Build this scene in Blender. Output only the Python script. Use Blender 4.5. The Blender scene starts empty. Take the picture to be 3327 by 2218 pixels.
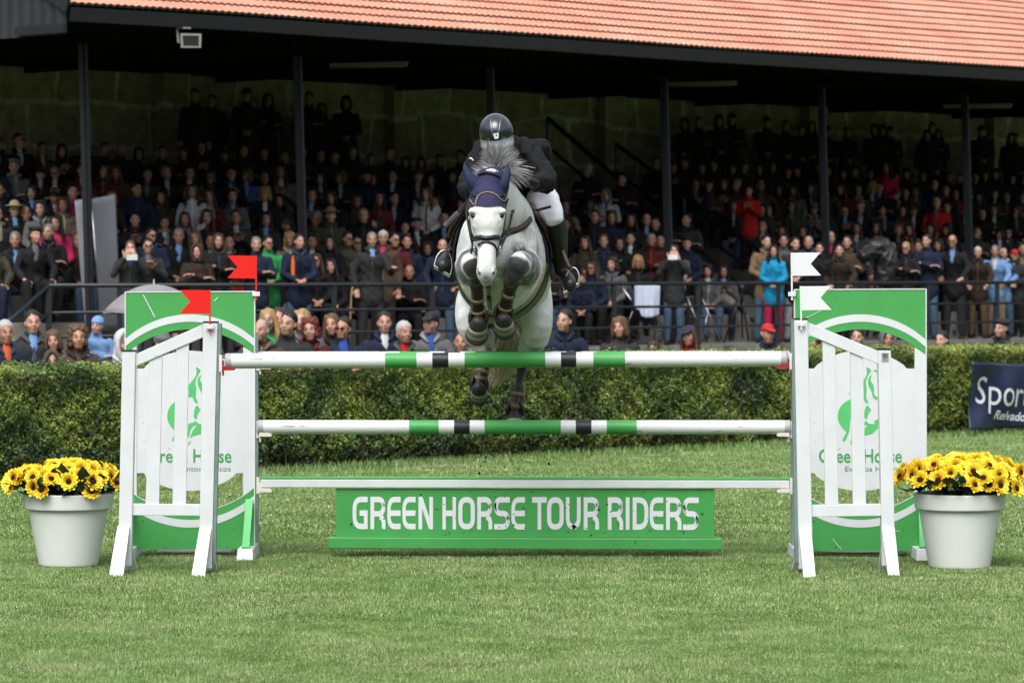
import bpy, math, random
import numpy as np
from mathutils import Vector, Matrix, noise
from mathutils.bvhtree import BVHTree
random.seed(7); rng = np.random.default_rng(7)
R = math.radians
scene = bpy.context.scene
col = scene.collection
# ------------------------------------------------------------------ camera
FPX = 11769.0; EYE = 1.88; PITCH = math.atan(225.0/FPX)
cd = bpy.data.cameras.new("camera"); cam = bpy.data.objects.new("camera", cd); col.objects.link(cam)
cam.location = (0, 0, EYE); cam.rotation_euler = (R(90)-PITCH, 0, 0)
cd.sensor_width = 36; cd.lens = FPX/3327*36; cd.clip_start = 0.5; cd.clip_end = 1500
cd.dof.use_dof = True; cd.dof.focus_distance = 22.3; cd.dof.aperture_fstop = 5.6
scene.camera = cam
# ------------------------------------------------------------------ sky, sun, exposure
world = bpy.data.worlds.new("World"); scene.world = world; world.use_nodes = True
SUN_EL, SUN_AZ = 58, 200        # sun behind and above the camera, veiled by cloud
wn = world.node_tree; wn.nodes.clear()
wo = wn.nodes.new('ShaderNodeOutputWorld'); bg = wn.nodes.new('ShaderNodeBackground')
sky = wn.nodes.new('ShaderNodeTexSky'); sky.sky_type = 'NISHITA'; sky.sun_disc = False
sky.sun_elevation = R(SUN_EL); sky.sun_rotation = R(SUN_AZ); sky.air_density = 1.0; sky.dust_density = 3.0
hs = wn.nodes.new('ShaderNodeHueSaturation'); hs.inputs['Saturation'].default_value = 0.30
tcw = wn.nodes.new('ShaderNodeTexCoord'); sxw = wn.nodes.new('ShaderNodeSeparateXYZ')
mrw = wn.nodes.new('ShaderNodeValToRGB')       # overcast: zenith much brighter than the horizon
for _k in (0.25, 0.5): mrw.color_ramp.elements.new(_k)
for _e, (_p, _c) in zip(mrw.color_ramp.elements, ((0.0, 0.10), (0.20, 0.20), (0.45, 1.0), (1.0, 1.3))): _e.position = _p; _e.color = (_c, _c, _c, 1)
mxw = wn.nodes.new('ShaderNodeMix'); mxw.data_type = 'RGBA'; mxw.blend_type = 'MULTIPLY'; mxw.inputs[0].default_value = 1.0
wn.links.new(sky.outputs[0], hs.inputs['Color']); wn.links.new(tcw.outputs['Generated'], sxw.inputs[0])
wn.links.new(sxw.outputs['Z'], mrw.inputs[0]); wn.links.new(hs.outputs[0], mxw.inputs[6]); wn.links.new(mrw.outputs[0], mxw.inputs[7])
wn.links.new(mxw.outputs[2], bg.inputs['Color']); bg.inputs['Strength'].default_value = 0.15
wn.links.new(bg.outputs[0], wo.inputs[0])
sl = bpy.data.lights.new("sun", 'SUN'); sun = bpy.data.objects.new("sun", sl); col.objects.link(sun)
sl.energy = 0.85; sl.angle = R(45); sl.color = (1.0, 0.965, 0.91)
_d = Vector((-math.sin(R(SUN_AZ))*math.cos(R(SUN_EL)), math.cos(R(SUN_AZ))*math.cos(R(SUN_EL)), math.sin(R(SUN_EL))))
_d = Vector((-0.18, -0.58, 0.79)).normalized()
sun.rotation_euler = _d.to_track_quat('Z', 'Y').to_euler()
sky.sun_rotation = math.atan2(_d.x, _d.y); sky.sun_elevation = math.asin(_d.z)
scene.view_settings.view_transform = 'Standard'; scene.view_settings.look = 'None'
scene.view_settings.exposure = 1.0; scene.view_settings.gamma = 1.0
scene.cycles.max_bounces = 5; scene.cycles.diffuse_bounces = 3; scene.cycles.glossy_bounces = 3; scene.cycles.transparent_max_bounces = 6

# ------------------------------------------------------------------ helpers
CF = Vector((0, math.cos(PITCH), -math.sin(PITCH))); CU = Vector((0, math.sin(PITCH), math.cos(PITCH)))
def ray(sx, sy):
    return (CF + Vector((1, 0, 0))*((sx-1663.5)/FPX) + CU*(-(sy-1109.0)/FPX))
def W(sx, sy, Y):
    "point of the place at depth Y seen at photo position sx, sy"
    d = ray(sx, sy); return Vector((0, 0, EYE)) + d*(Y/d.y)
PM = {}
def reg(o, M): PM[o.name] = M; return o
def tag(o, label=None, cat=None, group=None, kind=None):
    if label: o['label'] = label
    if cat: o['category'] = cat
    if group: o['group'] = group
    if kind: o['kind'] = kind
    return o
def empty(name, loc=(0, 0, 0), rz=0.0, label=None, cat=None, group=None):
    o = bpy.data.objects.new(name, None); col.objects.link(o)
    o.location = loc; o.rotation_euler = (0, 0, rz); o.empty_display_size = 0.2
    reg(o, Matrix.Translation(Vector(loc)) @ Matrix.Rotation(rz, 4, 'Z'))
    return tag(o, label, cat, group)
def link(name, me, parent=None):
    o = bpy.data.objects.new(name, me); col.objects.link(o)
    if parent is not None:
        o.parent = parent; PM[o.name] = PM.get(parent.name, Matrix())
    return o
def catmull(P, n):
    P = [np.array(p, float) for p in P]; out = []
    Q = [2*P[0]-P[1]] + P + [2*P[-1]-P[-2]]
    for i in range(len(P)-1):
        a, b, c, d = Q[i:i+4]
        for k in range(n):
            t = k/n
            out.append(0.5*((2*b)+(-a+c)*t+(2*a-5*b+4*c-d)*t*t+(-a+3*b-3*c+d)*t**3))
    out.append(P[-1]); return out
class B:
    def __init__(s): s.v = []; s.f = []; s.mi = []; s.m = 0
    def face(s, idx): s.f.append(tuple(idx)); s.mi.append(s.m)
    def add(s, V, F):
        b = len(s.v); s.v += [Vector(v) for v in V]
        for f in F: s.face([b+i for i in f])
    def hexa(s, T, Bt):
        "4 points, 4 points -> closed block"
        s.add(list(T)+list(Bt), [(0,1,2,3), (7,6,5,4), (0,4,5,1), (1,5,6,2), (2,6,7,3), (3,7,4,0)])
    def box(s, c, d, M=None):
        c = Vector(c); x, y, z = [k/2 for k in d]
        P = [Vector(p) for p in ((-x,-y,z),(x,-y,z),(x,y,z),(-x,y,z),(-x,-y,-z),(x,-y,-z),(x,y,-z),(-x,y,-z))]
        if M is not None: P = [M @ p for p in P]
        P = [c+p for p in P]; s.hexa(P[:4], P[4:])
    def beam(s, a, b, w, h, up=(0, 0, 1)):
        a, b = Vector(a), Vector(b); t = (b-a).normalized(); sd = t.cross(Vector(up))
        if sd.length < 1e-4: sd = Vector((1, 0, 0))
        sd.normalize(); u = sd.cross(t)
        q = [(-w/2, -h/2), (w/2, -h/2), (w/2, h/2), (-w/2, h/2)]
        s.hexa([a+sd*x+u*y for x, y in q], [b+sd*x+u*y for x, y in q])
    def slab(s, quad, Y, th):
        A = [W(x, y, Y) for x, y in quad]; s.hexa(A, [p+Vector((0, th, 0)) for p in A])
    def poly(s, pts, th):
        "pts: Vectors of a planar outline; th: thickness vector"
        n = len(pts); b = len(s.v); th = Vector(th)
        s.v += [Vector(p) for p in pts] + [Vector(p)+th for p in pts]
        s.face([b+i for i in range(n)]); s.face([b+n+i for i in reversed(range(n))])
        for i in range(n): j = (i+1) % n; s.face((b+i, b+n+i, b+n+j, b+j))
    def loft(s, pts, side=(1, 0, 0), n=16, sub=4, cap=True, pw=2.0):
        "pts: (x,y,z,a,b); a along side, b across; closed by rounded ends"
        P = catmull(pts, sub) if sub > 1 and len(pts) > 1 else [np.array(p, float) for p in pts]
        C = [Vector(p[:3]) for p in P]; rings = []
        side = Vector(side)
        for i, p in enumerate(P):
            t = (C[min(i+1, len(C)-1)]-C[max(i-1, 0)])
            t = t.normalized() if t.length > 1e-7 else Vector((0, 0, 1))
            sd = side - t*side.dot(t)
            if sd.length < 1e-3: sd = Vector((0, 0, 1)) - t*t.z
            sd.normalize(); o = t.cross(sd)
            rings.append((C[i], sd, o, t, max(p[3], 1e-4), max(p[4], 1e-4)))
        if cap:
            c, sd, o, t, a, b = rings[0]; m = min(a, b); pre = []
            for ph in (80, 55, 28): pre.append((c-t*m*math.sin(R(ph)), sd, o, t, a*math.cos(R(ph)), b*math.cos(R(ph))))
            c, sd, o, t, a, b = rings[-1]; m = min(a, b); post = []
            for ph in (28, 55, 80): post.append((c+t*m*math.sin(R(ph)), sd, o, t, a*math.cos(R(ph)), b*math.cos(R(ph))))
            rings = pre+rings+post
        b0 = len(s.v)
        for c, sd, o, t, a, b in rings:
            for k in range(n):
                w = 2*math.pi*k/n; cs, sn = math.cos(w), math.sin(w)
                if pw != 2.0: cs = math.copysign(abs(cs)**(2/pw), cs); sn = math.copysign(abs(sn)**(2/pw), sn)
                s.v.append(c+sd*(a*cs)+o*(b*sn))
        for i in range(len(rings)-1):
            for k in range(n):
                j = (k+1) % n; s.face((b0+i*n+k, b0+i*n+j, b0+(i+1)*n+j, b0+(i+1)*n+k))
        s.face([b0+k for k in reversed(range(n))]); s.face([b0+(len(rings)-1)*n+k for k in range(n)])
    def tube(s, pts, r, n=8, sub=1, r2=None, cap=False):
        m = len(pts); r2 = r if r2 is None else r2
        s.loft([(*p, r+(r2-r)*i/max(m-1, 1), r+(r2-r)*i/max(m-1, 1)) for i, p in enumerate(pts)], n=n, sub=sub, cap=cap, side=(0.31, 0.2, 0.93))
    def ell(s, c, r, M=None, n=14, m=9):
        b0 = len(s.v); c = Vector(c)
        for i in range(1, m):
            th = math.pi*i/m
            for k in range(n):
                w = 2*math.pi*k/n; p = Vector((r[0]*math.sin(th)*math.cos(w), r[1]*math.sin(th)*math.sin(w), r[2]*math.cos(th)))
                s.v.append(c+(M @ p if M is not None else p))
        t = Vector((0, 0, r[2])); t = M @ t if M is not None else t
        s.v.append(c+t); s.v.append(c-t); T = len(s.v)-2
        for i in range(m-2):
            for k in range(n):
                j = (k+1) % n; s.face((b0+i*n+k, b0+(i+1)*n+k, b0+(i+1)*n+j, b0+i*n+j))
        for k in range(n):
            j = (k+1) % n; s.face((T, b0+k, b0+j)); s.face((T+1, b0+(m-2)*n+j, b0+(m-2)*n+k))
    def mesh(s, name, mats, M=None, smooth=False):
        me = bpy.data.meshes.new(name)
        V = s.v if M is None else [M @ v for v in s.v]
        me.from_pydata([tuple(v) for v in V], [], s.f)
        for m in (mats if isinstance(mats, (list, tuple)) else [mats]): me.materials.append(m)
        me.polygons.foreach_set('material_index', s.mi)
        if smooth: me.polygons.foreach_set('use_smooth', [True]*len(me.polygons))
        me.update(); return me
    def build(s, name, mats, parent=None, smooth=False, bevel=0.0, label=None):
        M = PM[parent.name].inverted() if parent is not None and parent.name in PM else None
        o = link(name, s.mesh(name, mats, M, smooth), parent)
        if bevel:
            b = o.modifiers.new('bevel', 'BEVEL'); b.width = bevel; b.segments = 2; b.limit_method = 'ANGLE'; b.angle_limit = R(40)
        if label: o['label'] = label
        return o
def remesh(bb, name, mats, voxel, smooth=4, parent=None, local=False, fac=0.5):
    me = bb.mesh(name+'_src', mats); t = bpy.data.objects.new('tmp', me); col.objects.link(t)
    m = t.modifiers.new('r', 'REMESH'); m.mode = 'VOXEL'; m.voxel_size = voxel; m.use_smooth_shade = True
    if smooth:
        k = t.modifiers.new('s', 'SMOOTH'); k.iterations = smooth; k.factor = fac
    dg = bpy.context.evaluated_depsgraph_get(); dg.update()
    out = bpy.data.meshes.new_from_object(t.evaluated_get(dg)); out.name = name
    bpy.data.objects.remove(t); bpy.data.meshes.remove(me)
    if not out.materials: out.materials.append(mats if not isinstance(mats, (list, tuple)) else mats[0])
    out.polygons.foreach_set('use_smooth', [True]*len(out.polygons))
    if local: return out
    if parent is not None and parent.name in PM: out.transform(PM[parent.name].inverted())
    return link(name, out, parent)
def verts(me):
    a = np.empty(len(me.vertices)*3, np.float32); me.vertices.foreach_get('co', a); return a.reshape(-1, 3)
def setattr_col(me, name, rgb):
    at = me.attributes.new(name, 'FLOAT_COLOR', 'POINT'); a = np.ones((len(rgb), 4), np.float32); a[:, :rgb.shape[1]] = rgb
    at.data.foreach_set('color', a.ravel())
def bulk(name, V, F, mat, parent=None, rnd=None):
    "fast mesh of equal-sized faces: V (n,3), F (m,k)"
    me = bpy.data.meshes.new(name); n, k = F.shape
    me.vertices.add(len(V)); me.vertices.foreach_set('co', V.astype(np.float32).ravel())
    me.loops.add(n*k); me.loops.foreach_set('vertex_index', F.astype(np.int32).ravel())
    me.polygons.add(n); me.polygons.foreach_set('loop_start', np.arange(n, dtype=np.int32)*k)
    me.update(calc_edges=True)
    if rnd is not None:
        at = me.attributes.new('rnd', 'FLOAT', 'POINT'); at.data.foreach_set('value', rnd.astype(np.float32))
    me.materials.append(mat); return link(name, me, parent)

# ------------------------------------------------------------------ materials
def newmat(name):
    m = bpy.data.materials.new(name); m.use_nodes = True; nt = m.node_tree
    return m, nt, nt.nodes['Principled BSDF']
def N(nt, t, **kw):
    n = nt.nodes.new(t)
    for k, v in kw.items():
        if k.startswith('i_'): n.inputs[k[2:].replace('_', ' ')].default_value = v
        else: setattr(n, k, v)
    return n
def mixc(nt, fac, a, b, mode='MIX'):
    n = nt.nodes.new('ShaderNodeMix'); n.data_type = 'RGBA'; n.blend_type = mode
    for i, x in ((0, fac), (6, a), (7, b)):
        if hasattr(x, 'is_linked'): nt.links.new(x, n.inputs[i])
        else: n.inputs[i].default_value = x if i == 0 else ((*x, 1) if len(x) == 3 else x)
    return n.outputs[2]
def ramp(nt, src, stops):
    r = nt.nodes.new('ShaderNodeValToRGB'); nt.links.new(src, r.inputs[0]); e = r.color_ramp.elements
    while len(e) < len(stops): e.new(0.5)
    for el, (p, c) in zip(e, stops): el.position = p; el.color = (c, c, c, 1) if not hasattr(c, '__len__') else (*c, 1)
    return r.outputs[0]
def noi(nt, scale, detail=3, rough=0.55, vec=None, dist=0.0):
    n = N(nt, 'ShaderNodeTexNoise'); n.inputs['Scale'].default_value = scale; n.inputs['Detail'].default_value = detail
    n.inputs['Roughness'].default_value = rough; n.inputs['Distortion'].default_value = dist
    if vec is not None: nt.links.new(vec, n.inputs['Vector'])
    return n.outputs['Fac']
def objco(nt, scale=None):
    t = N(nt, 'ShaderNodeTexCoord').outputs['Object']
    if scale is None: return t
    m = N(nt, 'ShaderNodeMapping'); m.inputs['Scale'].default_value = scale; nt.links.new(t, m.inputs[0]); return m.outputs[0]
def bump(nt, p, h, strength=0.3, dist=0.01):
    b = N(nt, 'ShaderNodeBump'); b.inputs['Strength'].default_value = strength; b.inputs['Distance'].default_value = dist
    nt.links.new(h, b.inputs['Height']); nt.links.new(b.outputs[0], p.inputs['Normal'])
def mat(name, c, rough=0.5, var=0.12, sc=6.0, spec=0.4, metal=0.0, bmp=0.0, bsc=60.0, bd=0.004, spots=None, coat=0.0, objcol=False, stretch=None):
    m, nt, p = newmat(name)
    p.inputs['Roughness'].default_value = rough; p.inputs['Metallic'].default_value = metal
    p.inputs['Specular IOR Level'].default_value = spec; p.inputs['Coat Weight'].default_value = coat; p.inputs['Coat Roughness'].default_value = 0.15
    v = objco(nt, stretch)
    n = noi(nt, sc, 4, 0.6, v)
    f = ramp(nt, n, [(0.3, 1-var), (0.7, 1+var*0.4 if c[0] < .7 else 1.0)])
    base = (*c, 1)
    if objcol:
        oi = N(nt, 'ShaderNodeObjectInfo'); base = oi.outputs['Color']
    o = mixc(nt, 1.0, base, f, 'MULTIPLY')
    if spots:
        sscale, thr, scol = spots
        s = noi(nt, sscale, 2, 0.5, v); s = ramp(nt, s, [(thr, 0.0), (thr+0.03, 1.0)]); o = mixc(nt, s, o, scol)
    nt.links.new(o, p.inputs['Base Color'])
    if bmp: bump(nt, p, noi(nt, bsc, 3, 0.6, v), bmp, bd)
    return m
MT = {}
MT['white'] = mat('white_paint', (0.64, 0.67, 0.69), 0.42, 0.08, 5, spots=(38, 0.735, (0.40, 0.38, 0.33)), bmp=0.08)
MT['white2'] = mat('white_pole_paint', (0.68, 0.70, 0.71), 0.38, 0.09, 3, spots=(34, 0.665, (0.36, 0.35, 0.27)), stretch=(0.18, 1, 1), bmp=0.05)
MT['green'] = mat('green_paint', (0.060, 0.33, 0.080), 0.45, 0.10, 4, spots=(34, 0.715, (0.06, 0.07, 0.03)), bmp=0.05)
MT['green2'] = mat('pale_green_paint', (0.10, 0.50, 0.16), 0.45, 0.12, 6)
MT['blackp'] = mat('black_band_paint', (0.016, 0.018, 0.024), 0.45, 0.3, 20)
MT['grey'] = mat('grey_end_cap', (0.36, 0.36, 0.37), 0.5, 0.12, 12)
MT['steel'] = mat('galvanised_track', (0.21, 0.29, 0.28), 0.45, 0.2, 12, metal=0.3)
MT['red'] = mat('red_plastic', (0.72, 0.012, 0.008), 0.4, 0.08, 8)
MT['redcup'] = mat('dark_red_cup', (0.36, 0.014, 0.014), 0.4, 0.1, 8)
MT['flagw'] = mat('white_plastic', (0.70, 0.72, 0.75), 0.35, 0.03, 8)
MT['cream'] = mat('cream_plastic', (0.68, 0.67, 0.60), 0.4, 0.06, 8)
MT['pot'] = mat('planter_plastic', (0.72, 0.75, 0.73), 0.42, 0.05, 6, spots=(26, 0.77, (0.35, 0.36, 0.36)))
MT['column'] = mat('dark_steel_paint', (0.016, 0.019, 0.024), 0.4, 0.2, 6)
MT['fascia'] = mat('dark_fascia_paint', (0.006, 0.0075, 0.009), 0.6, 0.25, 3)
MT['ceil'] = mat('black_ceiling_boards', (0.006, 0.006, 0.006), 0.95, 0.2, 3, spec=0.05)
MT['rail'] = mat('railing_paint', (0.013, 0.017, 0.021), 0.38, 0.2, 10)
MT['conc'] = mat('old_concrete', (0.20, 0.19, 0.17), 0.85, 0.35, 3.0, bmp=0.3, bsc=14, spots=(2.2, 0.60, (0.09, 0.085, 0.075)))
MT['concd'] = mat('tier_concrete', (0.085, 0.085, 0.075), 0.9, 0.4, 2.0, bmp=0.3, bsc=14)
MT['lead'] = mat('dark_leather', (0.012, 0.011, 0.012), 0.38, 0.2, 30, bmp=0.15, bsc=90)
MT['brownl'] = mat('brown_leather', (0.045, 0.020, 0.014), 0.36, 0.25, 25, bmp=0.15, bsc=90)
MT['navycloth'] = mat('navy_cloth', (0.008, 0.012, 0.032), 0.85, 0.25, 40, bmp=0.3, bsc=120)
MT['fleece'] = mat('cream_fleece', (0.42, 0.38, 0.22), 0.95, 0.3, 60, bmp=0.8, bsc=90, bd=0.02)
MT['chrome'] = mat('stirrup_steel', (0.36, 0.37, 0.38), 0.28, 0.1, 10, metal=1.0)
MT['gold'] = mat('gold_trim', (0.42, 0.30, 0.14), 0.5, 0.2, 60)
MT['tan'] = mat('tan_strap', (0.20, 0.15, 0.08), 0.55, 0.4, 50)
MT['bootl'] = mat('riding_boot_leather', (0.015, 0.016, 0.016), 0.42, 0.3, 12, bmp=0.1, bsc=40)
MT['jacket'] = mat('black_riding_jacket', (0.0050, 0.0052, 0.0065), 0.78, 0.25, 12, spec=0.22, bmp=0.25, bsc=22, bd=0.01)
MT['breech'] = mat('white_breeches', (0.74, 0.74, 0.80), 0.75, 0.08, 14, spots=(9, 0.66, (0.48, 0.38, 0.32)), bmp=0.2, bsc=26, bd=0.006)
MT['skinr'] = mat('tanned_skin', (0.42, 0.22, 0.15), 0.5, 0.12, 18)
MT['dirt'] = mat('dark_soil', (0.035, 0.024, 0.016), 0.95, 0.3, 20)
MT['cloth'] = mat('garment_cloth', (1, 1, 1), 0.82, 0.35, 9, spec=0.25, objcol=True, bmp=0.5, bsc=16, bd=0.02)
MT['hair'] = mat('human_hair', (1, 1, 1), 0.55, 0.35, 40, spec=0.35, objcol=True, bmp=0.6, bsc=60, bd=0.01, stretch=(1, 1, 0.3))
MT['hat'] = mat('hat_fabric', (1, 1, 1), 0.75, 0.2, 30, objcol=True, bmp=0.3, bsc=80)
MT['greycloth'] = mat('grey_vinyl', (0.27, 0.28, 0.31), 0.5, 0.12, 2)
# ================================================================== SETTING
def pn(x, y, s, seed=0.0):
    "cheap smooth 2-D noise, roughly -1..1"
    x = x*s+seed*1.7; y = y*s-seed*2.3
    return (np.sin(x*1.0+1.3*np.sin(y*0.7+seed))+np.sin(y*1.27+1.7*np.sin(x*0.61+2.1))+np.sin((x+y)*0.83+seed)*0.8+np.sin((x-1.6*y)*1.9+0.5)*0.5)/3.0
# ---- ground
m, nt, p = newmat('lawn_soil_and_thatch'); MT['ground'] = m
g = N(nt, 'ShaderNodeTexCoord').outputs['Object']
c1 = ramp(nt, noi(nt, 1.1, 5, 0.6, g), [(0.32, (0.085, 0.135, 0.032)), (0.55, (0.12, 0.17, 0.048)), (0.75, (0.120, 0.150, 0.060))])
c2 = ramp(nt, noi(nt, 60, 3, 0.7, g), [(0.3, 0.6), (0.7, 1.15)])
nt.links.new(mixc(nt, 1.0, c1, c2, 'MULTIPLY'), p.inputs['Base Color']); p.inputs['Roughness'].default_value = 0.95; p.inputs['Specular IOR Level'].default_value = 0.1
bump(nt, p, noi(nt, 130, 3, 0.7, g), 0.8, 0.03)
gb = B(); gb.add([(-300, -60, 0), (300, -60, 0), (300, 600, 0), (-300, 600, 0)], [(0, 1, 2, 3)])
tag(gb.build('ground', MT['ground']), 'wide flat green lawn of the show jumping arena', 'ground', kind='structure')
# ---- grass blades
m, nt, p = newmat('grass_blades'); MT['grass'] = m
at = N(nt, 'ShaderNodeAttribute'); at.attribute_name = 'rnd'
g = N(nt, 'ShaderNodeTexCoord').outputs['Object']
big = ramp(nt, noi(nt, 0.9, 4, 0.6, g), [(0.28, (0.172, 0.280, 0.078)), (0.50, (0.240, 0.345, 0.126)), (0.68, (0.290, 0.352, 0.165))])
ind = ramp(nt, at.outputs['Fac'], [(0.0, (0.42, 0.50, 0.34)), (0.38, (0.82, 0.92, 0.74)), (0.62, (1.05, 1.06, 1.02)), (0.84, (1.45, 1.38, 1.60)), (1.0, (2.1, 1.8, 2.1))])
bare = ramp(nt, noi(nt, 5.5, 3, 0.55, g), [(0.685, 0.0), (0.72, 0.8)])
big = mixc(nt, 1.0, big, ramp(nt, noi(nt, 3.6, 4, 0.65, g), [(0.34, (0.70, 0.76, 0.66)), (0.52, (1.0, 1.0, 1.0)), (0.70, (1.16, 1.10, 1.15))]), 'MULTIPLY')
nt.links.new(mixc(nt, bare, mixc(nt, 1.0, big, ind, 'MULTIPLY'), (0.13, 0.10, 0.055)), p.inputs['Base Color'])
p.inputs['Roughness'].default_value = 0.50; p.inputs['Specular IOR Level'].default_value = 0.45
def blades(y0, y1, dens, h0, h1, wd, xs=1.09, add=1.7):
    A = 0; n = int(dens*(y1-y0)*((y0+y1)*0.1413*xs+2*add))
    y = np.sqrt(rng.random(n)*(y1**2-y0**2)+y0**2); x = (rng.random(n)*2-1)*(y*0.1413*xs+add)
    # hedge line cuts the far lawn
    keep = ((-0.717)*(x+2.35)+0.697*(y-34.0)) < 0.15
    dn = pn(x, y, 5.0, 3.0); keep &= rng.random(n) < np.clip(0.80+0.45*dn, 0.25, 1)
    x = x[keep]; y = y[keep]; n = len(x)
    hh = (h0+(h1-h0)*rng.random(n)**1.6)*(1+0.45*pn(x, y, 3.1, 1.0)+0.35*np.clip(pn(x, y, 11.0, 7.0)-.35, 0, 1)*3); a = rng.random(n)*2*np.pi; le = np.abs(rng.normal(0.0, 0.75, n)); la = rng.random(n)*2*np.pi
    w = wd*(0.6+0.8*rng.random(n))
    V = np.zeros((n, 3, 3)); V[:, 0, 0] = x-np.cos(a)*w/2; V[:, 0, 1] = y-np.sin(a)*w/2; V[:, 1, 0] = x+np.cos(a)*w/2; V[:, 1, 1] = y+np.sin(a)*w/2
    V[:, 2, 0] = x+np.cos(la)*np.sin(np.minimum(le, 1.25))*hh; V[:, 2, 1] = y+np.sin(la)*np.sin(np.minimum(le, 1.25))*hh; V[:, 2, 2] = hh*np.cos(np.minimum(le, 1.25))
    V[:, :2, 2] = -0.002
    r = np.clip(rng.normal(0.45, 0.29, n)+0.12*pn(x, y, 9, 5), 0, 1)
    return V.reshape(-1, 3), np.repeat(r, 3)
parts = [blades(15.2, 19.5, 23000, 0.008, 0.024, 0.0034), blades(19.5, 25.5, 13500, 0.009, 0.025, 0.0047), blades(25.5, 44, 3200, 0.012, 0.026, 0.0090)]
# taller unmown fringe under the hedge
n = 15000; u = rng.random(n)*26-7; off = -rng.random(n)**1.7*0.42+0.06
x = -2.35+0.697*u-0.717*off; y = 34+0.717*u+0.697*off; hh = 0.03+0.06*rng.random(n); a = rng.random(n)*6.28; la = rng.random(n)*6.28
V = np.zeros((n, 3, 3)); w = 0.012
V[:, 0, 0] = x-np.cos(a)*w/2; V[:, 0, 1] = y-np.sin(a)*w/2; V[:, 1, 0] = x+np.cos(a)*w/2; V[:, 1, 1] = y+np.sin(a)*w/2
V[:, 2, 0] = x+np.cos(la)*hh*0.5; V[:, 2, 1] = y+np.sin(la)*hh*0.5; V[:, 2, 2] = hh
parts.append((V.reshape(-1, 3), np.repeat(np.clip(rng.normal(0.25, 0.15, n), 0, 1), 3)))
V = np.concatenate([q[0] for q in parts]); rn = np.concatenate([q[1] for q in parts])
tag(bulk('grass', V, np.arange(len(V)).reshape(-1, 3), MT['grass'], None, rn), 'short mown grass blades covering the arena lawn', 'grass', kind='stuff')

# ---- hedge
m, nt, p = newmat('hedge_leaves'); MT['leaf'] = m
at = N(nt, 'ShaderNodeAttribute'); at.attribute_name = 'rnd'
g = N(nt, 'ShaderNodeTexCoord').outputs['Object']
hz = N(nt, 'ShaderNodeSeparateXYZ'); nt.links.new(g, hz.inputs[0])
age = N(nt, 'ShaderNodeMath'); age.operation = 'ADD'; nt.links.new(at.outputs['Fac'], age.inputs[0])
nn = noi(nt, 1.7, 4, 0.6, g); mr = N(nt, 'ShaderNodeMapRange'); nt.links.new(nn, mr.inputs[0]); mr.inputs[1].default_value = 0.3; mr.inputs[2].default_value = 0.7; mr.inputs[3].default_value = -0.35; mr.inputs[4].default_value = 0.35
nt.links.new(mr.outputs[0], age.inputs[1])
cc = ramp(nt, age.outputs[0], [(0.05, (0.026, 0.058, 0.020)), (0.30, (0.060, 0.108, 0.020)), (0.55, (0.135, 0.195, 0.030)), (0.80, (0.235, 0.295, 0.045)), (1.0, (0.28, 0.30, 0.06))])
nt.links.new(cc, p.inputs['Base Color']); p.inputs['Roughness'].default_value = 0.42; p.inputs['Specular IOR Level'].default_value = 0.4
MT['twig'] = mat('hedge_twigs', (0.055, 0.042, 0.028), 0.9, 0.4, 8)
hedge = empty('hedge', (-2.35, 34, 0), math.atan2(0.717, 0.697), 'long clipped box hedge with yellow green new growth behind the fence', 'hedge')
L0, L1, HT, TH = -7.5, 17.0, 1.02, 1.0
def top(u): return HT+0.018*pn(u, u*0.0, 2.3, 4)+0.014*pn(u, u*0+3, 9, 2)-0.0018*u
def leaves(n, side):
    u = L0+(L1-L0)*rng.random(n)
    if side == 'f':
        z = rng.random(n)**0.93*top(u); lump = 0.045*pn(u, z, 4.2, 1)+0.045*pn(u, z, 13, 6)+0.035*pn(u, z, 37, 2)
        w = lump+0.04-rng.random(n)**2*(-0.16)+0.05; w += np.where(z < 0.22, 0.10*(0.22-z)/0.22, 0)
        nx = rng.normal(0, 0.55, n); ny = -np.abs(rng.normal(0.8, 0.4, n)); nz = rng.normal(0.35, 0.5, n)
    else:
        w = rng.random(n)*TH; z = top(u)+0.035*pn(u, w, 7, 3)+0.02*pn(u, w, 23, 1)-rng.random(n)**2*0.06
        ov = rng.random(n) < 0.04; z = z+ov*rng.random(n)*0.05
        nx = rng.normal(0, 0.5, n); ny = rng.normal(-0.2, 0.5, n); nz = np.abs(rng.normal(0.8, 0.4, n))
    C = np.stack([u, w, z], 1); Nn = np.stack([nx, ny, nz], 1); Nn /= np.linalg.norm(Nn, axis=1)[:, None]
    t = rng.normal(size=(n, 3)); t -= Nn*(t*Nn).sum(1)[:, None]; t /= np.linalg.norm(t, axis=1)[:, None]; b = np.cross(Nn, t)
    s = (0.009+0.012*rng.random(n))[:, None]
    Q = np.stack([C-t*s, C+b*s*0.55, C+t*s, C-b*s*0.55], 1)
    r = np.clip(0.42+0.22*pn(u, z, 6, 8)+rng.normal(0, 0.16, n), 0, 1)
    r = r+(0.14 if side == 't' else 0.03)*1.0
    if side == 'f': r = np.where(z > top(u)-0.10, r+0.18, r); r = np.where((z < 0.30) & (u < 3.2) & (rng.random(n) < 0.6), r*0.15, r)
    return Q.reshape(-1, 3), np.repeat(np.clip(r, 0, 1), 4)
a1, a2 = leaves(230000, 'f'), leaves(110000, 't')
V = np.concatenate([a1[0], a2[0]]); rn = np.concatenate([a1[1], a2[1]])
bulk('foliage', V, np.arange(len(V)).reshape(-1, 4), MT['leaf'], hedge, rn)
tb = B()
core = []
for i in range(50):
    uu = L0+(L1-L0)*i/49; core.append(uu)
tb.box(((L0+L1)/2, 0.62, 0.45), (L1-L0, 0.72, 0.86))
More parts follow.
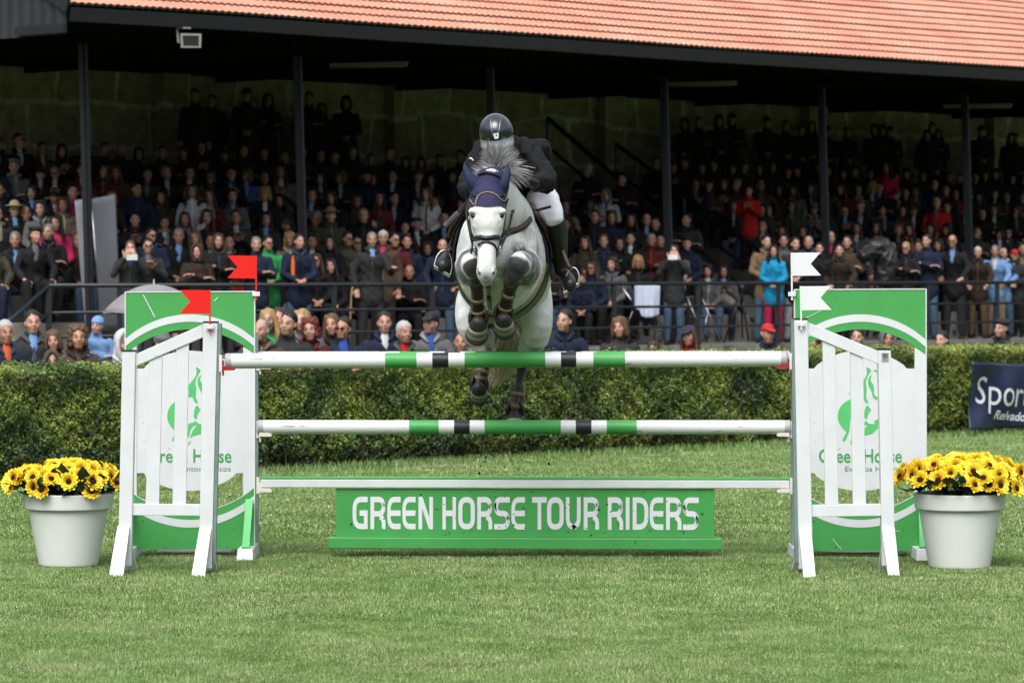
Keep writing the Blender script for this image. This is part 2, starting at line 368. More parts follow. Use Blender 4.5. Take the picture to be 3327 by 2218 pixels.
for i in range(420):
    uu = random.uniform(L0, L1); w0 = random.uniform(0.12, 0.24); h = random.uniform(0.5, 0.93)
    tb.tube([(uu, w0, 0.0), (uu+random.uniform(-.06, .06), w0-random.uniform(0, .06), h*0.5), (uu+random.uniform(-.12, .12), w0-random.uniform(0, .12), h)], 0.009, n=5, r2=0.003)
o = link('branches', tb.mesh('branches', MT['twig']), hedge)

# ---- grandstand
P0 = Vector((-5.925, 50, 0)); AZ = math.atan2(0.717, 0.697)
stand = empty('grandstand', P0, AZ, 'long dark covered grandstand with tiled roof and stone back wall', 'grandstand')
SM = PM[stand.name]
def sp(u, w, z): return SM @ Vector((u, w, z))
def s_u(sx, w):
    k = (sx-1663.5)/FPX; return (k*(50+0.697*w)+5.925+0.717*w)/(0.697-0.717*k)
def part(bb, name, m, parent=stand, smooth=False, bevel=0.0): 
    o = link(name, bb.mesh(name, m, None, smooth), parent)
    return o
U0, U1 = -1.03, 36.0; EZ = 5.43; SL = math.tan(R(25))
m, nt, p = newmat('terracotta_roof_tiles'); MT['tile'] = m
g = objco(nt)
c = ramp(nt, noi(nt, 0.8, 4, 0.65, g), [(0.3, (0.54, 0.20, 0.13)), (0.55, (0.60, 0.26, 0.175)), (0.8, (0.67, 0.35, 0.25))])
c2 = ramp(nt, noi(nt, 14, 3, 0.6, g), [(0.3, 0.82), (0.7, 1.08)])
nt.links.new(mixc(nt, 1.0, c, c2, 'MULTIPLY'), p.inputs['Base Color']); p.inputs['Roughness'].default_value = 0.75
MT['tiled'] = mat('mossy_shaded_tile_edge', (0.05, 0.05, 0.028), 0.95, 0.5, 9)  # greenish moss, darkened to paint in the shadow gap under each tile lip
step = 0.02; us = np.arange(U0, U1, step); prof = 0.022*np.abs(np.sin(us*np.pi/0.125))
sagz = 0.010*np.sin(us*0.33+0.4)+0.006*np.sin(us*0.9)+0.01
Vs = []; Fs = []; Vd = []; Fd = []; nU = len(us)
for j in range(17):
    s0 = j*0.33; s1 = s0+0.36; jit = 0.006*math.sin(j*2.1)
    rows = []
    for s, lift in ((s0, 0.046), (s1, 0.012)):
        w = -1.0+s*math.cos(R(25)); z = EZ+s*math.sin(R(25))+lift
        rows.append(np.stack([us, np.full(nU, w)+jit, z+prof+sagz], 1))
    b = sum(len(q) for q in Vs); Vs += rows; i = np.arange(nU-1)
    Fs.append(np.stack([b+i, b+i+1, b+nU+i+1, b+nU+i], 1))
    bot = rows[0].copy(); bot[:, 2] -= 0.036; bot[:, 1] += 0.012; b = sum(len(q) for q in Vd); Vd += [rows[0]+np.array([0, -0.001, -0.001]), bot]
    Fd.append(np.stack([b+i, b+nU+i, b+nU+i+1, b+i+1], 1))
roof = bulk('roof', np.concatenate(Vs), np.concatenate(Fs), MT['tile'], stand)
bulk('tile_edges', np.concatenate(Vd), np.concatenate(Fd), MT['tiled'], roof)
bb = B(); bb.hexa([(U0, -.92, EZ-.075), (U1, -.92, EZ-.075), (U1, 4.6, EZ-.075+5.6*SL), (U0, 4.6, EZ-.075+5.6*SL)], [(U0, -.9, EZ-.1), (U1, -.9, EZ-.1), (U1, 4.6, EZ-.12+5.6*SL), (U0, 4.6, EZ-.12+5.6*SL)])
bb.hexa([(U0, 4.6, EZ+5.6*SL), (U1, 4.6, EZ+5.6*SL), (U1, 8.0, EZ+2), (U0, 8.0, EZ+2)], [(U0, 4.6, EZ-.12+5.6*SL), (U1, 4.6, EZ-.12+5.6*SL), (U1, 8., EZ+1.8), (U0, 8, EZ+1.8)])
part(bb, 'roof_deck', MT['ceil'])
bb = B(); seg = 12
for i in range(seg):
    a, b_ = U0+(U1-U0)*i/seg, U0+(U1-U0)*(i+1)/seg
    za, zb = [0.010*math.sin(q*0.33+0.4)+0.006*math.sin(q*0.9) for q in (a, b_)]
    bb.hexa([(a, -1.03, 5.43+za), (b_-.004, -1.03, 5.43+zb), (b_-.004, -.93, 5.43+zb), (a, -.93, 5.43+za)], [(a, -1.03, 5.24+za), (b_-.004, -1.03, 5.24+zb), (b_-.004, -.93, 5.24+zb), (a, -.93, 5.24+za)])
part(bb, 'fascia', MT['fascia'])
bb = B(); bb.hexa([(U0+.05, -.92, 5.34), (U1, -.92, 5.34), (U1, 6.5, 5.30), (U0+.05, 6.5, 5.30)], [(U0+.05, -.92, 5.30), (U1, -.92, 5.30), (U1, 6.5, 5.12), (U0+.05, 6.5, 5.12)])
for i in range(9):
    bb.box((4*i, 2.9, 5.10), (0.14, 6.8, 0.16))
part(bb, 'ceiling', MT['ceil'])
# gable sheeting
MT['sheet'] = mat('dark_ribbed_sheet', (0.022, 0.026, 0.030), 0.5, 0.2, 2)
bb = B(); ww = np.arange(-1.0, 8.0, 0.03)
for i in range(len(ww)-1):
    def gp(w): 
        k = (w % 0.24)/0.24; d = 0.0 if k < 0.35 else (0.03 if 0.5 < k < 0.85 else 0.015)
        zt = EZ-.02+(w+1)*SL if w < 4.6 else EZ-.02+5.6*SL-(w-4.6)*SL
        return (U0-.02-d, w, 5.06), (U0-.02-d, w, zt)
    a, b_ = gp(ww[i]), gp(ww[i+1]); bb.add([a[0], b_[0], b_[1], a[1]], [(0, 1, 2, 3)])
part(bb, 'gable_sheeting', MT['sheet'])
bb = B(); bb.beam((U0-.07, -1.06, EZ+.01), (U0-.07, 4.6, EZ+.01+5.66*SL), 0.04, 0.20)
bb.beam((U0-.07, -1.0, 5.14), (U0-.07, 0.05, 5.14), 0.06, 0.12)
part(bb, 'barge_board', MT['column'])
bb = B(); bb.beam((U0-.05, -1.06, EZ+.13), (U0-.05, 4.6, EZ+.13+5.66*SL), 0.10, 0.02); part(bb, 'edge_flashing', MT['flagw'])
for i in range(9):
    bb = B(); a = Vector((4*i, -0.18, 0.72)); b_ = Vector((4*i, 0.0, 5.24)); t = b_-a
    bb.hexa([b_+Vector(q) for q in ((-.045, -.045, 0), (.045, -.045, 0), (.045, .045, 0), (-.045, .045, 0))], [a+Vector(q) for q in ((-.045, -.045, 0), (.045, -.045, 0), (.045, .045, 0), (-.045, .045, 0))])
    bb.hexa([b_+Vector(q) for q in ((-.02, -.08, 0), (.02, -.08, 0), (.02, -.047, 0), (-.02, -.047, 0))], [a+Vector(q) for q in ((-.02, -.08, 0), (.02, -.08, 0), (.02, -.047, 0), (-.02, -.047, 0))])
    o = part(bb, 'column', MT['column'])
# back wall
m, nt, p = newmat('granite_block_wall'); MT['wall'] = m
g = objco(nt); mp = N(nt, 'ShaderNodeMapping'); mp.inputs['Rotation'].default_value = (R(90), 0, 0); nt.links.new(g, mp.inputs[0])
ds = N(nt, 'ShaderNodeTexNoise'); ds.inputs['Scale'].default_value = 0.8; nt.links.new(mp.outputs[0], ds.inputs['Vector'])
va = N(nt, 'ShaderNodeVectorMath'); va.operation = 'SCALE'; va.inputs['Scale'].default_value = 0.55; nt.links.new(ds.outputs['Color'], va.inputs[0])
vb = N(nt, 'ShaderNodeVectorMath'); vb.operation = 'ADD'; nt.links.new(mp.outputs[0], vb.inputs[0]); nt.links.new(va.outputs[0], vb.inputs[1])
bt = N(nt, 'ShaderNodeTexBrick'); nt.links.new(vb.outputs[0], bt.inputs['Vector'])
for k, v in (('Scale', 1.0), ('Mortar Size', 0.055), ('Mortar Smooth', 0.6), ('Brick Width', 1.25), ('Row Height', 0.72), ('Bias', -0.2)): bt.inputs[k].default_value = v
bt.inputs['Color1'].default_value = (0.30, 0.26, 0.21, 1); bt.inputs['Color2'].default_value = (0.42, 0.38, 0.32, 1); bt.inputs['Mortar'].default_value = (0.56, 0.53, 0.47, 1)
nt.links.new(mixc(nt, 1.0, bt.outputs[0], ramp(nt, noi(nt, 4, 5, 0.7, g), [(0.3, 0.45), (0.7, 1.2)]), 'MULTIPLY'), p.inputs['Base Color']); p.inputs['Roughness'].default_value = 0.9
bump(nt, p, noi(nt, 9, 4, 0.7, g), 0.7, 0.05)
bb = B(); bb.box(((U0+U1)/2+.1, 6.65, 2.6), (U1-U0-.3, 0.45, 5.2)); part(bb, 'back_wall', MT['wall'])
for uu in (7.0, 12.2, 17.6, 23.5, 29.5):
    bb = B(); bb.box((uu, 6.30, 2.6), (0.55, 0.24, 5.19)); part(bb, 'wall_pier', MT['wall'])
# tiers, aisle, platform
TW = [0.6+0.75*i for i in range(7)]; TZ = [1.17+0.38*i for i in range(6)]
AI0, AI1 = 14.9, 16.7
for (a, b_) in ((U0+.3, AI0), (AI1, U1-.5)):
    for i in range(6):
        bb = B(); w1 = TW[i+1] if i < 5 else 6.40
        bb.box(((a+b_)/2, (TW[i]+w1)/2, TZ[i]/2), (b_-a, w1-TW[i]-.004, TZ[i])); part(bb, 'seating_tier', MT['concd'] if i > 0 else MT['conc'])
bb = B()
for i in range(12):
    z = 0.72+0.19*(i+1); w0 = 0.9+0.375*i; bb.box(((AI0+AI1)/2, (w0+6.3)/2, z-.095), (AI1-AI0-.02, 6.3-w0, .19))
part(bb, 'aisle_steps', MT['conc'])
bb = B(); bb.box(((U1-1.55)/2, -.38, 0.65), (U1+1.55, 1.94, 0.14)); part(bb, 'platform', MT['conc'])
bb = B(); bb.box(((U1-1.55)/2, -.35, 0.285), (U1+1.35, 1.74, 0.57)); part(bb, 'platform_wall', MT['wall'])
bb = B()
for i in range(4): bb.box((-1.72-.30*i-.14, -.4, (0.57-.145*i)/2), (0.296, 1.7, 0.57-.145*i))
part(bb, 'entrance_steps', MT['conc'])

# railing along the platform
rail = empty('metal_railing', sp(0, -1.2, 0.72), AZ, 'dark metal railing with three bars along the front of the platform', 'railing')
def rl(u, w, z): return sp(u, w, z)
for z, r in ((1.70, 0.030), (1.34, 0.021), (1.02, 0.021)):
    bb = B(); bb.tube([rl(-1.55, -1.2, z), rl(10, -1.2, z), rl(U1-1, -1.2, z)], r, n=10); bb.build('top_rail' if z > 1.6 else 'mid_rail', MT['rail'], rail, True)
for z, r in ((1.70, 0.030), (1.34, 0.021)):
    bb = B(); bb.tube([rl(-1.55, -1.2, z), rl(-2.9, -1.2, z-.95)], r, n=10); bb.build('stair_rail', MT['rail'], rail, True)
k = -1.55
for uu in [-1.55, -.33]+[1.65+1.97*i for i in range(17)]:
    bb = B(); bb.beam(rl(uu, -1.2, 0.72), rl(uu, -1.2, 1.685), 0.075, 0.05); bb.build('post', MT['rail'], rail)
# aisle handrails
for (uu, z1, z0, lb) in ((AI0, 4.62, 1.42, 'black stair handrail climbing the left side of the aisle'), (AI1, 4.20, 1.42, 'black stair handrail climbing the right side of the aisle')):
    h = empty('stair_handrail', sp(uu, 0.6, 0.72), AZ, lb, 'handrail', 'handrails of the grandstand aisle')
    bb = B(); bb.beam(sp(uu, 5.35, z1), sp(uu, .45, z0), .05, .07); bb.build('top_rail', MT['rail'], h)
    bb = B(); bb.beam(sp(uu, 5.35, z1-.5), sp(uu, .45, z0-.42), .035, .05); bb.build('lower_rail', MT['rail'], h)
    for q in (0.0, .33, .66, 1.0):
        w = .45+4.9*q; zt = z0+(z1-z0)*q; zb = 0.72+max(0, (w-.6))*.507 if q > 0 else .72
        bb = B(); bb.beam(sp(uu, w, zb), sp(uu, w, zt-.03), .045, .045); bb.build('post', MT['rail'], h)

# lamps under the roof
MT['tube'] = mat('unlit_lamp_housing', (0.24, 0.23, 0.20), 0.5, 0.1, 5)
def lampat(x0, y0, x1, y1, w, lb):
    u0 = s_u(x0, w); a = sp(u0, w, 0); Za = W(x0, y0, a.y).z
    w2 = w-1.25; u1 = s_u(x1, w2); b = sp(u1, w2, 0); Zb = W(x1, y1, b.y).z; zz = (Za+Zb)/2
    h = empty('strip_light', sp(u0, w, zz), AZ, lb, 'lamp', 'strip lights under the grandstand roof')
    bb = B(); bb.beam(sp(u0, w, zz), sp(u1, w2, zz), .10, .05); bb.build('lamp_housing', MT['tube'], h)
    bb = B(); bb.tube([sp(u0, w, zz-.04), sp(u1, w2, zz-.04)], .018); bb.build('lamp_tube', MT['tube'], h, True)
    for t in (.2, .8):
        bb = B(); q = sp(u0+(u1-u0)*t, w+(w2-w)*t, zz+.02); bb.beam(q, q+Vector((0, 0, 5.15-q.z)), .015, .015); bb.build('hanger', MT['column'], h)
lampat(1077, 216, 1323, 202, 2.6, 'strip light under the roof between the second and third columns, leftmost lamp')
lampat(2163, 274, 2391, 267, 2.6, 'strip light under the roof right of the fourth column, middle lamp')
lampat(3065, 351, 3285, 334, 2.6, 'strip light crossing behind the sixth column, rightmost lamp')
# floodlight
fl = empty('floodlight', W(617, 132, 49.9), AZ, 'small pale square floodlight on a bracket under the left eave', 'floodlight')
bb = B(); bb.slab([(588, 113), (652, 113), (649, 153), (592, 152)], 49.9, 0.14); bb.build('lamp_body', MT['tube'], fl, bevel=.01)
bb = B()
for q in ([(586, 109), (655, 111), (654, 117), (586, 116)], [(588, 150), (653, 152), (653, 156), (588, 155)], [(586, 116.5), (593, 116.5), (595, 149.5), (588, 149.5)], [(647, 117.5), (654, 117.5), (653, 151.5), (646, 151.5)]): bb.slab(q, 49.88, .02)
bb.build('lamp_frame', MT['tube'], fl)
bb = B(); bb.slab([(594, 117.5), (646.5, 118.2), (645.5, 151), (595.5, 149)], 49.895, .004); bb.build('lamp_glass', MT['lead'], fl)
bb = B(); bb.slab([(572, 90), (577, 90), (584, 140), (576, 140)], 49.95, .06); bb.slab([(572, 88), (620, 90), (620, 94), (572, 93)], 49.96, .05); bb.build('bracket', MT['tube'], fl)
# ================================================================== PEOPLE
def skinmat():
    m, nt, p = newmat('human_skin'); oi = N(nt, 'ShaderNodeObjectInfo'); a = N(nt, 'ShaderNodeAttribute'); a.attribute_name = 'mk'
    s = N(nt, 'ShaderNodeSeparateXYZ'); nt.links.new(a.outputs['Vector'], s.inputs[0])
    c = mixc(nt, s.outputs[1], oi.outputs['Color'], (0.30, 0.075, 0.06)); c = mixc(nt, s.outputs[2], c, (0.035, 0.022, 0.016)); c = mixc(nt, s.outputs[0], c, (0.012, 0.009, 0.008))
    c = mixc(nt, 1.0, c, ramp(nt, noi(nt, 22, 3), [(0.3, 0.85), (0.7, 1.08)]), 'MULTIPLY')
    nt.links.new(c, p.inputs['Base Color']); p.inputs['Roughness'].default_value = 0.5
    return m
MT['skin'] = skinmat()
def V3(*a): return Vector(a)
def headparts(b, C, M=Matrix.Identity(3), k=1.0):
    def e(c, r): b.ell(C+M @ (Vector(c)*k), [q*k for q in r], M, n=16, m=11)
    e((0, .015, .035), (.075, .095, .086)); e((0, -.02, -.02), (.064, .078, .095)); e((0, -.048, -.088), (.040, .042, .032))
    e((0, -.102, -.024), (.013, .017, .016)); e((0, -.094, .002), (.009, .012, .028)); e((0, -.078, .026), (.046, .018, .009))
    e((0, -.088, -.060), (.026, .014, .012)); e((.036, -.064, -.032), (.024, .024, .026)); e((-.036, -.064, -.032), (.024, .024, .026)); e((0, -.060, -.070), (.036, .034, .030))
    for s in (-1, 1): e((s*.076, .012, -.010), (.010, .020, .031))
def hand(b, wr, d, up, s=1.0, curl=0.5):
    d = Vector(d).normalized(); up = Vector(up); sd = d.cross(up).normalized(); up = sd.cross(d).normalized()
    b.loft([(*(wr-d*.03), .026*s, .018*s), (*(wr+d*.03), .036*s, .017*s), (*(wr+d*.082*s), .041*s, .015*s)], side=sd, n=12, sub=2)
    for i, (o, l) in enumerate(((-.030, .068), (-.010, .080), (.010, .076), (.029, .060))):
        p0 = wr+d*.082*s+sd*o*s; p1 = p0+(d*math.cos(curl*.6)-up*math.sin(curl*.6))*l*.5*s; p2 = p1+(d*math.cos(curl*1.7)-up*math.sin(curl*1.7))*l*.5*s
        b.loft([(*p0, .0105*s, .0105*s), (*p1, .0098*s, .0098*s), (*p2, .0085*s, .0085*s)], side=sd, n=8, sub=1)
    p0 = wr+d*.030*s-sd*.032*s; p1 = p0+(d*.6-sd*.75).normalized()*.042*s; p2 = p1+(d*.95-up*.3).normalized()*.034*s
    b.loft([(*p0, .014*s, .014*s), (*p1, .0118*s, .0118*s), (*p2, .0098*s, .0098*s)], side=up, n=8, sub=1)
POSE = {}; HS = .90
def pose(name, sit, lean=0.0, hands='lap', legs=0.0, female=False, turn=0.0, tilt=0.0):
    P = {'turn': turn, 'tilt': tilt}; z0 = .47 if sit else .92; f = 0.92 if female else 1.0
    ln = lambda h: -math.sin(lean)*h
    P['pel'] = V3(0, .02, z0); P['wst'] = V3(0, .02+ln(.18), z0+.20); P['chs'] = V3(0, .0+ln(.38), z0+.40); P['nk'] = V3(0, .01+ln(.55), z0+.555); P['C'] = V3(0, -.035+ln(.68), z0+.70)
    zs = z0+.49
    for s, k in ((-1, 'L'), (1, 'R')):
        P['sh'+k] = V3(s*.178*f, .01+ln(.5), zs-.018)
        if sit: P['hip'+k] = V3(s*.09, -.02, .48); P['kn'+k] = V3(s*(.11+legs), -.46, .50); P['an'+k] = V3(s*(.10+legs*.5), -.44, .10)
        else: P['hip'+k] = V3(s*.085, .02, .88); P['kn'+k] = V3(s*(.095+legs*.6), -.01-.05*legs*s, .50); P['an'+k] = V3(s*(.10+legs), .03, .09)
        if hands == 'lap': P['el'+k] = V3(s*.235*f, -.05+ln(.3), zs-.27); P['ha'+k] = V3(s*.06, -.28 if sit else -.20, zs-.36 if sit else zs-.34); P['hd'+k] = V3(-s*.7, -.6, -.25)
        elif hands == 'side': P['el'+k] = V3(s*.235*f, .03+ln(.25), zs-.28); P['ha'+k] = V3(s*.225, -.06, zs-.52); P['hd'+k] = V3(0, -.2, -1)
        elif hands == 'cross': P['el'+k] = V3(s*.235*f, -.07+ln(.3), zs-.26); P['ha'+k] = V3(-s*.09, -.20-.03*(s > 0), zs-.20+.05*(s > 0)); P['hd'+k] = V3(-s, -.1, .15)
        elif hands == 'rail': P['el'+k] = V3(s*.27, -.10+ln(.3), zs-.24); P['ha'+k] = V3(s*.19, -.40, zs-.40); P['hd'+k] = V3(-s*.35, -.8, -.3)
        elif hands == 'phone': P['el'+k] = V3(s*.25, -.17, zs-.17); P['ha'+k] = V3(s*.085, -.26, zs+.07); P['hd'+k] = V3(-s*.45, -.15, .85)
        elif hands == 'clap': P['el'+k] = V3(s*.235, -.08, zs-.26); P['ha'+k] = V3(s*.04, -.30, zs-.10); P['hd'+k] = V3(-s*.15, -.6, .7)
        elif hands == 'stick': P['el'+k] = V3(s*.27, -.04 if s < 0 else -.14, zs-.26); P['ha'+k] = V3(s*.22, -.12, zs-.50) if s < 0 else V3(.24, -.40, zs-.20); P['hd'+k] = V3(0, -.4, -.9) if s < 0 else V3(.2, -.9, .3)
    P['sit'] = sit; P['f'] = f; POSE[name] = P
pose('sit_m', True, .10, 'lap', .04); pose('sit_f', True, .06, 'lap', 0, True); pose('sit_cross', True, .04, 'cross', .03); pose('sit_clap', True, .12, 'clap', .02); pose('sit_lean', True, .38, 'rail', .05)
pose('st_m', False, .02, 'side', .02); pose('st_f', False, .02, 'lap', 0, True); pose('st_cross', False, .0, 'cross', .03); pose('st_rail', False, .22, 'rail', .03); pose('st_phone', False, .03, 'phone', .02); pose('st_stick', False, .12, 'stick', .04); pose('st_clap', False, .04, 'clap', .02)
pose('sit_m2', True, .16, 'rail', .06, turn=.45, tilt=.06); pose('sit_f2', True, .05, 'lap', .02, True, turn=-.40, tilt=-.10); pose('sit_c2', True, .12, 'cross', .04, turn=-.5, tilt=.08); pose('sit_p', True, .10, 'stick', .03, turn=.25); pose('st_m2', False, .05, 'lap', .03, turn=.4, tilt=.05); pose('st_c2', False, .10, 'cross', .02, turn=-.35, tilt=-.06)
LIB = {}
def limbs(b, P, r, legs=True, arms=True):
    for k in 'LR':
        if arms:
            m = (P['sh'+k]+P['el'+k])/2; b.loft([(*P['sh'+k], r[0], r[0]), (*m, r[0]*.92, r[0]*.92), (*P['el'+k], r[1], r[1])], n=12, sub=2)
            m = P['el'+k].lerp(P['ha'+k], .4); b.loft([(*P['el'+k], r[1], r[1]), (*m, r[1]*1.02, r[1]*.98), (*P['ha'+k].lerp(P['el'+k], r[6]), r[2], r[2]*.9)], n=12, sub=2)
        if legs:
            m = P['hip'+k].lerp(P['kn'+k], .5); b.loft([(*P['hip'+k], r[3], r[3]), (*m, r[3]*.88, r[3]*.88), (*P['kn'+k], r[4], r[4])], n=12, sub=2)
            m = P['kn'+k].lerp(P['an'+k], .35); b.loft([(*P['kn'+k], r[4], r[4]), (*m, r[4]*.98, r[4]*1.04), (*P['an'+k], r[5], r[5])], n=12, sub=2)
def torso(b, P, g, low=0.0):
    f = P['f']; s = V3(1, 0, 0)
    pts = [(*(P['pel']+V3(0, 0, -.06-low)), .155+g, .115+g), (*P['pel'], .160+g, .12+g), (*P['wst'], (.145+g)*f, .105+g), (*P['chs'], (.165+g)*f, .118+g), (*(P['chs'].lerp(P['nk'], .55)), (.150+g)*f, .098+g), (*(P['nk']+V3(0, .005, -.02)), .070+g*.7, .062+g*.7)]
    b.loft(pts, side=s, n=20, sub=3)
def make_lib(name):
    P = POSE[name]; b = B(); torso(b, P, -.006); limbs(b, P, (.047, .038, .027, .078, .053, .038, 0.0))
    C = P['C']; b.loft([(*(P['nk']+V3(0, .01, -.05)), .06, .06), (*(P['nk']+V3(0, .005, .02)), .052, .055), (*(C+V3(0, .015, -.05)), .050, .056)], n=14, sub=2)
    HM_ = Matrix.Rotation(P['turn'], 3, 'Z') @ Matrix.Rotation(P['tilt'], 3, 'Y'); headparts(b, C, HM_, HS)
    for k in 'LR': 
        hand(b, P['ha'+k], P['hd'+k], V3(0, 0, 1) if abs(P['hd'+k].z) < .8 else V3(0, 1, 0) if P['hd'+k].z < 0 else V3(0, -1, 0), 1.05, .55)
        a = P['an'+k]; b.loft([(*(a+V3(0, .03, -.055)), .034, .03), (*(a+V3(0, -.08, -.060)), .040, .026), (*(a+V3(0, -.16, -.066)), .034, .018)], side=V3(1, 0, 0), n=12, sub=2)
    body = remesh(b, 'body_'+name, MT['skin'], 0.0085, 5, local=True)
    v = (verts(body)-np.array(C)) @ np.array(HM_)/HS; mk = np.zeros((len(v), 3)); fr = v[:, 1] < -.045
    for s in (-1, 1):
        mk[:, 0] = np.maximum(mk[:, 0], fr*np.clip(1.5-1.2*(((v[:, 0]-s*.030)/.016)**2+((v[:, 2]-.006)/.0085)**2), 0, .92))
        mk[:, 2] = np.maximum(mk[:, 2], fr*np.clip(1.6-1.2*(((v[:, 0]-s*.031)/.023)**2+((v[:, 2]-.030)/.007)**2), 0, .8))
    mk[:, 1] = fr*np.clip(1.5-1.2*((v[:, 0]/.026)**2+((v[:, 2]+.060)/.009)**2), 0, .85)
    setattr_col(body, 'mk', mk)
    d = {'body': body, 'P': P}
    b = B(); torso(b, P, .022, .03 if not P['sit'] else .02); limbs(b, P, (.062, .054, .044, .1, .08, .05, .10), legs=False)
    q = P['nk']; b.loft([(*(q+V3(0, .012, -.035)), .088, .078), (*(q+V3(0, .004, .03)), .074, .070)], n=16, sub=2)
    if not P['sit']: b.loft([(*(P['pel']+V3(0, 0, -.17)), .196, .150), (*(P['pel']+V3(0, 0, -.10)), .194, .148), (*P['pel'], .182, .142)], side=V3(1, 0, 0), n=20, sub=2)
    d['jacket'] = remesh(b, 'jacket_'+name, MT['cloth'], 0.013, 3, local=True)
    v = verts(d['jacket']); 
    w = np.array([noise.noise(Vector(p)*9.0)*.5+noise.noise(Vector((p[0]*7, p[1]*7, p[2]*11+p[0]*9)))*.7 for p in v]); n_ = np.empty(len(v)*3, np.float32); d['jacket'].vertices.foreach_get('normal', n_)
    v = v+n_.reshape(-1, 3)*(w*.017)[:, None]; d['jacket'].vertices.foreach_set('co', v.astype(np.float32).ravel()); d['jacket'].update()
    b = B(); r = (.1, .1, .1, .098, .071, .056, 0); limbs(b, P, r, arms=False); b.loft([(*(P['pel']+V3(0, 0, -.05)), .17, .13), (*(P['pel']+V3(0, 0, .1)), .165, .125)], side=V3(1, 0, 0), n=18, sub=2)
    d['trousers'] = remesh(b, 'trousers_'+name, MT['cloth'], 0.014, 3, local=True)
    d['shoes'] = []
    for k in 'LR':
        b = B(); a = P['an'+k]; b.loft([(*(a+V3(0, .045, -.058)), .040, .034), (*(a+V3(0, -.07, -.060)), .046, .030), (*(a+V3(0, -.17, -.066)), .040, .022)], side=V3(1, 0, 0), n=12, sub=2); d['shoes'].append(b.mesh('shoe_'+name, MT['cloth'], smooth=True))
    
    jb = BVHTree.FromPolygons([v_.co.copy() for v_ in d['jacket'].vertices], [tuple(q_.vertices) for q_ in d['jacket'].polygons])
    zp = []
    for k_ in range(9):
        z_ = P['pel'].z-.02+(P['nk'].z-.015-P['pel'].z+.02)*k_/8; r_ = jb.ray_cast(Vector((.004*math.sin(k_), -1.0, z_)), Vector((0, 1, 0)), 2)
        if r_[0] is not None: zp.append((r_[0], r_[1]))
    b = B()
    if len(zp) > 2:
        pts_ = [p_ for p_, _ in zp]; V_ = []
        for p_ in pts_: V_ += [p_+Vector((-.013, -.001, 0)), p_+Vector((-.009, -.009, 0)), p_+Vector((.009, -.009, 0)), p_+Vector((.013, -.001, 0))]
        b.add(V_, [(4*i_+c_, 4*i_+c_+1, 4*i_+c_+5, 4*i_+c_+4) for i_ in range(len(pts_)-1) for c_ in range(3)])
    d['zip'] = b.mesh('zip_'+name, MT['cloth'], smooth=True)
    b = B(); q = P['nk']
    for s_ in (-1, 1): b.loft([(*(q+V3(s_*.070, .045, .035)), .020, .026), (*(q+V3(s_*.082, -.02, .022)), .018, .030), (*(q+V3(s_*.060, -.085, -.004)), .014, .030), (*(q+V3(s_*.030, -.112, -.045)), .010, .026)], side=V3(0, 0, 1), n=10, sub=3)
    b.loft([(*(q+V3(-.07, .045, .038)), .026, .02), (*(q+V3(0, .088, .042)), .028, .018), (*(q+V3(.07, .045, .038)), .026, .02)], side=V3(0, 0, 1), n=10, sub=3)
    d['collar'] = remesh(b, 'collar_'+name, MT['cloth'], .009, 1, local=True)
    b = B(); n6 = 14
    for i_ in range(n6): 
        a_ = 6.283*i_/n6; b.ell(q+V3(.078*math.cos(a_), -.012+.082*math.sin(a_), .020+.012*math.sin(3*a_)), (.034, .034, .030+.006*math.cos(5*a_)))
    b.loft([(*(q+V3(.03, -.098, .0)), .030, .02), (*(q+V3(.035, -.128, -.10)), .034, .018), (*(q+V3(.03, -.135, -.22)), .030, .014)], n=12, sub=3)
    d['scarf'] = remesh(b, 'scarf_'+name, MT['cloth'], .010, 2, local=True)
    # shirt front seen in an open collar
    b = B(); q = P['nk'].lerp(P['chs'], .5); b.ell(q+V3(0, -.088, .0), (.050, .046, .15), Matrix.Rotation(-.20, 3, 'X')); b.loft([(*(P['nk']+V3(0, .004, .0)), .068, .064), (*(P['nk']+V3(0, 0, .045)), .060, .060)], n=14, sub=1)
    d['shirt'] = b.mesh('shirt_'+name, MT['cloth'], smooth=True)
    LIB[name] = d
HAIR = {}
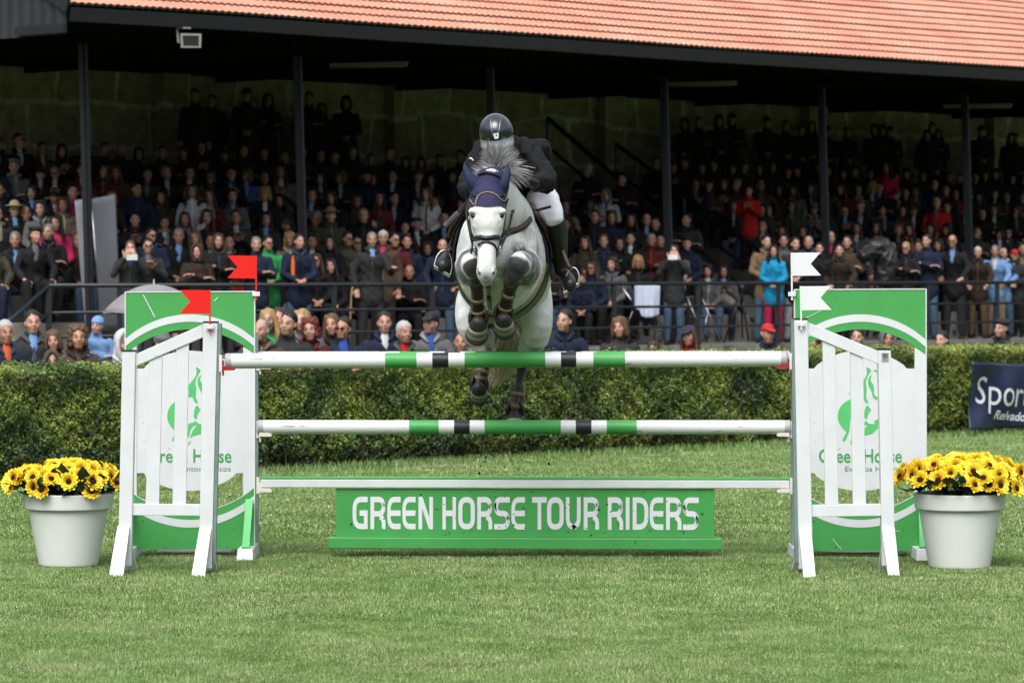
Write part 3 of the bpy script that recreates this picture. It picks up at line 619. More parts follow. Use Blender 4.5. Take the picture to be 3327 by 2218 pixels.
def hairmesh(kind):
    b = B()
    def e(c, r, M=None): b.ell(c, r, M, n=16, m=11)
    if kind == 'short': e((0, .028, .047), (.083, .098, .091)); e((0, .060, -.02), (.068, .055, .07))
    elif kind == 'thin': e((0, .045, .010), (.083, .080, .060)); e((0, .03, .045), (.079, .093, .080))
    elif kind == 'long':
        e((0, .028, .046), (.086, .100, .092)); b.loft([(0, .07, .03, .085, .05), (0, .075, -.10, .095, .05), (0, .06, -.26, .10, .04)], side=V3(1, 0, 0), n=16)
        for s in (-1, 1): b.loft([(s*.055, -.022, .095, .026, .03), (s*.083, -.01, .0, .022, .045), (s*.092, -.015, -.11, .030, .045), (s*.105, -.03, -.22, .030, .035), (s*.10, -.05, -.30, .015, .02)], side=V3(1, 0, 0), n=12)
    elif kind == 'bob':
        e((0, .028, .048), (.092, .104, .094)); b.loft([(0, .06, .03, .09, .06), (0, .06, -.09, .095, .06)], side=V3(1, 0, 0), n=16)
        for s in (-1, 1): b.loft([(s*.052, -.035, .092, .03, .03), (s*.084, -.02, .0, .022, .045), (s*.086, -.018, -.09, .024, .045)], side=V3(1, 0, 0), n=12)
    elif kind == 'curly':
        rr = random.Random(4)
        e((0, .03, .05), (.088, .10, .09))
        for i in range(240):
            a = rr.uniform(0, 6.28); h = rr.uniform(-.09, .13); r = .086 if h < .05 else .086*math.sqrt(max(.05, 1-((h-.05)/.1)**2))
            x, y = math.cos(a)*r*1.08, .03+math.sin(a)*r*1.05
            if y < -.03 and h < .075: continue
            q=rr.uniform(.012,.022); e((x, y, h), (q, q, q*1.2))
    elif kind == 'cap':
        e((0, .022, .058), (.086, .102, .082)); b.loft([(0, -.070, .062, .068, .012), (0, -.125, .050, .062, .008), (0, -.165, .036, .040, .005)], side=V3(1, 0, 0), n=16)
    elif kind == 'strawhat':
        e((0, .02, .085), (.088, .10, .080)); b.loft([(0, .02, .064, .150, .170), (0, .02, .070, .155, .175), (0, .02, .078, .150, .170)], side=V3(1, 0, 0), n=28, sub=1, cap=False)
    elif kind == 'beret': e((0.01, .025, .095), (.110, .125, .042), Matrix.Rotation(.12, 3, 'Y')); e((0, .02, .07), (.083, .098, .045))
    elif kind == 'woolhat': e((0, .022, .058), (.090, .106, .096)); b.loft([(0, .014, .042, .089, .103), (0, .014, .074, .092, .106)], side=V3(1, 0, 0), n=22, sub=1, cap=False)
    elif kind == 'hood':
        e((0, .045, .035), (.108, .110, .125)); 
        for s in (-1, 1): b.loft([(s*.035, -.055, .125, .035, .03), (s*.085, -.055, .04, .026, .04), (s*.080, -.045, -.08, .030, .045), (s*.04, -.05, -.15, .04, .035)], side=V3(1, 0, 0), n=12)
        b.loft([(0, .06, -.03, .10, .08), (0, .06, -.16, .12, .08)], side=V3(1, 0, 0), n=16)
    me = remesh(b, 'hair_'+kind, MT['hat' if kind in ('cap', 'strawhat', 'beret', 'woolhat', 'hood') else 'hair'], .0075 if kind != 'strawhat' else .006, 2 if kind != 'curly' else 1, local=True)
    if kind not in ('cap', 'strawhat', 'beret', 'woolhat', 'hood'):
        v = verts(me); n_ = np.empty(len(v)*3, np.float32); me.vertices.foreach_get('normal', n_)
        w = np.array([noise.noise(Vector((p[0]*45, p[1]*45, p[2]*14))) for p in v]); v = v+n_.reshape(-1, 3)*(w*.006)[:, None]; me.vertices.foreach_set('co', v.astype(np.float32).ravel()); me.update()
    HAIR[kind] = me
for k in ('short', 'thin', 'long', 'bob', 'curly', 'cap', 'strawhat', 'beret', 'woolhat', 'hood'): hairmesh(k)
for k in POSE: make_lib(k)
bg_ = B()
for s in (-1, 1): bg_.loft([(s*.030, -.112, .002, .026, .017), (s*.030, -.108, .002, .026, .017)], side=V3(1, 0, 0), n=14, sub=1, cap=False)
bg_.beam((-.008, -.112, .006), (.008, -.112, .006), .004, .004); bg_.beam((-.056, -.105, .006), (-.078, .0, .004), .004, .005); bg_.beam((.056, -.105, .006), (.078, .0, .004), .004, .005)
GLS = bg_.mesh('glasses', MT['lead'])
COLS = {'black': (.010, .010, .012), 'navy': (.010, .016, .040), 'charcoal': (.028, .029, .032), 'dark brown': (.032, .020, .014), 'brown': (.07, .045, .03), 'grey': (.12, .12, .125), 'olive': (.05, .05, .028), 'maroon': (.10, .012, .014), 'red': (.42, .012, .014), 'blue': (.03, .09, .33), 'white': (.55, .56, .57), 'beige': (.26, .20, .14), 'green': (.03, .30, .08), 'pink': (.55, .03, .12), 'turquoise': (.01, .27, .50), 'tan': (.22, .15, .08), 'light blue': (.16, .30, .55), 'denim': (.07, .12, .20), 'khaki': (.13, .09, .05), 'magenta': (.42, .012, .08), 'orange': (.55, .10, .03), 'pale grey': (.38, .39, .41)}
HCOL = {'dark': (.012, .009, .008), 'black': (.006, .006, .007), 'brown': (.045, .022, .012), 'light brown': (.11, .06, .03), 'blond': (.36, .22, .09), 'grey': (.17, .165, .16), 'white': (.42, .42, .42), 'red': (.13, .02, .018)}
SKINS = [(.42, .215, .145), (.46, .26, .19), (.34, .175, .115), (.43, .23, .17)]
PEOPLE = []
def person(loc, rz, posek, hair, hcol, coat, legs, label, scale=1.0, head=None, shirt=None, glasses=False, group=None, hatcol=None, full=True, parent=None, coatname='jacket'):
    L = LIB[posek]; o = link('person', L['body']); o.color = (*random.choice(SKINS), 1)
    o.location = loc; o.rotation_euler = (random.gauss(0, .03), random.gauss(0, .035), rz) if group == 'seated spectators on the tiers' else (0, 0, rz); o.scale = (scale*(1.0+random.uniform(-.03, .05)), scale, scale)
    tag(o, label, 'person', group); PM[o.name] = Matrix()
    def kid(nm, me, c, off=None):
        k = bpy.data.objects.new(nm, me); col.objects.link(k); k.parent = o; k.color = (*c, 1)
        if off is not None: k.location = off; k.scale = (HS, HS, HS); k.rotation_euler = (Matrix.Rotation(L['P']['turn'], 3, 'Z') @ Matrix.Rotation(L['P']['tilt'], 3, 'Y')).to_euler()
        return k
    kid(coatname, L['jacket'], COLS.get(coat, coat))
    if full:
        kid('trousers', L['trousers'], COLS.get(legs, legs)); [kid('shoe', q, (.02, .016, .014)) for q in L['shoes']]
    C = L['P']['C']
    if hair != 'bald':
        isH = hair in ('cap', 'strawhat', 'beret', 'woolhat', 'hood')
        if isH and hair != 'hood' and hcol: kid('hair', HAIR['long' if hcol[0] == '*' else 'thin'], HCOL[hcol.lstrip('*')], C)
        kid('hat' if isH else 'hair', HAIR[hair], COLS.get(hatcol, (.02, .02, .02)) if isH else HCOL[hcol], C)
    cc = COLS.get(coat, coat); rr_ = random.random()
    if rr_ < .62: kid('zip', L['zip'], random.choice([(.05, .05, .05), tuple(min(.6, x*2.6+.01) for x in cc), (.004, .004, .004)]))
    if rr_ < .75: kid('collar', L['collar'], random.choice([cc, tuple(x*.4 for x in cc), tuple(min(.5, x*1.8+.01) for x in cc)]))
    elif rr_ > .88 and group == 'seated spectators on the tiers': kid('scarf', L['scarf'], random.choice([(.20, .19, .19), (.22, .20, .17), (.03, .05, .12), (.06, .05, .04)]))
    if shirt: kid('shirt', L['shirt'], COLS.get(shirt, shirt))
    if glasses: kid('glasses', GLS, (0, 0, 0), C)
    return o
def face_rz(p, tgt=(0.1, 22.5)):
    return math.atan2(p.x-tgt[0], -(tgt[1]-p.y)) * -1.0
HT_ST, HT_SIT = .92+.70+.114, .47+.70+.114
def at_head(sx, sy, base_z, w=None, Y=None, posek='st_m'):
    if w is not None: u = s_u(sx, w); Y = sp(u, w, 0).y
    q = W(sx, sy, Y); h = (HT_SIT if POSE[posek]['sit'] else HT_ST); ln = 0
    sc = (q.z-base_z)/h; return Vector((q.x, q.y, base_z)), sc
HAIRN = {'short': 'short', 'thin': 'thinning', 'long': 'long', 'bob': 'bobbed', 'curly': 'curly'}
taken = []      # (sx, sy) of the hand-placed ones, so that the rows leave them room
def rp(sx, sy, posek, hair, hcol, coat, legs, label, w=-.80, base=.72, Y=None, dz=0.0, **k):
    p, sc = at_head(sx, sy, base, None if Y else w, Y, posek)
    if POSE[posek]['sit']:      # keep a natural size, let the seat height take the rest
        q = W(sx, sy, p.y); s2 = k.pop('scale', 1.02); p.z = q.z-HT_SIT*s2; sc = s2
    else: sc = min(max(sc, .86), 1.06); q = W(sx, sy, p.y); p.z = max(base-.03, q.z-HT_ST*sc) if not Y else p.z
    taken.append((sx, sy))
    return person(p, face_rz(p)+random.uniform(-.12, .12)+dz, posek, hair, hcol, coat, legs, label, sc, **k)
# ---- people standing along the railing and on the lowest tiers, left to right
G1 = 'spectators along the railing'
rp(46, 656, 'st_m', 'strawhat', 'dark', 'black', 'khaki', 'man in straw hat, sunglasses, long black coat and khaki trousers, far left', w=2.4, base=1.17, hatcol=None, shirt='light blue', glasses=True, coatname='coat').children
hm = [o for o in col.objects if o.name.startswith('hat')][-1]; hm.color = (.42, .34, .20, 1)
rp(110, 738, 'sit_m2', 'beret', 'dark', 'black', 'black', 'seated man in dark cap and grey scarf, right of the straw hat man', w=.9, hatcol='black', shirt='grey')
rp(158, 728, 'sit_c2', 'short', 'grey', 'black', 'black', 'seated grey-haired man in black sweater beside the grey banner', w=1.0)
rp(130, 652, 'sit_f2', 'curly', 'dark', 'grey', 'black', 'curly-haired woman in grey scarf behind the capped seated man', w=1.9)
rp(180, 700, 'sit_f2', 'long', 'black', 'pink', 'black', 'girl with long black hair in coral pink top near the grey banner', w=1.7)
rp(232, 600, 'sit_m', 'short', 'dark', 'pink', 'black', 'person in bright pink hooded coat just left of the grey banner', w=2.7)
o = rp(424, 782, 'st_phone', 'short', 'light brown', 'charcoal', 'denim', 'man in open dark jacket and blue shirt photographing with a pale phone', w=-.75, shirt='blue')
phoneL = o
rp(480, 775, 'st_clap', 'short', 'dark', 'charcoal', 'black', 'person with glasses and grey scarf right of the man with phone', w=-.3, glasses=True, shirt='grey')
rp(492, 742, 'st_m2', 'short', 'dark', 'navy', 'denim', 'man in navy quilted jacket behind the person with glasses', w=.25, base=.9, glasses=True)
rp(580, 742, 'sit_m', 'short', 'grey', 'black', 'black', 'grey-haired man in black coat and blue shirt behind the hooded figure', w=1.1, shirt='light blue')
rp(632, 750, 'sit_f2', 'long', 'light brown', 'olive', 'black', 'fair long-haired woman in olive jacket behind the hooded figure', w=1.1)
rp(637, 795, 'st_c2', 'hood', None, 'dark brown', 'black', 'figure in brown hooded coat leaning on the railing with covered face', w=-.7, hatcol='dark brown')
rp(708, 758, 'st_cross', 'long', 'brown', 'black', 'black', 'smiling woman with long brown hair in black buttoned coat', w=-.35)
rp(832, 770, 'st_cross', 'short', 'grey', 'navy', 'grey', 'smiling grey-haired man in navy jacket beside the rear red flag', w=-.8, base=.72)
rp(869, 766, 'st_m2', 'short', 'black', 'green', 'grey', 'young man in green hoodie and glasses right of the rear red flag', w=-.4, glasses=True)
o = rp(970, 760, 'st_m2', 'short', 'black', 'navy', 'denim', 'man in navy and orange jacket with pale jeans at the railing', w=-.85)
orangeman = o
rp(942, 752, 'sit_f2', 'long', 'blond', 'beige', 'black', 'blond woman in beige coat behind the man in navy and orange', w=.95)
rp(1027, 822, 'sit_f2', 'long', 'brown', 'black', 'black', 'laughing girl with glasses and long hair, left of two seated girls', w=.05, glasses=True)
rp(1074, 840, 'sit_f2', 'long', 'dark', 'black', 'black', 'dark long-haired girl, right of the two seated girls by the railing', w=.05)
rp(1073, 765, 'sit_f2', 'long', 'black', 'black', 'black', 'woman with long black hair behind the two seated girls', w=1.0)
rp(1128, 752, 'sit_m2', 'short', 'dark', 'olive', 'black', 'dark-haired person in profile with glasses and olive coat', w=.95, glasses=True)
stickman = rp(1206, 755, 'st_stick', 'short', 'grey', 'charcoal', 'charcoal', 'old man in black leather jacket pointing and holding a wooden walking stick', w=-.85, shirt='light blue')
rp(1245, 749, 'st_m', 'short', 'white', 'brown', 'charcoal', 'red-faced white-haired man in brown jacket behind the old man pointing', w=-.4, shirt='pink')
rp(1281, 755, 'st_m2', 'short', 'dark', 'maroon', 'black', 'man in sunglasses and maroon jacket with a white stripe', w=.1, glasses=True)
rp(1321, 762, 'st_m', 'short', 'dark', 'navy', 'black', 'man in dark jacket left of the bald man', w=.05)
rp(1330, 860, 'sit_cross', 'thin', 'brown', 'black', 'black', 'small person low behind the pointing hand by the railing', w=-.1)
rp(1437, 777, 'st_rail', 'bald', None, 'navy', 'denim', 'bald man in navy sweater leaning on the railing left of the horse', w=-.75)
G = 'seated spectators'
for (x, y, pk, hr, hc, ct, w, lb, kw) in [
 (1901, 766, 'sit_f2', 'long', 'brown', 'olive', 1.1, 'woman with long brown hair in olive coat right of the rider boot', {}),
 (1960, 761, 'sit_m', 'short', 'light brown', 'navy', .95, 'fair-haired person in navy coat smiling, right of the stirrup', {}),
 (2013, 770, 'sit_f', 'long', 'black', 'black', 1.05, 'black-haired woman in black between the fair person and the suited man', {}),
 (2049, 753, 'sit_cross', 'short', 'black', 'black', 1.0, 'dark-haired man in suit and open white shirt', dict(shirt='white')),
 (2117, 757, 'sit_cross', 'thin', 'grey', 'maroon', .95, 'grey-haired man in maroon-brown jacket left of the woman with phone', {}),
 (2148, 760, 'sit_m', 'short', 'dark', 'charcoal', 1.25, 'man in charcoal jacket close to the fourth column', {}),
 (1922, 848, 'sit_f2', 'long', 'brown', 'navy', .25, 'girl with glasses and long hair low behind the railing', dict(glasses=True)),
 (1890, 890, 'sit_m', 'short', 'brown', 'navy', -.1, 'child in navy coat low behind the railing near the stirrup', dict(scale=.85)),
 (1989, 836, 'sit_f2', 'curly', 'brown', 'grey', .2, 'curly-haired older woman in grey patterned scarf behind the railing', {}),
 (2071, 829, 'sit_f', 'bob', 'blond', 'black', .2, 'smiling blond woman in black coat behind the pushchair blanket', {}),
 (2231, 770, 'sit_m', 'beret', 'dark', 'navy', .95, 'man in dark beret with folded hands right of the woman with phone', dict(hatcol='black')),
 (2233, 692, 'sit_c2', 'short', 'dark', 'charcoal', 1.85, 'man in charcoal jacket right of the fourth column, behind the beret', {}),
 (2101, 693, 'sit_cross', 'thin', 'brown', 'black', 1.85, 'balding man with bright blue scarf left of the fourth column', dict(shirt='light blue')),
 (2130, 705, 'sit_cross', 'short', 'dark', 'navy', 1.75, 'dark-haired young man just left of the fourth column', {}),
 (2050, 693, 'sit_f', 'long', 'black', 'black', 1.8, 'smiling black-haired woman in second row behind the suited man', {}),
 (1986, 685, 'sit_f', 'curly', 'brown', 'navy', 1.8, 'smiling curly-haired woman in navy in the second row', {}),
 (1931, 682, 'sit_m', 'short', 'dark', 'black', 1.85, 'balding man in black in the second row right of the rider knee', {}),
 (1970, 617, 'sit_cross', 'hood', None, 'pale grey', 2.6, 'child in pale grey hood and bright blue vest in the third row', dict(shirt='blue', hatcol='grey', scale=.88)),
 (1908, 533, 'sit_c2', 'cap', 'dark', 'black', 3.9, 'man in pale blue cap near the top left of the aisle', dict(hatcol='pale grey')),
 (2020, 562, 'sit_c2', 'short', 'dark', 'black', 3.4, 'man in black jacket at the foot of the upper handrail', {}),
 (202, 640, 'sit_f2', 'curly', 'brown', 'beige', 2.6, 'woman with curly hair in beige jumper left of the pink coat', {}),
 (440, 592, 'sit_m2', 'short', 'dark', 'navy', 3.1, 'man in profile in dark coat right of the grey banner top', {}),
 (625, 598, 'sit_f', 'long', 'dark', 'pale grey', 2.6, 'woman in pale grey top and long checked scarf, arms crossed', dict(shirt='white')),
 (1386, 608, 'sit_f2', 'long', 'light brown', 'white', 2.6, 'fair woman in white top under dark coat left of the horse head', {}),
 (1072, 676, 'sit_m', 'strawhat', 'dark', 'olive', 1.9, 'person in straw hat resting chin on hand right of the second column', dict(hatcol='tan')),
 (1180, 678, 'sit_m', 'short', 'grey', 'black', 1.9, 'cropped grey-haired man in black behind the leather jacket man', {}),
 (1230, 622, 'sit_f', 'long', 'dark', 'maroon', 2.6, 'two-tone haired woman in maroon top in the third row', {}),
 (3045, 640, 'sit_m', 'thin', 'brown', 'red', 2.65, 'person in bright red jacket over grey shirt left of the sixth column', dict(shirt='grey')),
 (3035, 580, 'sit_f', 'short', 'dark', 'navy', 3.4, 'person in dark blue high in the stand above the red jacket', {}),
 (2880, 525, 'sit_f2', 'long', 'dark', 'pink', 4.1, 'child in bright pink coat high up between fifth and sixth columns', {}),
]: rp(x, y, pk, hr, hc, ct, 'black', lb, w=w, **kw)
rp(2434, 614, 'st_clap', 'short', 'dark', 'red', 'black', 'young man in long red coat standing on the tier beside the aisle, clapping', w=2.3, base=1.93)
womanphone = rp(2190, 794, 'st_phone', 'long', 'dark', 'charcoal', 'denim', 'woman in dark jacket and jeans photographing with a white phone', w=-.75)
rp(2490, 764, 'st_m2', 'short', 'black', 'tan', 'denim', 'man in tan jacket left of the woman in turquoise', w=-.55)
rp(2514, 796, 'st_f', 'long', 'black', 'turquoise', 'magenta', 'woman in turquoise jumper and magenta trousers at the railing', w=-.8)
rp(2545, 760, 'st_m', 'short', 'dark', 'grey', 'black', 'dark-haired youth in grey behind the man in leather jacket', w=.1)
rp(2584, 771, 'st_m2', 'short', 'dark', 'charcoal', 'pale grey', 'man in black leather jacket and pale jeans behind the rear white flag', w=-.8)
rp(2628, 766, 'st_m', 'thin', 'grey', 'navy', 'black', 'grey cropped man in navy jacket above the rear white flag', w=-.2)
rp(2662, 788, 'st_m', 'short', 'dark', 'black', 'black', 'dark-haired man right of the rear white flag', w=-.6)
rp(2700, 750, 'st_m2', 'thin', 'brown', 'black', 'black', 'flushed man in pink shirt by the fifth column', w=.1, shirt='pink')
rp(2728, 793, 'st_rail', 'short', 'black', 'dark brown', 'black', 'man in dark brown leather jacket leaning forward on the railing', w=-.75)
rp(2752, 765, 'st_cross', 'short', 'dark', 'brown', 'black', 'man in grey-brown jacket with folded arms left of the covered camera', w=-.35)
rp(2898, 789, 'st_f', 'bob', 'light brown', 'charcoal', 'black', 'fair woman in grey coat right of the covered camera', w=-.5)
rp(2942, 786, 'st_c2', 'short', 'blond', 'black', 'black', 'woman with cropped blond hair and glasses in black coat, arms folded', w=-.7, glasses=True)
rp(2985, 782, 'st_m', 'short', 'brown', 'black', 'black', 'brown-haired person between the blond woman and the navy man', w=.1)
rp(3013, 761, 'st_c2', 'short', 'dark', 'navy', 'denim', 'man in navy jacket with folded arms above the right green panel', w=-.75)
rp(3048, 775, 'sit_f2', 'bob', 'brown', 'black', 'black', 'woman in black behind the shoulder of the navy man', w=.9)
rp(3100, 762, 'st_rail', 'thin', 'brown', 'black', 'charcoal', 'man in sunglasses, black jacket and pale blue shirt at the railing', w=-.78, glasses=True, shirt='light blue')
rp(3178, 802, 'st_rail', 'short', 'white', 'dark brown', 'khaki', 'white-haired older man in brown leather jacket leaning on the railing', w=-.75)
rp(3236, 797, 'st_rail', 'short', 'grey', 'light blue', 'beige', 'grey-haired man in blue and black striped jumper at the railing', w=-.78, shirt='white')
rp(3262, 805, 'st_m2', 'thin', 'white', 'light blue', 'denim', 'moustached man in pale blue top right of the striped jumper', w=-.35, shirt='white')
rp(3299, 811, 'st_m2', 'cap', 'dark', 'charcoal', 'black', 'bearded man in bright red cap at the right edge', w=-.5, hatcol='red')
rp(3322, 790, 'st_m2', 'short', 'brown', 'tan', 'black', 'person in tan coat cut by the right edge behind the red cap', w=.1)
# ---- people sitting on the low benches between hedge and platform
def gp_(sx): # depth of the line of benches
    w = -10.2; u = s_u(sx, w); return sp(u, w, 0).y
def gr(sx, sy, posek, hair, hcol, coat, lb, off=0.0, scale=1.03, **k):
    return rp(sx, sy, posek, hair, hcol, coat, 'black', lb, Y=gp_(sx)+off, base=0.0, scale=scale*1.07, **k)
gr(14, 1040, 'sit_cross', 'short', 'white', 'navy', 'white-haired man in navy jacket and orange jumper at the left edge', shirt='orange')
gr(104, 1008, 'sit_cross', 'short', 'dark', 'charcoal', 'dark-haired man in black jacket and blue shirt behind the left hedge', .5, shirt='light blue')
gr(168, 1072, 'sit_f2', 'bob', 'light brown', 'olive', 'brown-haired girl looking right between the dark man and curly woman', .3, scale=.9)
gr(166, 1142, 'sit_cross', 'hood', None, 'brown', 'small child in brown wool hood low behind the hedge', -.5, scale=.8, hatcol='brown')
gr(250, 1056, 'sit_f', 'curly', 'light brown', 'brown', 'smiling curly-haired woman in grey-brown jacket holding up the toddler', 0)
gr(311, 1030, 'sit_c2', 'woolhat', None, 'light blue', 'toddler in blue knitted hat and blue padded coat', .1, scale=.72, hatcol='light blue')
gr(357, 1104, 'sit_m', 'short', 'brown', 'charcoal', 'brown-haired boy low beside the toddler, left of the panel', .4, scale=.85)
gr(398, 1076, 'sit_m', 'hood', None, 'white', 'figure in white hooded coat partly behind the left green panel', -.3, hatcol='white')
gr(519, 1080, 'sit_m2', 'woolhat', 'dark', 'grey', 'man with flat wool cap seen through the left panel arch', .3, hatcol='grey')
gr(575, 1066, 'sit_f2', 'long', 'brown', 'pale grey', 'brown-haired woman seen through the left panel arch', .6)
gr(690, 1092, 'sit_m2', 'short', 'dark', 'black', 'person in black seen through the right half of the left panel arch', 0)
gr(850, 1033, 'sit_c2', 'thin', 'grey', 'brown', 'bald old man in brown jacket just right of the left rear panel', 0)
gr(868, 1003, 'sit_f2', 'long', 'blond', 'green', 'blond long-haired woman in dark green behind the bald old man', 1.0)
gr(903, 1000, 'sit_cross', 'short', 'brown', 'grey', 'man half hidden between blond woman and grey leather jacket', 1.6)
gr(930, 1010, 'sit_c2', 'short', 'black', 'charcoal', 'broad dark-haired man in grey leather jacket above the poles', 0, scale=1.12)
gr(982, 1004, 'sit_f2', 'long', 'blond', 'grey', 'blond woman behind the man in grey leather jacket', 1.1)
gr(1003, 1034, 'sit_f2', 'curly', 'red', 'maroon', 'woman with curly dark red hair and maroon top', 0)
gr(1076, 1019, 'sit_f2', 'long', 'light brown', 'dark brown', 'light brown-haired woman behind the boy in glasses', 1.1)
gr(1110, 1029, 'sit_c2', 'short', 'dark', 'navy', 'boy with glasses, tousled hair and blue hooded jacket', 0, glasses=True, shirt='blue')
gr(1248, 1012, 'sit_cross', 'short', 'dark', 'navy', 'dark-haired man in navy coat and white collar above the poles', .6, shirt='white')
gr(1315, 1043, 'sit_m2', 'short', 'white', 'charcoal', 'white-haired old man with red scarf and leather jacket', 0, shirt='red')
gr(1397, 1013, 'sit_c2', 'cap', 'dark', 'grey', 'man in black baseball cap, grey scarf and padded vest', .3, hatcol='black', shirt='blue')
gr(1497, 1075, 'sit_m', 'short', 'dark', 'navy', 'person in navy coat bending low in front of the horse hind leg', .3)
gr(1831, 1004, 'sit_c2', 'short', 'dark', 'navy', 'dark-haired man in navy hooded jacket right of the horse', .1, scale=1.1)
gr(2013, 1029, 'sit_f2', 'bob', 'light brown', 'charcoal', 'blond woman with short bob in black leather jacket looking right', .2)
gr(2124, 1108, 'sit_f2', 'bob', 'brown', 'brown', 'top of a brown-haired child head just above the poles', -.3, scale=.75)
gr(2240, 1058, 'sit_f2', 'cap', '*brown', 'red', 'woman in navy cap and red jacket above the poles', .2, hatcol='navy')
gr(2499, 1052, 'sit_m2', 'cap', 'white', 'navy', 'white-haired man in bright red cap and navy jacket by the right wing', .2, hatcol='red')
gr(2640, 1090, 'sit_c2', 'short', 'brown', 'navy', 'person in navy seen through the left corner of the right arch', .2)
gr(2789, 1064, 'sit_m', 'short', 'dark', 'black', 'dark-haired man in black coat seen through the right panel arch', .1)
gr(2892, 1070, 'sit_m2', 'hood', None, 'grey', 'person in grey hooded top seen through the right panel arch', 0, hatcol='grey')
gr(3062, 1075, 'sit_f2', 'short', 'dark', 'black', 'woman with tied back hair in black jacket right of the right panel', .3)
camman = gr(3257, 1036, 'sit_c2', 'beret', 'grey', 'charcoal', 'man in black flat cap holding a camera at the far right', .2, hatcol='black')
# ---- the seated rows of the stand
ORD = ['first', 'second', 'third', 'fourth', 'fifth', 'sixth', 'seventh', 'eighth', 'ninth', 'tenth', 'eleventh', 'twelfth', 'thirteenth', 'fourteenth', 'fifteenth', 'sixteenth', 'seventeenth', 'eighteenth', 'nineteenth', 'twentieth']
def nth(k): return ORD[k-1] if k <= 20 else ('%dth' % k if k % 10 not in (1, 2, 3) or k in (11, 12, 13) else '%d%s' % (k, {1: 'st', 2: 'nd', 3: 'rd'}[k % 10]))
cw = ['black']*34+['navy']*14+['charcoal']*16+['dark brown']*9+['brown']*4+['grey']*4+['olive']*5+['maroon']*4+['red']*2+['blue']*2+['beige']*2+['white']*1
cand = []
for i in range(6):
    w = TW[i]+.30; ua = max(s_u(-45, w), U0+.6); ub = s_u(3372, w); u = ua+random.uniform(0, .3)
    while u < ub:
        if not (AI0-.25 < u < AI1+.25) and not (i == 0 and sp(u, w, 0).x < -4.6) and not (i >= 3 and 13.6 < u < 14.9):
            y_head = None; pt = sp(u, w, TZ[i]-.43); hd = pt+Vector((0, 0, HT_SIT)); sx = 1663.5+FPX*hd.x/hd.y; sy = 884-FPX*(hd.z-EYE)/hd.y
            if all(abs(sx-a) > 25 or abs(sy-b) > 34 for a, b in taken): cand.append((i, u, sx))
        u += random.uniform(.42, .58)*(1 if i < 4 else .82)
placed = 0
by_row = {}
for c in cand: by_row.setdefault(c[0], []).append(c)
stand_row = []
w = 5.15; 
for (xa, xb) in ((655, 1190), (2255, 3372)):
    u = s_u(xa, w)
    while u < s_u(xb, w):
        if not (AI0-.3 < u < AI1+.4): stand_row.append((u, w+random.uniform(-.15, .5)))
        u += random.uniform(.34, .70)
BUDGET = 297-len(taken)
FAR = []        # the few farthest, darkest figures are merged in one crowd
hairs_m = ['short']*6+['thin']*1+['cap']*1+['beret']*1; hairs_f = ['long']*5+['bob']*2+['curly']*2
for i in sorted(by_row):
    for k, (ii, u, sx) in enumerate(by_row[i]):
        fem = random.random() < .5; hr = random.choice(hairs_f if fem else hairs_m); hc = random.choice(['dark', 'dark', 'dark', 'black', 'black', 'brown', 'brown', 'grey', 'grey'] if not fem else ['dark', 'dark', 'black', 'black', 'brown', 'brown', 'brown', 'light brown', 'blond'])
        ct = random.choice(cw); pk = random.choice(['sit_f', 'sit_f2', 'sit_clap', 'sit_c2', 'sit_f2'] if fem else ['sit_m', 'sit_m2', 'sit_cross', 'sit_clap', 'sit_lean', 'sit_c2', 'sit_p', 'sit_m2']); pt = sp(u, TW[i]+.30+random.uniform(-.06, .06), TZ[i]-.43); sc = random.uniform(.88, 1.07); pt.z += .43*(1-sc)
        if placed >= BUDGET: FAR.append((pt, pk, hr, hc, ct, sc)); continue
        hn = {'cap': 'capped', 'beret': 'beret-wearing'}.get(hr, hc+'-haired'); placed += 1
        sh = random.choice([None, None, 'white', 'grey', 'light blue', 'maroon', 'pale grey'])
        person(pt, face_rz(pt)+random.uniform(-.25, .25), pk, hr, hc, ct, random.choice(['black', 'navy', 'charcoal', 'denim']), '%s %s in %s, %s seat from the left in tier row %s' % (hn, 'woman' if fem else 'man', ct, nth(k+1), ['one', 'two', 'three', 'four', 'five', 'six'][i]), sc, shirt=sh, glasses=random.random() < .12, group='seated spectators on the tiers', hatcol=random.choice(['black', 'grey', 'brown', 'navy']))
far = B(); MT['farc'] = mat('far_clothes', (.012, .012, .015), .9, .4, 4); MT['fars'] = mat('far_skin', (.33, .18, .13), .6, .2, 12); MT['farh'] = mat('far_hair', (.012, .009, .008), .7, .2, 9)
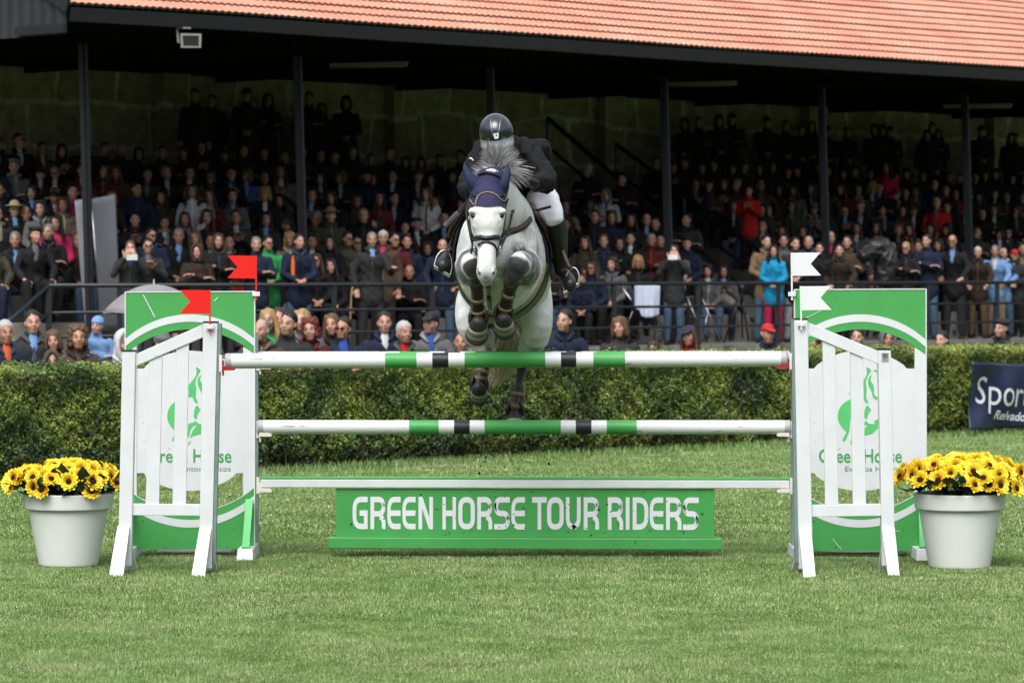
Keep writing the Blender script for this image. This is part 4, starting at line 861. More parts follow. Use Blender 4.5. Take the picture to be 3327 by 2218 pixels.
def merge_far(lst):
    groups = {}
    for (pt, pk, hr, hc, ct, sc) in lst:
        L = LIB[pk]; M = Matrix.Translation(pt) @ Matrix.Rotation(face_rz(pt)+random.uniform(-.25, .25), 4, 'Z') @ Matrix.Scale(sc, 4)
        for me, mt, off in ((L['body'], 1, None), (L['jacket'], 0, None), (L['trousers'], 0, None), (HAIR[hr if hr in HAIR else 'short'], 2, L['P']['C'])):
            A = verts(me)*(HS if off is not None else 1); 
            if off is not None: A = A+np.array(off, np.float32)
            A = A @ np.array(M.to_3x3(), np.float32).T+np.array(M.translation, np.float32)
            groups.setdefault(id(me), [me, mt, []])[2].append(A)
    Vs, Ts, mi = [], [], []; base = 0
    for me, mt, arrs in groups.values():
        me.calc_loop_triangles(); t = np.empty(len(me.loop_triangles)*3, np.int32); me.loop_triangles.foreach_get('vertices', t); t = t.reshape(-1, 3)
        for A in arrs: Vs.append(A); Ts.append(t+base); mi.append(np.full(len(t), mt)); base += len(A)
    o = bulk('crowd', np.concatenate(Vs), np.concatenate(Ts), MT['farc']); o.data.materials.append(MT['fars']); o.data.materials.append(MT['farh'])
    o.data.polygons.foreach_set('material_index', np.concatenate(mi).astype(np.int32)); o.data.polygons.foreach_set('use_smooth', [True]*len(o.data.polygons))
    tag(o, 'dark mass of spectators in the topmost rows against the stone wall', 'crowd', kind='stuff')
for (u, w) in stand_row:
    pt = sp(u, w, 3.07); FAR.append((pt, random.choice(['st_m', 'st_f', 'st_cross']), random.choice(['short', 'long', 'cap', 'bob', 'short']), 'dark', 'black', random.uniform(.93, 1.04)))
print('PEOPLE', len(taken)+placed, 'far', len(FAR), {i: len(by_row[i]) for i in by_row})
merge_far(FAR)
# ================================================================== THE JUMP
YF, YR = 22.57, 23.88      # depths of the front wings and of the rear panels
def root_at(name, sx, sy, Y, label, cat, group=None):
    q = W(sx, sy, Y); return empty(name, (q.x, q.y, max(q.z, 0.0)), 0, label, cat, group)
def pole(name, a, b, r, bands, label, group=None, flip=False):
    a, b = Vector(a), Vector(b); o = empty(name, (a+b)/2, 0, label, 'jump pole', group); t = b-a
    bb = B(); mats = [MT['white2'], MT['green'], MT['blackp'], MT['grey']]; x = 0.0; n = 28
    M = t.normalized(); sd = M.cross(Vector((0, 0, 1))).normalized(); up = sd.cross(M)
    cuts = sorted(bands+[(0, .0096, 3), (.9904, 1, 3)]); segs = []; p = 0
    for c0, c1, m in cuts:
        if c0 > p+1e-6: segs.append((p, c0, 0))
        segs.append((c0, c1, m)); p = c1
    def ring(f, rr): 
        c = a+t*f; return [c+sd*(rr*math.cos(2*math.pi*k/n))+up*(rr*math.sin(2*math.pi*k/n)) for k in range(n)]
    for c0, c1, m in segs:
        bb.m = m; rr = r*(1.02 if m == 3 else 1.0)
        k = max(1, int((c1-c0)*30)); V = []
        for i in range(k+1): V += ring(c0+(c1-c0)*i/k, rr)
        bb.add(V, [(i*n+j, i*n+(j+1) % n, (i+1)*n+(j+1) % n, (i+1)*n+j) for i in range(k) for j in range(n)])
    for f, s in ((0, -1), (1, 1)):
        bb.m = 3; V = ring(f, r*1.02)+ring(f+s*.0022, r*.88); bb.add(V, [(j, (j+1) % n, n+(j+1) % n, n+j) for j in range(n)]+[tuple(range(n, 2*n))])
    bb.build('pole_body', mats, o, True)
    return o
def bandf(lst, x0, x1): return [((a-x0)/(x1-x0), (b-x0)/(x1-x0), m) for a, b, m in lst]
pole('front_pole', W(735.5, 1172.5, YF), W(2554, 1165.5, YF), .0475, bandf([(885, 957, 1), (993, 1030, 2), (1067, 1252, 1), (1288, 1323, 2), (1362, 1435, 1)], 520, 1805), 'top front pole, white with green and black bands, resting on red cups')
pole('rear_top_pole', W(840, 1165, YR+.03), W(2564, 1163.5, YR+.03), .0475, bandf([(918, 987, 1), (1022, 1057, 2), (1092, 1266, 1), (1301, 1336, 2), (1371, 1440, 1)], 594, 1813), 'rear top pole almost hidden behind the front pole')
pole('middle_pole', W(840, 1387, YR), W(2565, 1387.5, YR), .0468, bandf([(940, 1008, 1), (1043, 1079, 2), (1113, 1288, 1), (1322, 1358, 2), (1393, 1462, 1)], 594, 1813), 'lower pole between the rear panels, white with green and black bands')
# plank
o = root_at('plank', 1700, 1565, YR, 'narrow plank with white face and green top between the rear panels', 'plank')
bb = B(); bb.slab([(846.6, 1557.5), (2565, 1560.5), (2565, 1585), (846.6, 1582)], YR-.02, .028); bb.build('white_face', MT['white'], o, bevel=.003)
bb = B(); bb.slab([(846.6, 1548), (2565, 1551), (2565, 1560), (846.6, 1557)], YR-.012, .05); bb.build('green_edge', MT['green'], o, bevel=.004)
# gate board with lettering
g = root_at('gate_board', 1706, 1780, YR, 'long green gate board lettered GREEN HORSE TOUR RIDERS', 'sign')
bb = B(); bb.slab([(1091, 1585.5), (2320.5, 1587), (2320.5, 1744), (1091, 1743)], YR, .022); bb.build('board', MT['green'], g)
bb = B(); bb.slab([(1065.5, 1745), (2347, 1749), (2347, 1786), (1065.5, 1781)], YR-.045, .10); bb.build('base_rail', MT['green'], g, bevel=.006)
def stroke(b, pts, rad, s, place, zoff, th):
    "2-D stroke of width s along pts with corner radii; place(x, y, d) -> point"
    P = [Vector(p).to_2d() for p in pts]; path = [P[0]]
    for i in range(1, len(P)-1):
        r = rad[i] if isinstance(rad, (list, tuple)) else rad
        if r <= 0: path.append(P[i]); continue
        d0 = (P[i-1]-P[i]).normalized(); d1 = (P[i+1]-P[i]).normalized(); r = min(r, (P[i-1]-P[i]).length*.98, (P[i+1]-P[i]).length*.98)
        a0, a1 = P[i]+d0*r, P[i]+d1*r
        for k in range(9):
            t = k/8; path.append(a0*(1-t)**2*1.0+P[i]*2*t*(1-t)*1.0+a1*t*t if False else (a0*(1-t)**2+P[i]*(2*t*(1-t))*1.0+a1*(t*t)))
    path.append(P[-1]); L, Rr = [], []
    for i, p in enumerate(path):
        a = (path[i]-path[i-1]).normalized() if i > 0 else None; c = (path[i+1]-path[i]).normalized() if i < len(path)-1 else None
        t = (a+c).normalized() if a is not None and c is not None else (a if a is not None else c)
        n = Vector((-t.y, t.x)); k = s/2
        if a is not None and c is not None: k = k/max(.5, n.dot(Vector((-a.y, a.x))))
        L.append(p+n*k); Rr.append(p-n*k)
    m = len(path); V = [place(q.x, q.y, zoff) for q in L]+[place(q.x, q.y, zoff) for q in Rr]+[place(q.x, q.y, zoff+th) for q in L]+[place(q.x, q.y, zoff+th) for q in Rr]
    F = []
    for i in range(m-1): F += [(i, i+1, m+i+1, m+i), (2*m+i, 3*m+i, 3*m+i+1, 2*m+i+1), (i, 2*m+i, 2*m+i+1, i+1), (m+i, m+i+1, 3*m+i+1, 3*m+i)]
    F += [(0, m, 3*m, 2*m), (m-1, 3*m-1, 4*m-1, 2*m-1)]
    b.add(V, F)
h = 31; Wd, Ht = 248, 360; X0, X1, Yb, Yt, Ym = h, Wd-h, h, Ht-h, 178
GL = {
 'G': [([(Wd, Yt), (X0, Yt), (X0, Yb), (X1-h, Yb)], 110), ([(X1, 0), (X1, 209)], 0), ([(115, Ym), (X1-h, Ym)], 0)],
 'R': [([(X0, 0), (X0, Ht)], 0), ([(2*h, Yt), (X1-3, Yt), (X1-3, Ym-8), (2*h, Ym-8)], 82), ([(150, Ym-38), (X1, Ym-50), (X1, 0)], 70)],
 'E': [([(Wd, Yt), (X0, Yt), (X0, Yb), (Wd, Yb)], 110), ([(2*h, Ym), (Wd, Ym)], 0)],
 'N': [([(X0, 0), (X0, Ht)], 0), ([(X1, 0), (X1, Ht)], 0), ([(X0+12, Ht-20), (X1-12, 20)], 0)],
 'H': [([(X0, 0), (X0, Ht)], 0), ([(X1, 0), (X1, Ht)], 0), ([(2*h, Ym), (Wd-2*h, Ym)], 0)],
 'O': [([(Wd/2, Yt), (X0, Yt), (X0, Yb), (Wd/2, Yb)], 120), ([(Wd/2, Yt), (X1, Yt), (X1, Yb), (Wd/2, Yb)], 120)],
 'S': [([(Wd, Yt), (X0, Yt), (X0, Ym), (X1, Ym), (X1, Yb), (0, Yb)], 76)],
 'T': [([(0, Yt), (Wd, Yt)], 0), ([(Wd/2, 0), (Wd/2, Ht-2*h)], 0)],
 'U': [([(X0, Ht), (X0, Yb), (X1, Yb), (X1, Ht)], 105)],
 'I': [([(h, 0), (h, Ht)], 0)],
 'D': [([(X0, 0), (X0, Ht)], 0), ([(2*h, Yt), (X1, Yt), (X1, Yb), (2*h, Yb)], 120)]}
# left edges and widths of the letters, read from the photo
LX = [(1145.6, 49), (1203.6, 49), (1258.5, 43), (1307.5, 43), (1359.8, 47), (1437.5, 44), (1489, 54), (1550.5, 49), (1605.5, 51), (1661.6, 44),
      (1728.7, 47.6), (1777.5, 54), (1838.5, 48), (1896.5, 50), (1974.6, 50), (2033, 12.2), (2055.5, 51), (2111, 44), (2164, 50), (2219, 51)]
bb = B()
for ch, (x, w) in zip("GREENHORSETOURRIDERS", LX):
    wd = 62 if ch == 'I' else Wd; yy = 1612.4+(x-1145)*.0024
    for k, (pts, rad) in enumerate(GL[ch]):
        stroke(bb, pts, rad, 62, lambda a, b_, d: W(x+a/wd*w, yy+(Ht-b_)/Ht*105.6, YR)+Vector((0, -d, 0)), .0012+.0004*k, .0016)
bb.build('lettering', MT['flagw'], g)
# ---- mud specks on the gate and plank
bb = B()
rr = random.Random(5)
for i in range(150):
    x = rr.uniform(1100, 2310); y = rr.choice([rr.uniform(1592, 1740), rr.uniform(1700, 1740), rr.uniform(1600, 1690)]); s = rr.choice([.0015, .002, .0025, .0035])
    if rr.random() < .07: s = .006
    q = W(x, y, YR-.003); bb.ell(q, (s*rr.uniform(.7, 1.6), .0015, s*rr.uniform(.7, 1.4)), n=7, m=4)
bb.build('mud_splashes', MT['dirt'], g)

# ---- front wings
def wing(name, mir, posts, rail, slats, foot, label):
    "all quads in photo positions; mir flips the metal track side"
    o = root_at(name, (foot[0][0][0]+foot[1][0][0])/2, 1850, YF, label, 'jump wing', 'white picket wings of the jump')
    th = .085
    for i, (q, nm) in enumerate(posts):
        bb = B(); bb.slab(q, YF, th); bb.build(nm, MT['white'], o, bevel=.004)
        bb = B(); c = [(q[0][0]-1, q[0][1]-5), (q[1][0]+1, q[1][1]-5), (q[1][0]+1, q[1][1]-.5), (q[0][0]-1, q[0][1]-.5)]; bb.slab(c, YF-.002, th+.004); bb.build('post_cap', MT['lead'], o)
    for q, nm in rail: bb = B(); bb.slab(q, YF+.018, .045); bb.build(nm, MT['white'], o, bevel=.003)
    for q in slats: bb = B(); bb.slab(q, YF+.028, .022); bb.build('slat', MT['white'], o, bevel=.003)
    for top, bot, bt in foot:
        (x0, x1, yt), (a0, a1, ya), (b0, b1) = top, bot, bt
        Yg = EYE*FPX/(ya-884)
        A = [W(x0, yt, YF-.018), W(x1, yt, YF-.018)]; Bq = [W(a0, ya, Yg), W(a1, ya, Yg)]
        bb = B(); d = Vector((0, .03, .0)); up = Vector((0, .035, .012)); bb.hexa([A[0], A[1], A[1]+up, A[0]+up], [Bq[0], Bq[1], Bq[1]+Vector((0, .05, 0)), Bq[0]+Vector((0, .05, 0))]); bb.build('foot', MT['white'], o, bevel=.003)
        A = [W(x0+2, yt+14, YF+th+.03), W(x1-2, yt+14, YF+th+.03)]; k = (b0+b1)/2; C0 = W(b0, 1846, YF+.30); C1 = W(b1, 1846, YF+.30); C0.z = C1.z = 0.0
        bb = B(); bb.hexa([A[0]-up, A[1]-up, A[1], A[0]], [C0-Vector((0, .05, 0)), C1-Vector((0, .05, 0)), C1, C0]); bb.build('foot', MT['white'], o, bevel=.003)
    return o
wl = wing('picket_wing', False,
  [([(660, 1049), (707, 1049), (688, 1846), (646, 1846)], 'tall_post'), ([(397, 1142), (440, 1142), (426, 1838), (383, 1838)], 'short_post')],
  [([(439.5, 1151), (660, 1053), (659, 1096), (439, 1190)], 'top_rail'), ([(428, 1636), (650, 1638), (649, 1675), (427, 1673)], 'bottom_rail')],
  [[(484, 1160), (528, 1142), (517, 1638), (473, 1638)], [(573, 1121), (614, 1103), (604, 1639), (560, 1638)]],
  [((381, 421, 1712), (353, 400, 1873), (404, 448)), ((647, 686, 1719), (621, 665, 1873), (668, 707))], 'left white picket wing with a red flag on its tall post')
wr_ = wing('picket_wing', True,
  [([(2580, 1039), (2624, 1039), (2642, 1848), (2596, 1848)], 'tall_post'), ([(2853, 1137), (2895, 1137), (2909, 1838), (2867, 1838)], 'short_post')],
  [([(2624, 1046), (2853.5, 1140), (2854, 1182), (2624.5, 1087)], 'top_rail'), ([(2636, 1640), (2864, 1636), (2865, 1675), (2637, 1678)], 'bottom_rail')],
  [[(2672, 1108), (2714, 1126), (2724, 1638), (2681, 1638)], [(2762, 1144), (2804, 1162), (2814, 1636), (2771, 1637)]],
  [((2596, 2636, 1720), (2611, 2651, 1876), (2570, 2606)), ((2865, 2907, 1716), (2886, 2924, 1871), (2851, 2890))], 'right white picket wing with a white flag on its tall post')
# metal tracks, cups, maker's plate
bb = B(); bb.slab([(708, 1050), (718.5, 1051), (700, 1826), (690, 1826)], YF+.004, .07); o = bb.build('metal_track', MT['steel'], wl)
if 0:
 for i in range(46): y = 1058+i*16.5; x = 715.5-(y-1058)*.0242; bb.slab([(x, y), (x+1.6, y), (x+1.6, y+4.5), (x, y+4.5)], YF+.0028, .001)
bb = B(); bb.slab([(2570, 1032), (2579.5, 1037), (2595, 1826), (2583, 1826)], YF+.004, .07); o = bb.build('metal_track', MT['steel'], wr_)
if 0:
 for i in range(46): y = 1058+i*16.5; x = 2571.5+(y-1040)*.0165; bb.slab([(x, y), (x+1.5, y), (x+1.5, y+4.5), (x, y+4.5)], YF+.0028, .001)
def cup(x, y, Y, s, plate, cupm, lab, deep=1.0):
    "s=+1: opens to the right"
    o = root_at('pole_cup', x, y, Y, lab, 'pole cup', 'cups that hold the poles')
    bb = B(); bb.slab([(x, y-38) if s > 0 else (x-9, y-38), (x+9, y-34) if s > 0 else (x, y-34), (x+9, y+18) if s > 0 else (x, y+18), (x, y+18) if s > 0 else (x-9, y+18)], Y-.005, .05); bb.build('back_plate', plate, o, bevel=.002)
    bb = B(); xs = lambda d: x+s*d
    prof = [(9, -2), (24, 0), (40, 1), (51, 5), (50, 10), (46, 13), (9, 13)]
    pts = [W(xs(a), y+b_, Y-.035) for a, b_ in prof]
    if s < 0: pts.reverse()
    bb.poly(pts, (0, .085, 0)); bb.slab([(min(xs(9.3), xs(15)), y-20), (max(xs(9.3), xs(15)), y-20), (max(xs(9.3), xs(15)), y+30), (min(xs(9.3), xs(15)), y+30)], Y-.012, .03)
    bb.build('cup', cupm, o, bevel=.002); return o
cup(712, 1190, YF, 1, MT['flagw'], MT['redcup'], 'red cup under the left end of the front pole')
cup(2573, 1183, YF, -1, MT['flagw'], MT['redcup'], 'red cup under the right end of the front pole')
cup(833, 1405, YR, 1, MT['cream'], MT['cream'], 'white cup under the left end of the lower pole')
cup(2574, 1405, YR, -1, MT['cream'], MT['cream'], 'white cup under the right end of the lower pole')
cup(833, 1586, YR, 1, MT['cream'], MT['cream'], 'white cup under the left end of the plank')
cup(2575, 1588, YR, -1, MT['cream'], MT['cream'], 'white cup under the right end of the plank')
cup(833, 1186, YR, 1, MT['cream'], MT['cream'], 'white cup under the left end of the hidden rear top pole')
cup(2574, 1184, YR, -1, MT['cream'], MT['cream'], 'white cup under the right end of the hidden rear top pole')
bb = B(); bb.slab([(2864, 1146), (2888, 1146), (2888, 1176), (2864, 1176)], YF-.002, .001); pl = bb.build('makers_plate', MT['grey'], wr_)
bb = B()
for y0, y1 in ((1149, 1151), (1152.5, 1155), (1157, 1160), (1162, 1163), (1166, 1167), (1170, 1171)): bb.slab([(2868, y0), (2884, y0), (2884, y1), (2868, y1)], YF-.003, .0008)
bb.build('plate_print', MT['lead'], pl)

# ---- rear panels
def arc(cx, cy, r, xa, xb, up, n=28):
    return [(xa+(xb-xa)*i/n, cy-up*math.sqrt(max(r*r-(xa+(xb-xa)*i/n-cx)**2, 0))) for i in range(n+1)]
def scr(b, pts, Y, th):
    P = [W(x, y, Y) for x, y in pts]; b.poly(P, (0, th, 0))
def band(b, o_, i_, Y, th):
    for k in range(len(o_)-1): scr(b, [o_[k], o_[k+1], i_[k+1], i_[k]], Y, th)
def bandm(b, o_, i_, Y, th):
    n = len(o_); V = [W(x, y, Y) for x, y in o_]+[W(x, y, Y) for x, y in i_]; V += [v+Vector((0, th, 0)) for v in V]; F = []
    for k in range(n-1): F += [(k, k+1, n+k+1, n+k), (2*n+k, 3*n+k, 3*n+k+1, 2*n+k+1), (k, 2*n+k, 2*n+k+1, k+1), (n+k, n+k+1, 3*n+k+1, 3*n+k)]
    F += [(0, n, 3*n, 2*n), (n-1, 3*n-1, 4*n-1, 2*n-1)]; b.add(V, F)
LOGO = [
 [(59,100),(80,106),(102,124),(109,140),(100,152),(89,166),(70,205),(58,240),(55,262),(64,310),(62,360),(59,400),(66,430),(82,458),(76,466),(60,464),(44,450),(34,420),(28,405),(12,402),(-2,411),(-18,395),(-12,350),(-20,310),(-8,275),(8,255),(34,228),(56,196),(67,165),(66,135)],
 [(117,185),(106,204),(103,232),(112,252),(128,272),(139,310),(139,340),(136,362),(145,382),(160,398),(174,402),(176,426),(160,428),(142,424),(126,404),(120,380),(118,362),(105,336),(92,308),(80,280),(77,252),(80,220),(92,198),(103,187)],
 [(130,135),(150,128),(168,132),(172,150),(164,156),(150,146)],
 [(75,487),(90,510),(110,536),(90,556),(76,590),(66,630),(52,630),(42,612),(38,588),(42,545),(55,505)],
 [(-105,430),(-150,452),(-195,490),(-222,540),(-232,590),(-228,640),(-208,685),(-180,722),(-150,752),(-146,770),(-168,805),(-180,830),(-180,850),(-168,858),(-150,842),(-128,795),(-112,742),(-108,690),(-104,640),(-92,590),(-60,548),(-28,520),(-22,480),(-50,442),(-80,428)],
 [(-12,672),(20,668),(45,655),(60,648),(78,668),(100,678),(125,680),(148,674),(136,650),(152,645),(172,630),(180,628),(180,718),(150,752),(115,778),(70,790),(40,798),(22,806),(14,822),(4,818),(10,790),(26,752),(50,715),(70,697),(60,690),(40,694),(18,720),(2,752),(-10,812),(-24,810),(-22,760),(-20,700)],
 [(-102,862),(-92,838),(-72,842),(-62,866),(-74,880),(-90,892),(-102,885)],
 [(-20,893),(-20,884),(2,852),(10,850),(8,866),(-6,888)],
 [(-122,362),(-108,366),(-100,380),(-112,378)]]
def textmesh(txt, height, width, place, th, bold=.0):
    cu = bpy.data.curves.new('txt', 'FONT'); cu.body = txt; cu.size = 1.0; cu.offset = bold; cu.resolution_u = 3
    t = bpy.data.objects.new('t', cu); col.objects.link(t); dg = bpy.context.evaluated_depsgraph_get(); dg.update()
    me = bpy.data.meshes.new_from_object(t.evaluated_get(dg)); bpy.data.objects.remove(t)
    v = verts(me); x0, x1 = v[:, 0].min(), v[:, 0].max(); H = .69 if any(c.isupper() for c in txt) else .52
    V = [place((p[0]-x0)/(x1-x0)*width, p[1]/H*height, 0) for p in v]; F = [tuple(p.vertices) for p in me.polygons]; bpy.data.meshes.remove(me)
    return V, F
def panel(x0, x1, yt, yb, inner_left, label):
    cx = (x0+x1)/2; o = root_at('arched_panel', cx, 1800, YR, label, 'jump filler', 'tall green and white arched rear panels'); R0 = 315; w = x1-x0; dt = yt[1]-yt[0]
    def yy(x): return yt[0]+dt*(x-x0)/w
    a = x0+1; b = x1-1
    rail_w = 36
    # upper board with arched lower edge
    low = arc(cx, 1070+R0, R0, a, b, 1); bb = B(); scr(bb, [(a, yy(a)), (b, yy(b))]+low[::-1], YR-.004, .024); bb.build('top_board', MT['green'], o)
    bb = B(); bandm(bb, arc(cx, 1021+R0, R0, a, b, 1), arc(cx, 1045+R0, R0, a, b, 1), YR-.0065, .0024); bb.build('white_band', MT['white'], o)
    # lower board with hollow upper edge
    up = arc(cx, 1663-R0, R0, a, b, -1); bb = B(); scr(bb, up+[(b, yb), (a, yb)], YR-.004, .024); bb.build('bottom_board', MT['green'], o)
    bb = B(); bandm(bb, [(x, y+1) for x, y in arc(cx, 1687-R0, R0, a, b, -1)], arc(cx, 1713-R0, R0, a, b, -1), YR-.0065, .0024); bb.build('white_band', MT['white'], o)
    bb = B(); bandm(bb, [(x, y-3) for x, y in up], up, YR-.0062, .0012); bb.build('white_edging', MT['white'], o)
    # side rails
    for (p, q, tag_) in ((x0, x0+rail_w, 0), (x1-rail_w, x1, 1)):
        bb = B(); t0 = low[0][1]-1 if tag_ == 0 else low[-1][1]-1; k = 7*(tag_*2-1)
        inn = q if tag_ == 0 else p; yin = [y for x, y in low if abs(x-inn) < 9][0]+1; u2 = [y for x, y in up if abs(x-inn) < 9][0]; uo = up[0][1]
        scr(bb, [(p, (t0 if tag_ == 0 else yin)), (q, (yin if tag_ == 0 else t0)), (q, (u2+6 if tag_ == 0 else uo+6)), (p, (uo+6 if tag_ == 0 else u2+6))], YR-.001, .032); bb.build('side_rail', MT['white'], o)
    bb = B()
    bb.slab([(x0-3, yy(x0)-2), (x0+.8, yy(x0)-2), (x0+.8, yb+4), (x0-3, yb+4)], YR-.008, .045); bb.slab([(x1-.8, yy(x1)-2), (x1+3, yy(x1)-2), (x1+3, yb+4), (x1-.8, yb+4)], YR-.008, .045)
    bb.slab([(x0+1, yy(x0)-3), (x1-1, yy(x1)-3), (x1-1, yy(x1)+.5), (x0+1, yy(x0)+.5)], YR-.008, .045); bb.build('frame_edge', MT['white'], o)
    # plaque
    ins = rail_w-1; l, r = x0+ins, x1-ins; bul = 68; T = [(l, 1197), (cx-146, 1197)]+[(cx+x, 1135+283-math.sqrt(283**2-x*x)+0) for x in np.linspace(-142, 142, 25)]+[(cx+146, 1197), (r, 1197)]
    T = [(l, 1197), (cx-150, 1197)]+[(cx+x, 1135+236-math.sqrt(236**2-x*x)+4) for x in np.linspace(-140, 140, 25)]+[(cx+150, 1197), (r, 1197)]
    Bm = [(r, 1536), (cx+150, 1536)]+[(cx+x, 1598-236+math.sqrt(236**2-x*x)-4) for x in np.linspace(140, -140, 25)]+[(cx-150, 1536), (l, 1536)]
    bb = B(); scr(bb, T+Bm, YR+.006, .018); pq = bb.build('plaque', MT['white'], o)
    Yp = YR+.006; bb = B()
    for pc in LOGO: 
        pts = [(cx+x/3.136, 1160+y/3.136) for x, y in pc]; scr(bb, pts, Yp-.002, .0035)
    bb.build('horse_emblem', MT['green2'], pq)
    for txt, xx, yb_, wd, hh in (("Green Horse", -423, 1070, 846, 135), ("Eventos Hípicos", -156, 1160, 572, 52)):
        V, F = textmesh(txt, hh, wd, lambda a_, b_, d: W(cx+(xx+a_)/3.136, 1160+(yb_-b_)/3.136, Yp)+Vector((0, -.0022, 0)), 0, .012 if hh > 100 else 0)
        bb = B(); bb.add(V, F); bb.build('lettering', MT['green'], pq)
    # feet: green braces on white blocks
    for fx, s in ((x0+13, -1), (x1-20, 1)):
        if fx < 600 and s < 0 or fx > 2700 and s < 0: dx = 10
        fx2 = fx; bb = B(); q = W(fx2, 1812, YR); c = Vector((q.x, YR+.0, .045)); bb.hexa([c+Vector(p) for p in ((-.05, -.26, .03), (.05, -.26, .03), (.05, .28, .03), (-.05, .28, .03))], [c+Vector(p) for p in ((-.055, -.30, -.045), (.055, -.30, -.045), (.055, .32, -.045), (-.055, .32, -.045))]); bb.build('base_block', MT['white'], o, bevel=.005)
        for s2 in (-1, 1):
            bb = B(); bb.beam((c.x-.02*s*0, YR+s2*.20, .075), (c.x+.012, YR+(-.03 if s2 < 0 else .05), .38), .05, .035, up=(0, 1, 0)); bb.build('brace', MT['green2'], o, bevel=.003)
    bb = B(); bb.beam((W(cx, 1800, YR).x-.24, YR+.30, .06), (W(cx, 1800, YR).x+.26, YR+.30, .06), .09, .10); bb.build('base_block', MT['white'], o, bevel=.006)
    tx = x1+2 if inner_left else x0-13
    bb = B(); bb.slab([(tx+1, yt[0]+135), (tx+10, yt[0]+135), (tx+11, yb-20), (tx+2, yb-20)], YR+.004, .05); bb.build('metal_track', MT['steel'], o)
    return o
pL = panel(408, 826, (950, 948), 1783, True, 'left tall green and white arched panel with horse emblem and lettering')
pR = panel(2583, 3008, (942, 940), 1788, False, 'right tall green and white arched panel with horse emblem and lettering')
bb = B()
for a, b_ in (((465, 957), (503, 1030)), ((695, 978), (708, 966))): 
    bb = B(); p, q = W(*a, YR-.0075), W(*b_, YR-.0075); bb.beam(p, q, .006, .0008, up=(0, 1, 0)); bb.build('paint_scratch', MT['white'], pL)
bb = B()
for a, b_ in (((2620, 1032), (2668, 1008)), ((2706, 1750), (2734, 1784)), ((2900, 1722), (2925, 1725))): bb = B(); p, q = W(*a, YR-.0075), W(*b_, YR-.0075); bb.beam(p, q, .004, .0008, up=(0, 1, 0)); bb.build('paint_scratch', MT['white'], pR)
# ---- flags
def flag(pts, sx, y0, y1, Y, m, label, lean=0.0):
    o = root_at('course_flag', sx, y1, Y, label, 'flag', 'red and white course flags')
    bb = B(); P = [W(x, y, Y) for x, y in pts]; bb.poly(P, (0, .004, 0)); bb.build('flag_sheet', m, o)
    bb = B(); bb.slab([(sx-2.6, y0), (sx+2.6, y0), (sx+2.6-lean, y1), (sx-2.6-lean, y1)], Y-.004, .012); bb.build('flag_staff', m, o)
    bb = B(); bb.slab([(sx-12-lean, y1-27), (sx+12-lean, y1-27), (sx+12-lean, y1-13), (sx-12-lean, y1-13)], Y-.008, .02); bb.build('flag_bracket', MT['flagw'], o, bevel=.001)
    bb = B()
    for d in (-7, 7): bb.ell(W(sx-lean+d, y1-20, Y-.009), (.003, .002, .003), n=8, m=5)
    bb.build('screw', MT['grey'], o)
flag([(583, 941), (684, 943), (684, 1019), (583, 1018.5), (617.5, 980)], 682, 941, 1081, YF-.02, MT['red'], 'red flag on the left wing, lower of the two red flags')
flag([(739, 830), (833, 831), (833, 905), (739, 903), (771, 867)], 832, 830, 975, YR-.02, MT['red'], 'red flag on the left rear panel, higher of the two red flags')
flag([(2600, 930), (2699, 929), (2666, 967), (2702, 1006), (2600, 1008)], 2601, 929, 1072, YF-.02, MT['flagw'], 'white flag on the right wing, lower of the two white flags', -3)
flag([(2571, 821), (2666, 820), (2634, 857), (2668, 895), (2571, 896)], 2571.5, 821, 975, YR-.02, MT['flagw'], 'white flag on the right rear panel, higher of the two white flags', -2)

# ---- planters with sunflowers
m, nt, p = newmat('sunflower_petals'); MT['petal'] = m
a = N(nt, 'ShaderNodeAttribute'); a.attribute_name = 'rad'
oi = N(nt, 'ShaderNodeObjectInfo'); hsn = N(nt, 'ShaderNodeHueSaturation'); mrn = N(nt, 'ShaderNodeMapRange'); nt.links.new(oi.outputs['Random'], mrn.inputs[0]); mrn.inputs[3].default_value = .488; mrn.inputs[4].default_value = .508
nt.links.new(mrn.outputs[0], hsn.inputs['Hue']); c = ramp(nt, a.outputs['Fac'], [(0.0, (.62, .16, .005)), (0.40, (.85, .50, .012)), (0.75, (.90, .70, .03))]); nt.links.new(c, hsn.inputs['Color']); nt.links.new(hsn.outputs[0], p.inputs['Base Color']); p.inputs['Roughness'].default_value = .6
MT['disc'] = mat('sunflower_disc', (.014, .008, .005), .95, .5, 90, bmp=.8, bsc=200)
MT['fleaf'] = mat('artificial_leaf', (.012, .040, .016), .5, .35, 18)
def flower_me():
    b = B(); rad = []
    for ring, (n, r1, tilt, w, off) in enumerate(((13, .062, .28, .014, 0), (12, .054, .55, .013, .24), (9, .040, .95, .011, .1))):
        for k in range(n):
            a = 2*math.pi*k/n+off+random.uniform(-.08, .08); rr_ = r1*random.uniform(.88, 1.08); tl = tilt+random.uniform(-.15, .18)
            d = Vector((math.cos(a), math.sin(a), 0)); s = Vector((-d.y, d.x, 0)); up = Vector((0, 0, 1))
            q = lambda t, ww, z: d*(.016+(rr_-.016)*t*math.cos(tl*.6))+s*w*ww+up*((rr_*t)*math.sin(tl)*.7-.010*t*t*ring*0+z)
            b.add([q(0, -.45, 0), q(0, .45, 0), q(.5, 1, .001), q(.5, 0, -.004), q(.5, -1, .001), q(.85, .6, 0), q(.85, -.6, 0), q(1, 0, -.003)], [(0, 1, 2, 3), (0, 3, 4), (3, 2, 5, 7), (3, 7, 6, 4)]); rad += [0, 0, .5, .45, .5, .85, .85, 1]
    me = b.mesh('flower', MT['petal'], smooth=True); at = me.attributes.new('rad', 'FLOAT', 'POINT'); at.data.foreach_set('value', rad); return me
FL = [flower_me() for _ in range(4)]
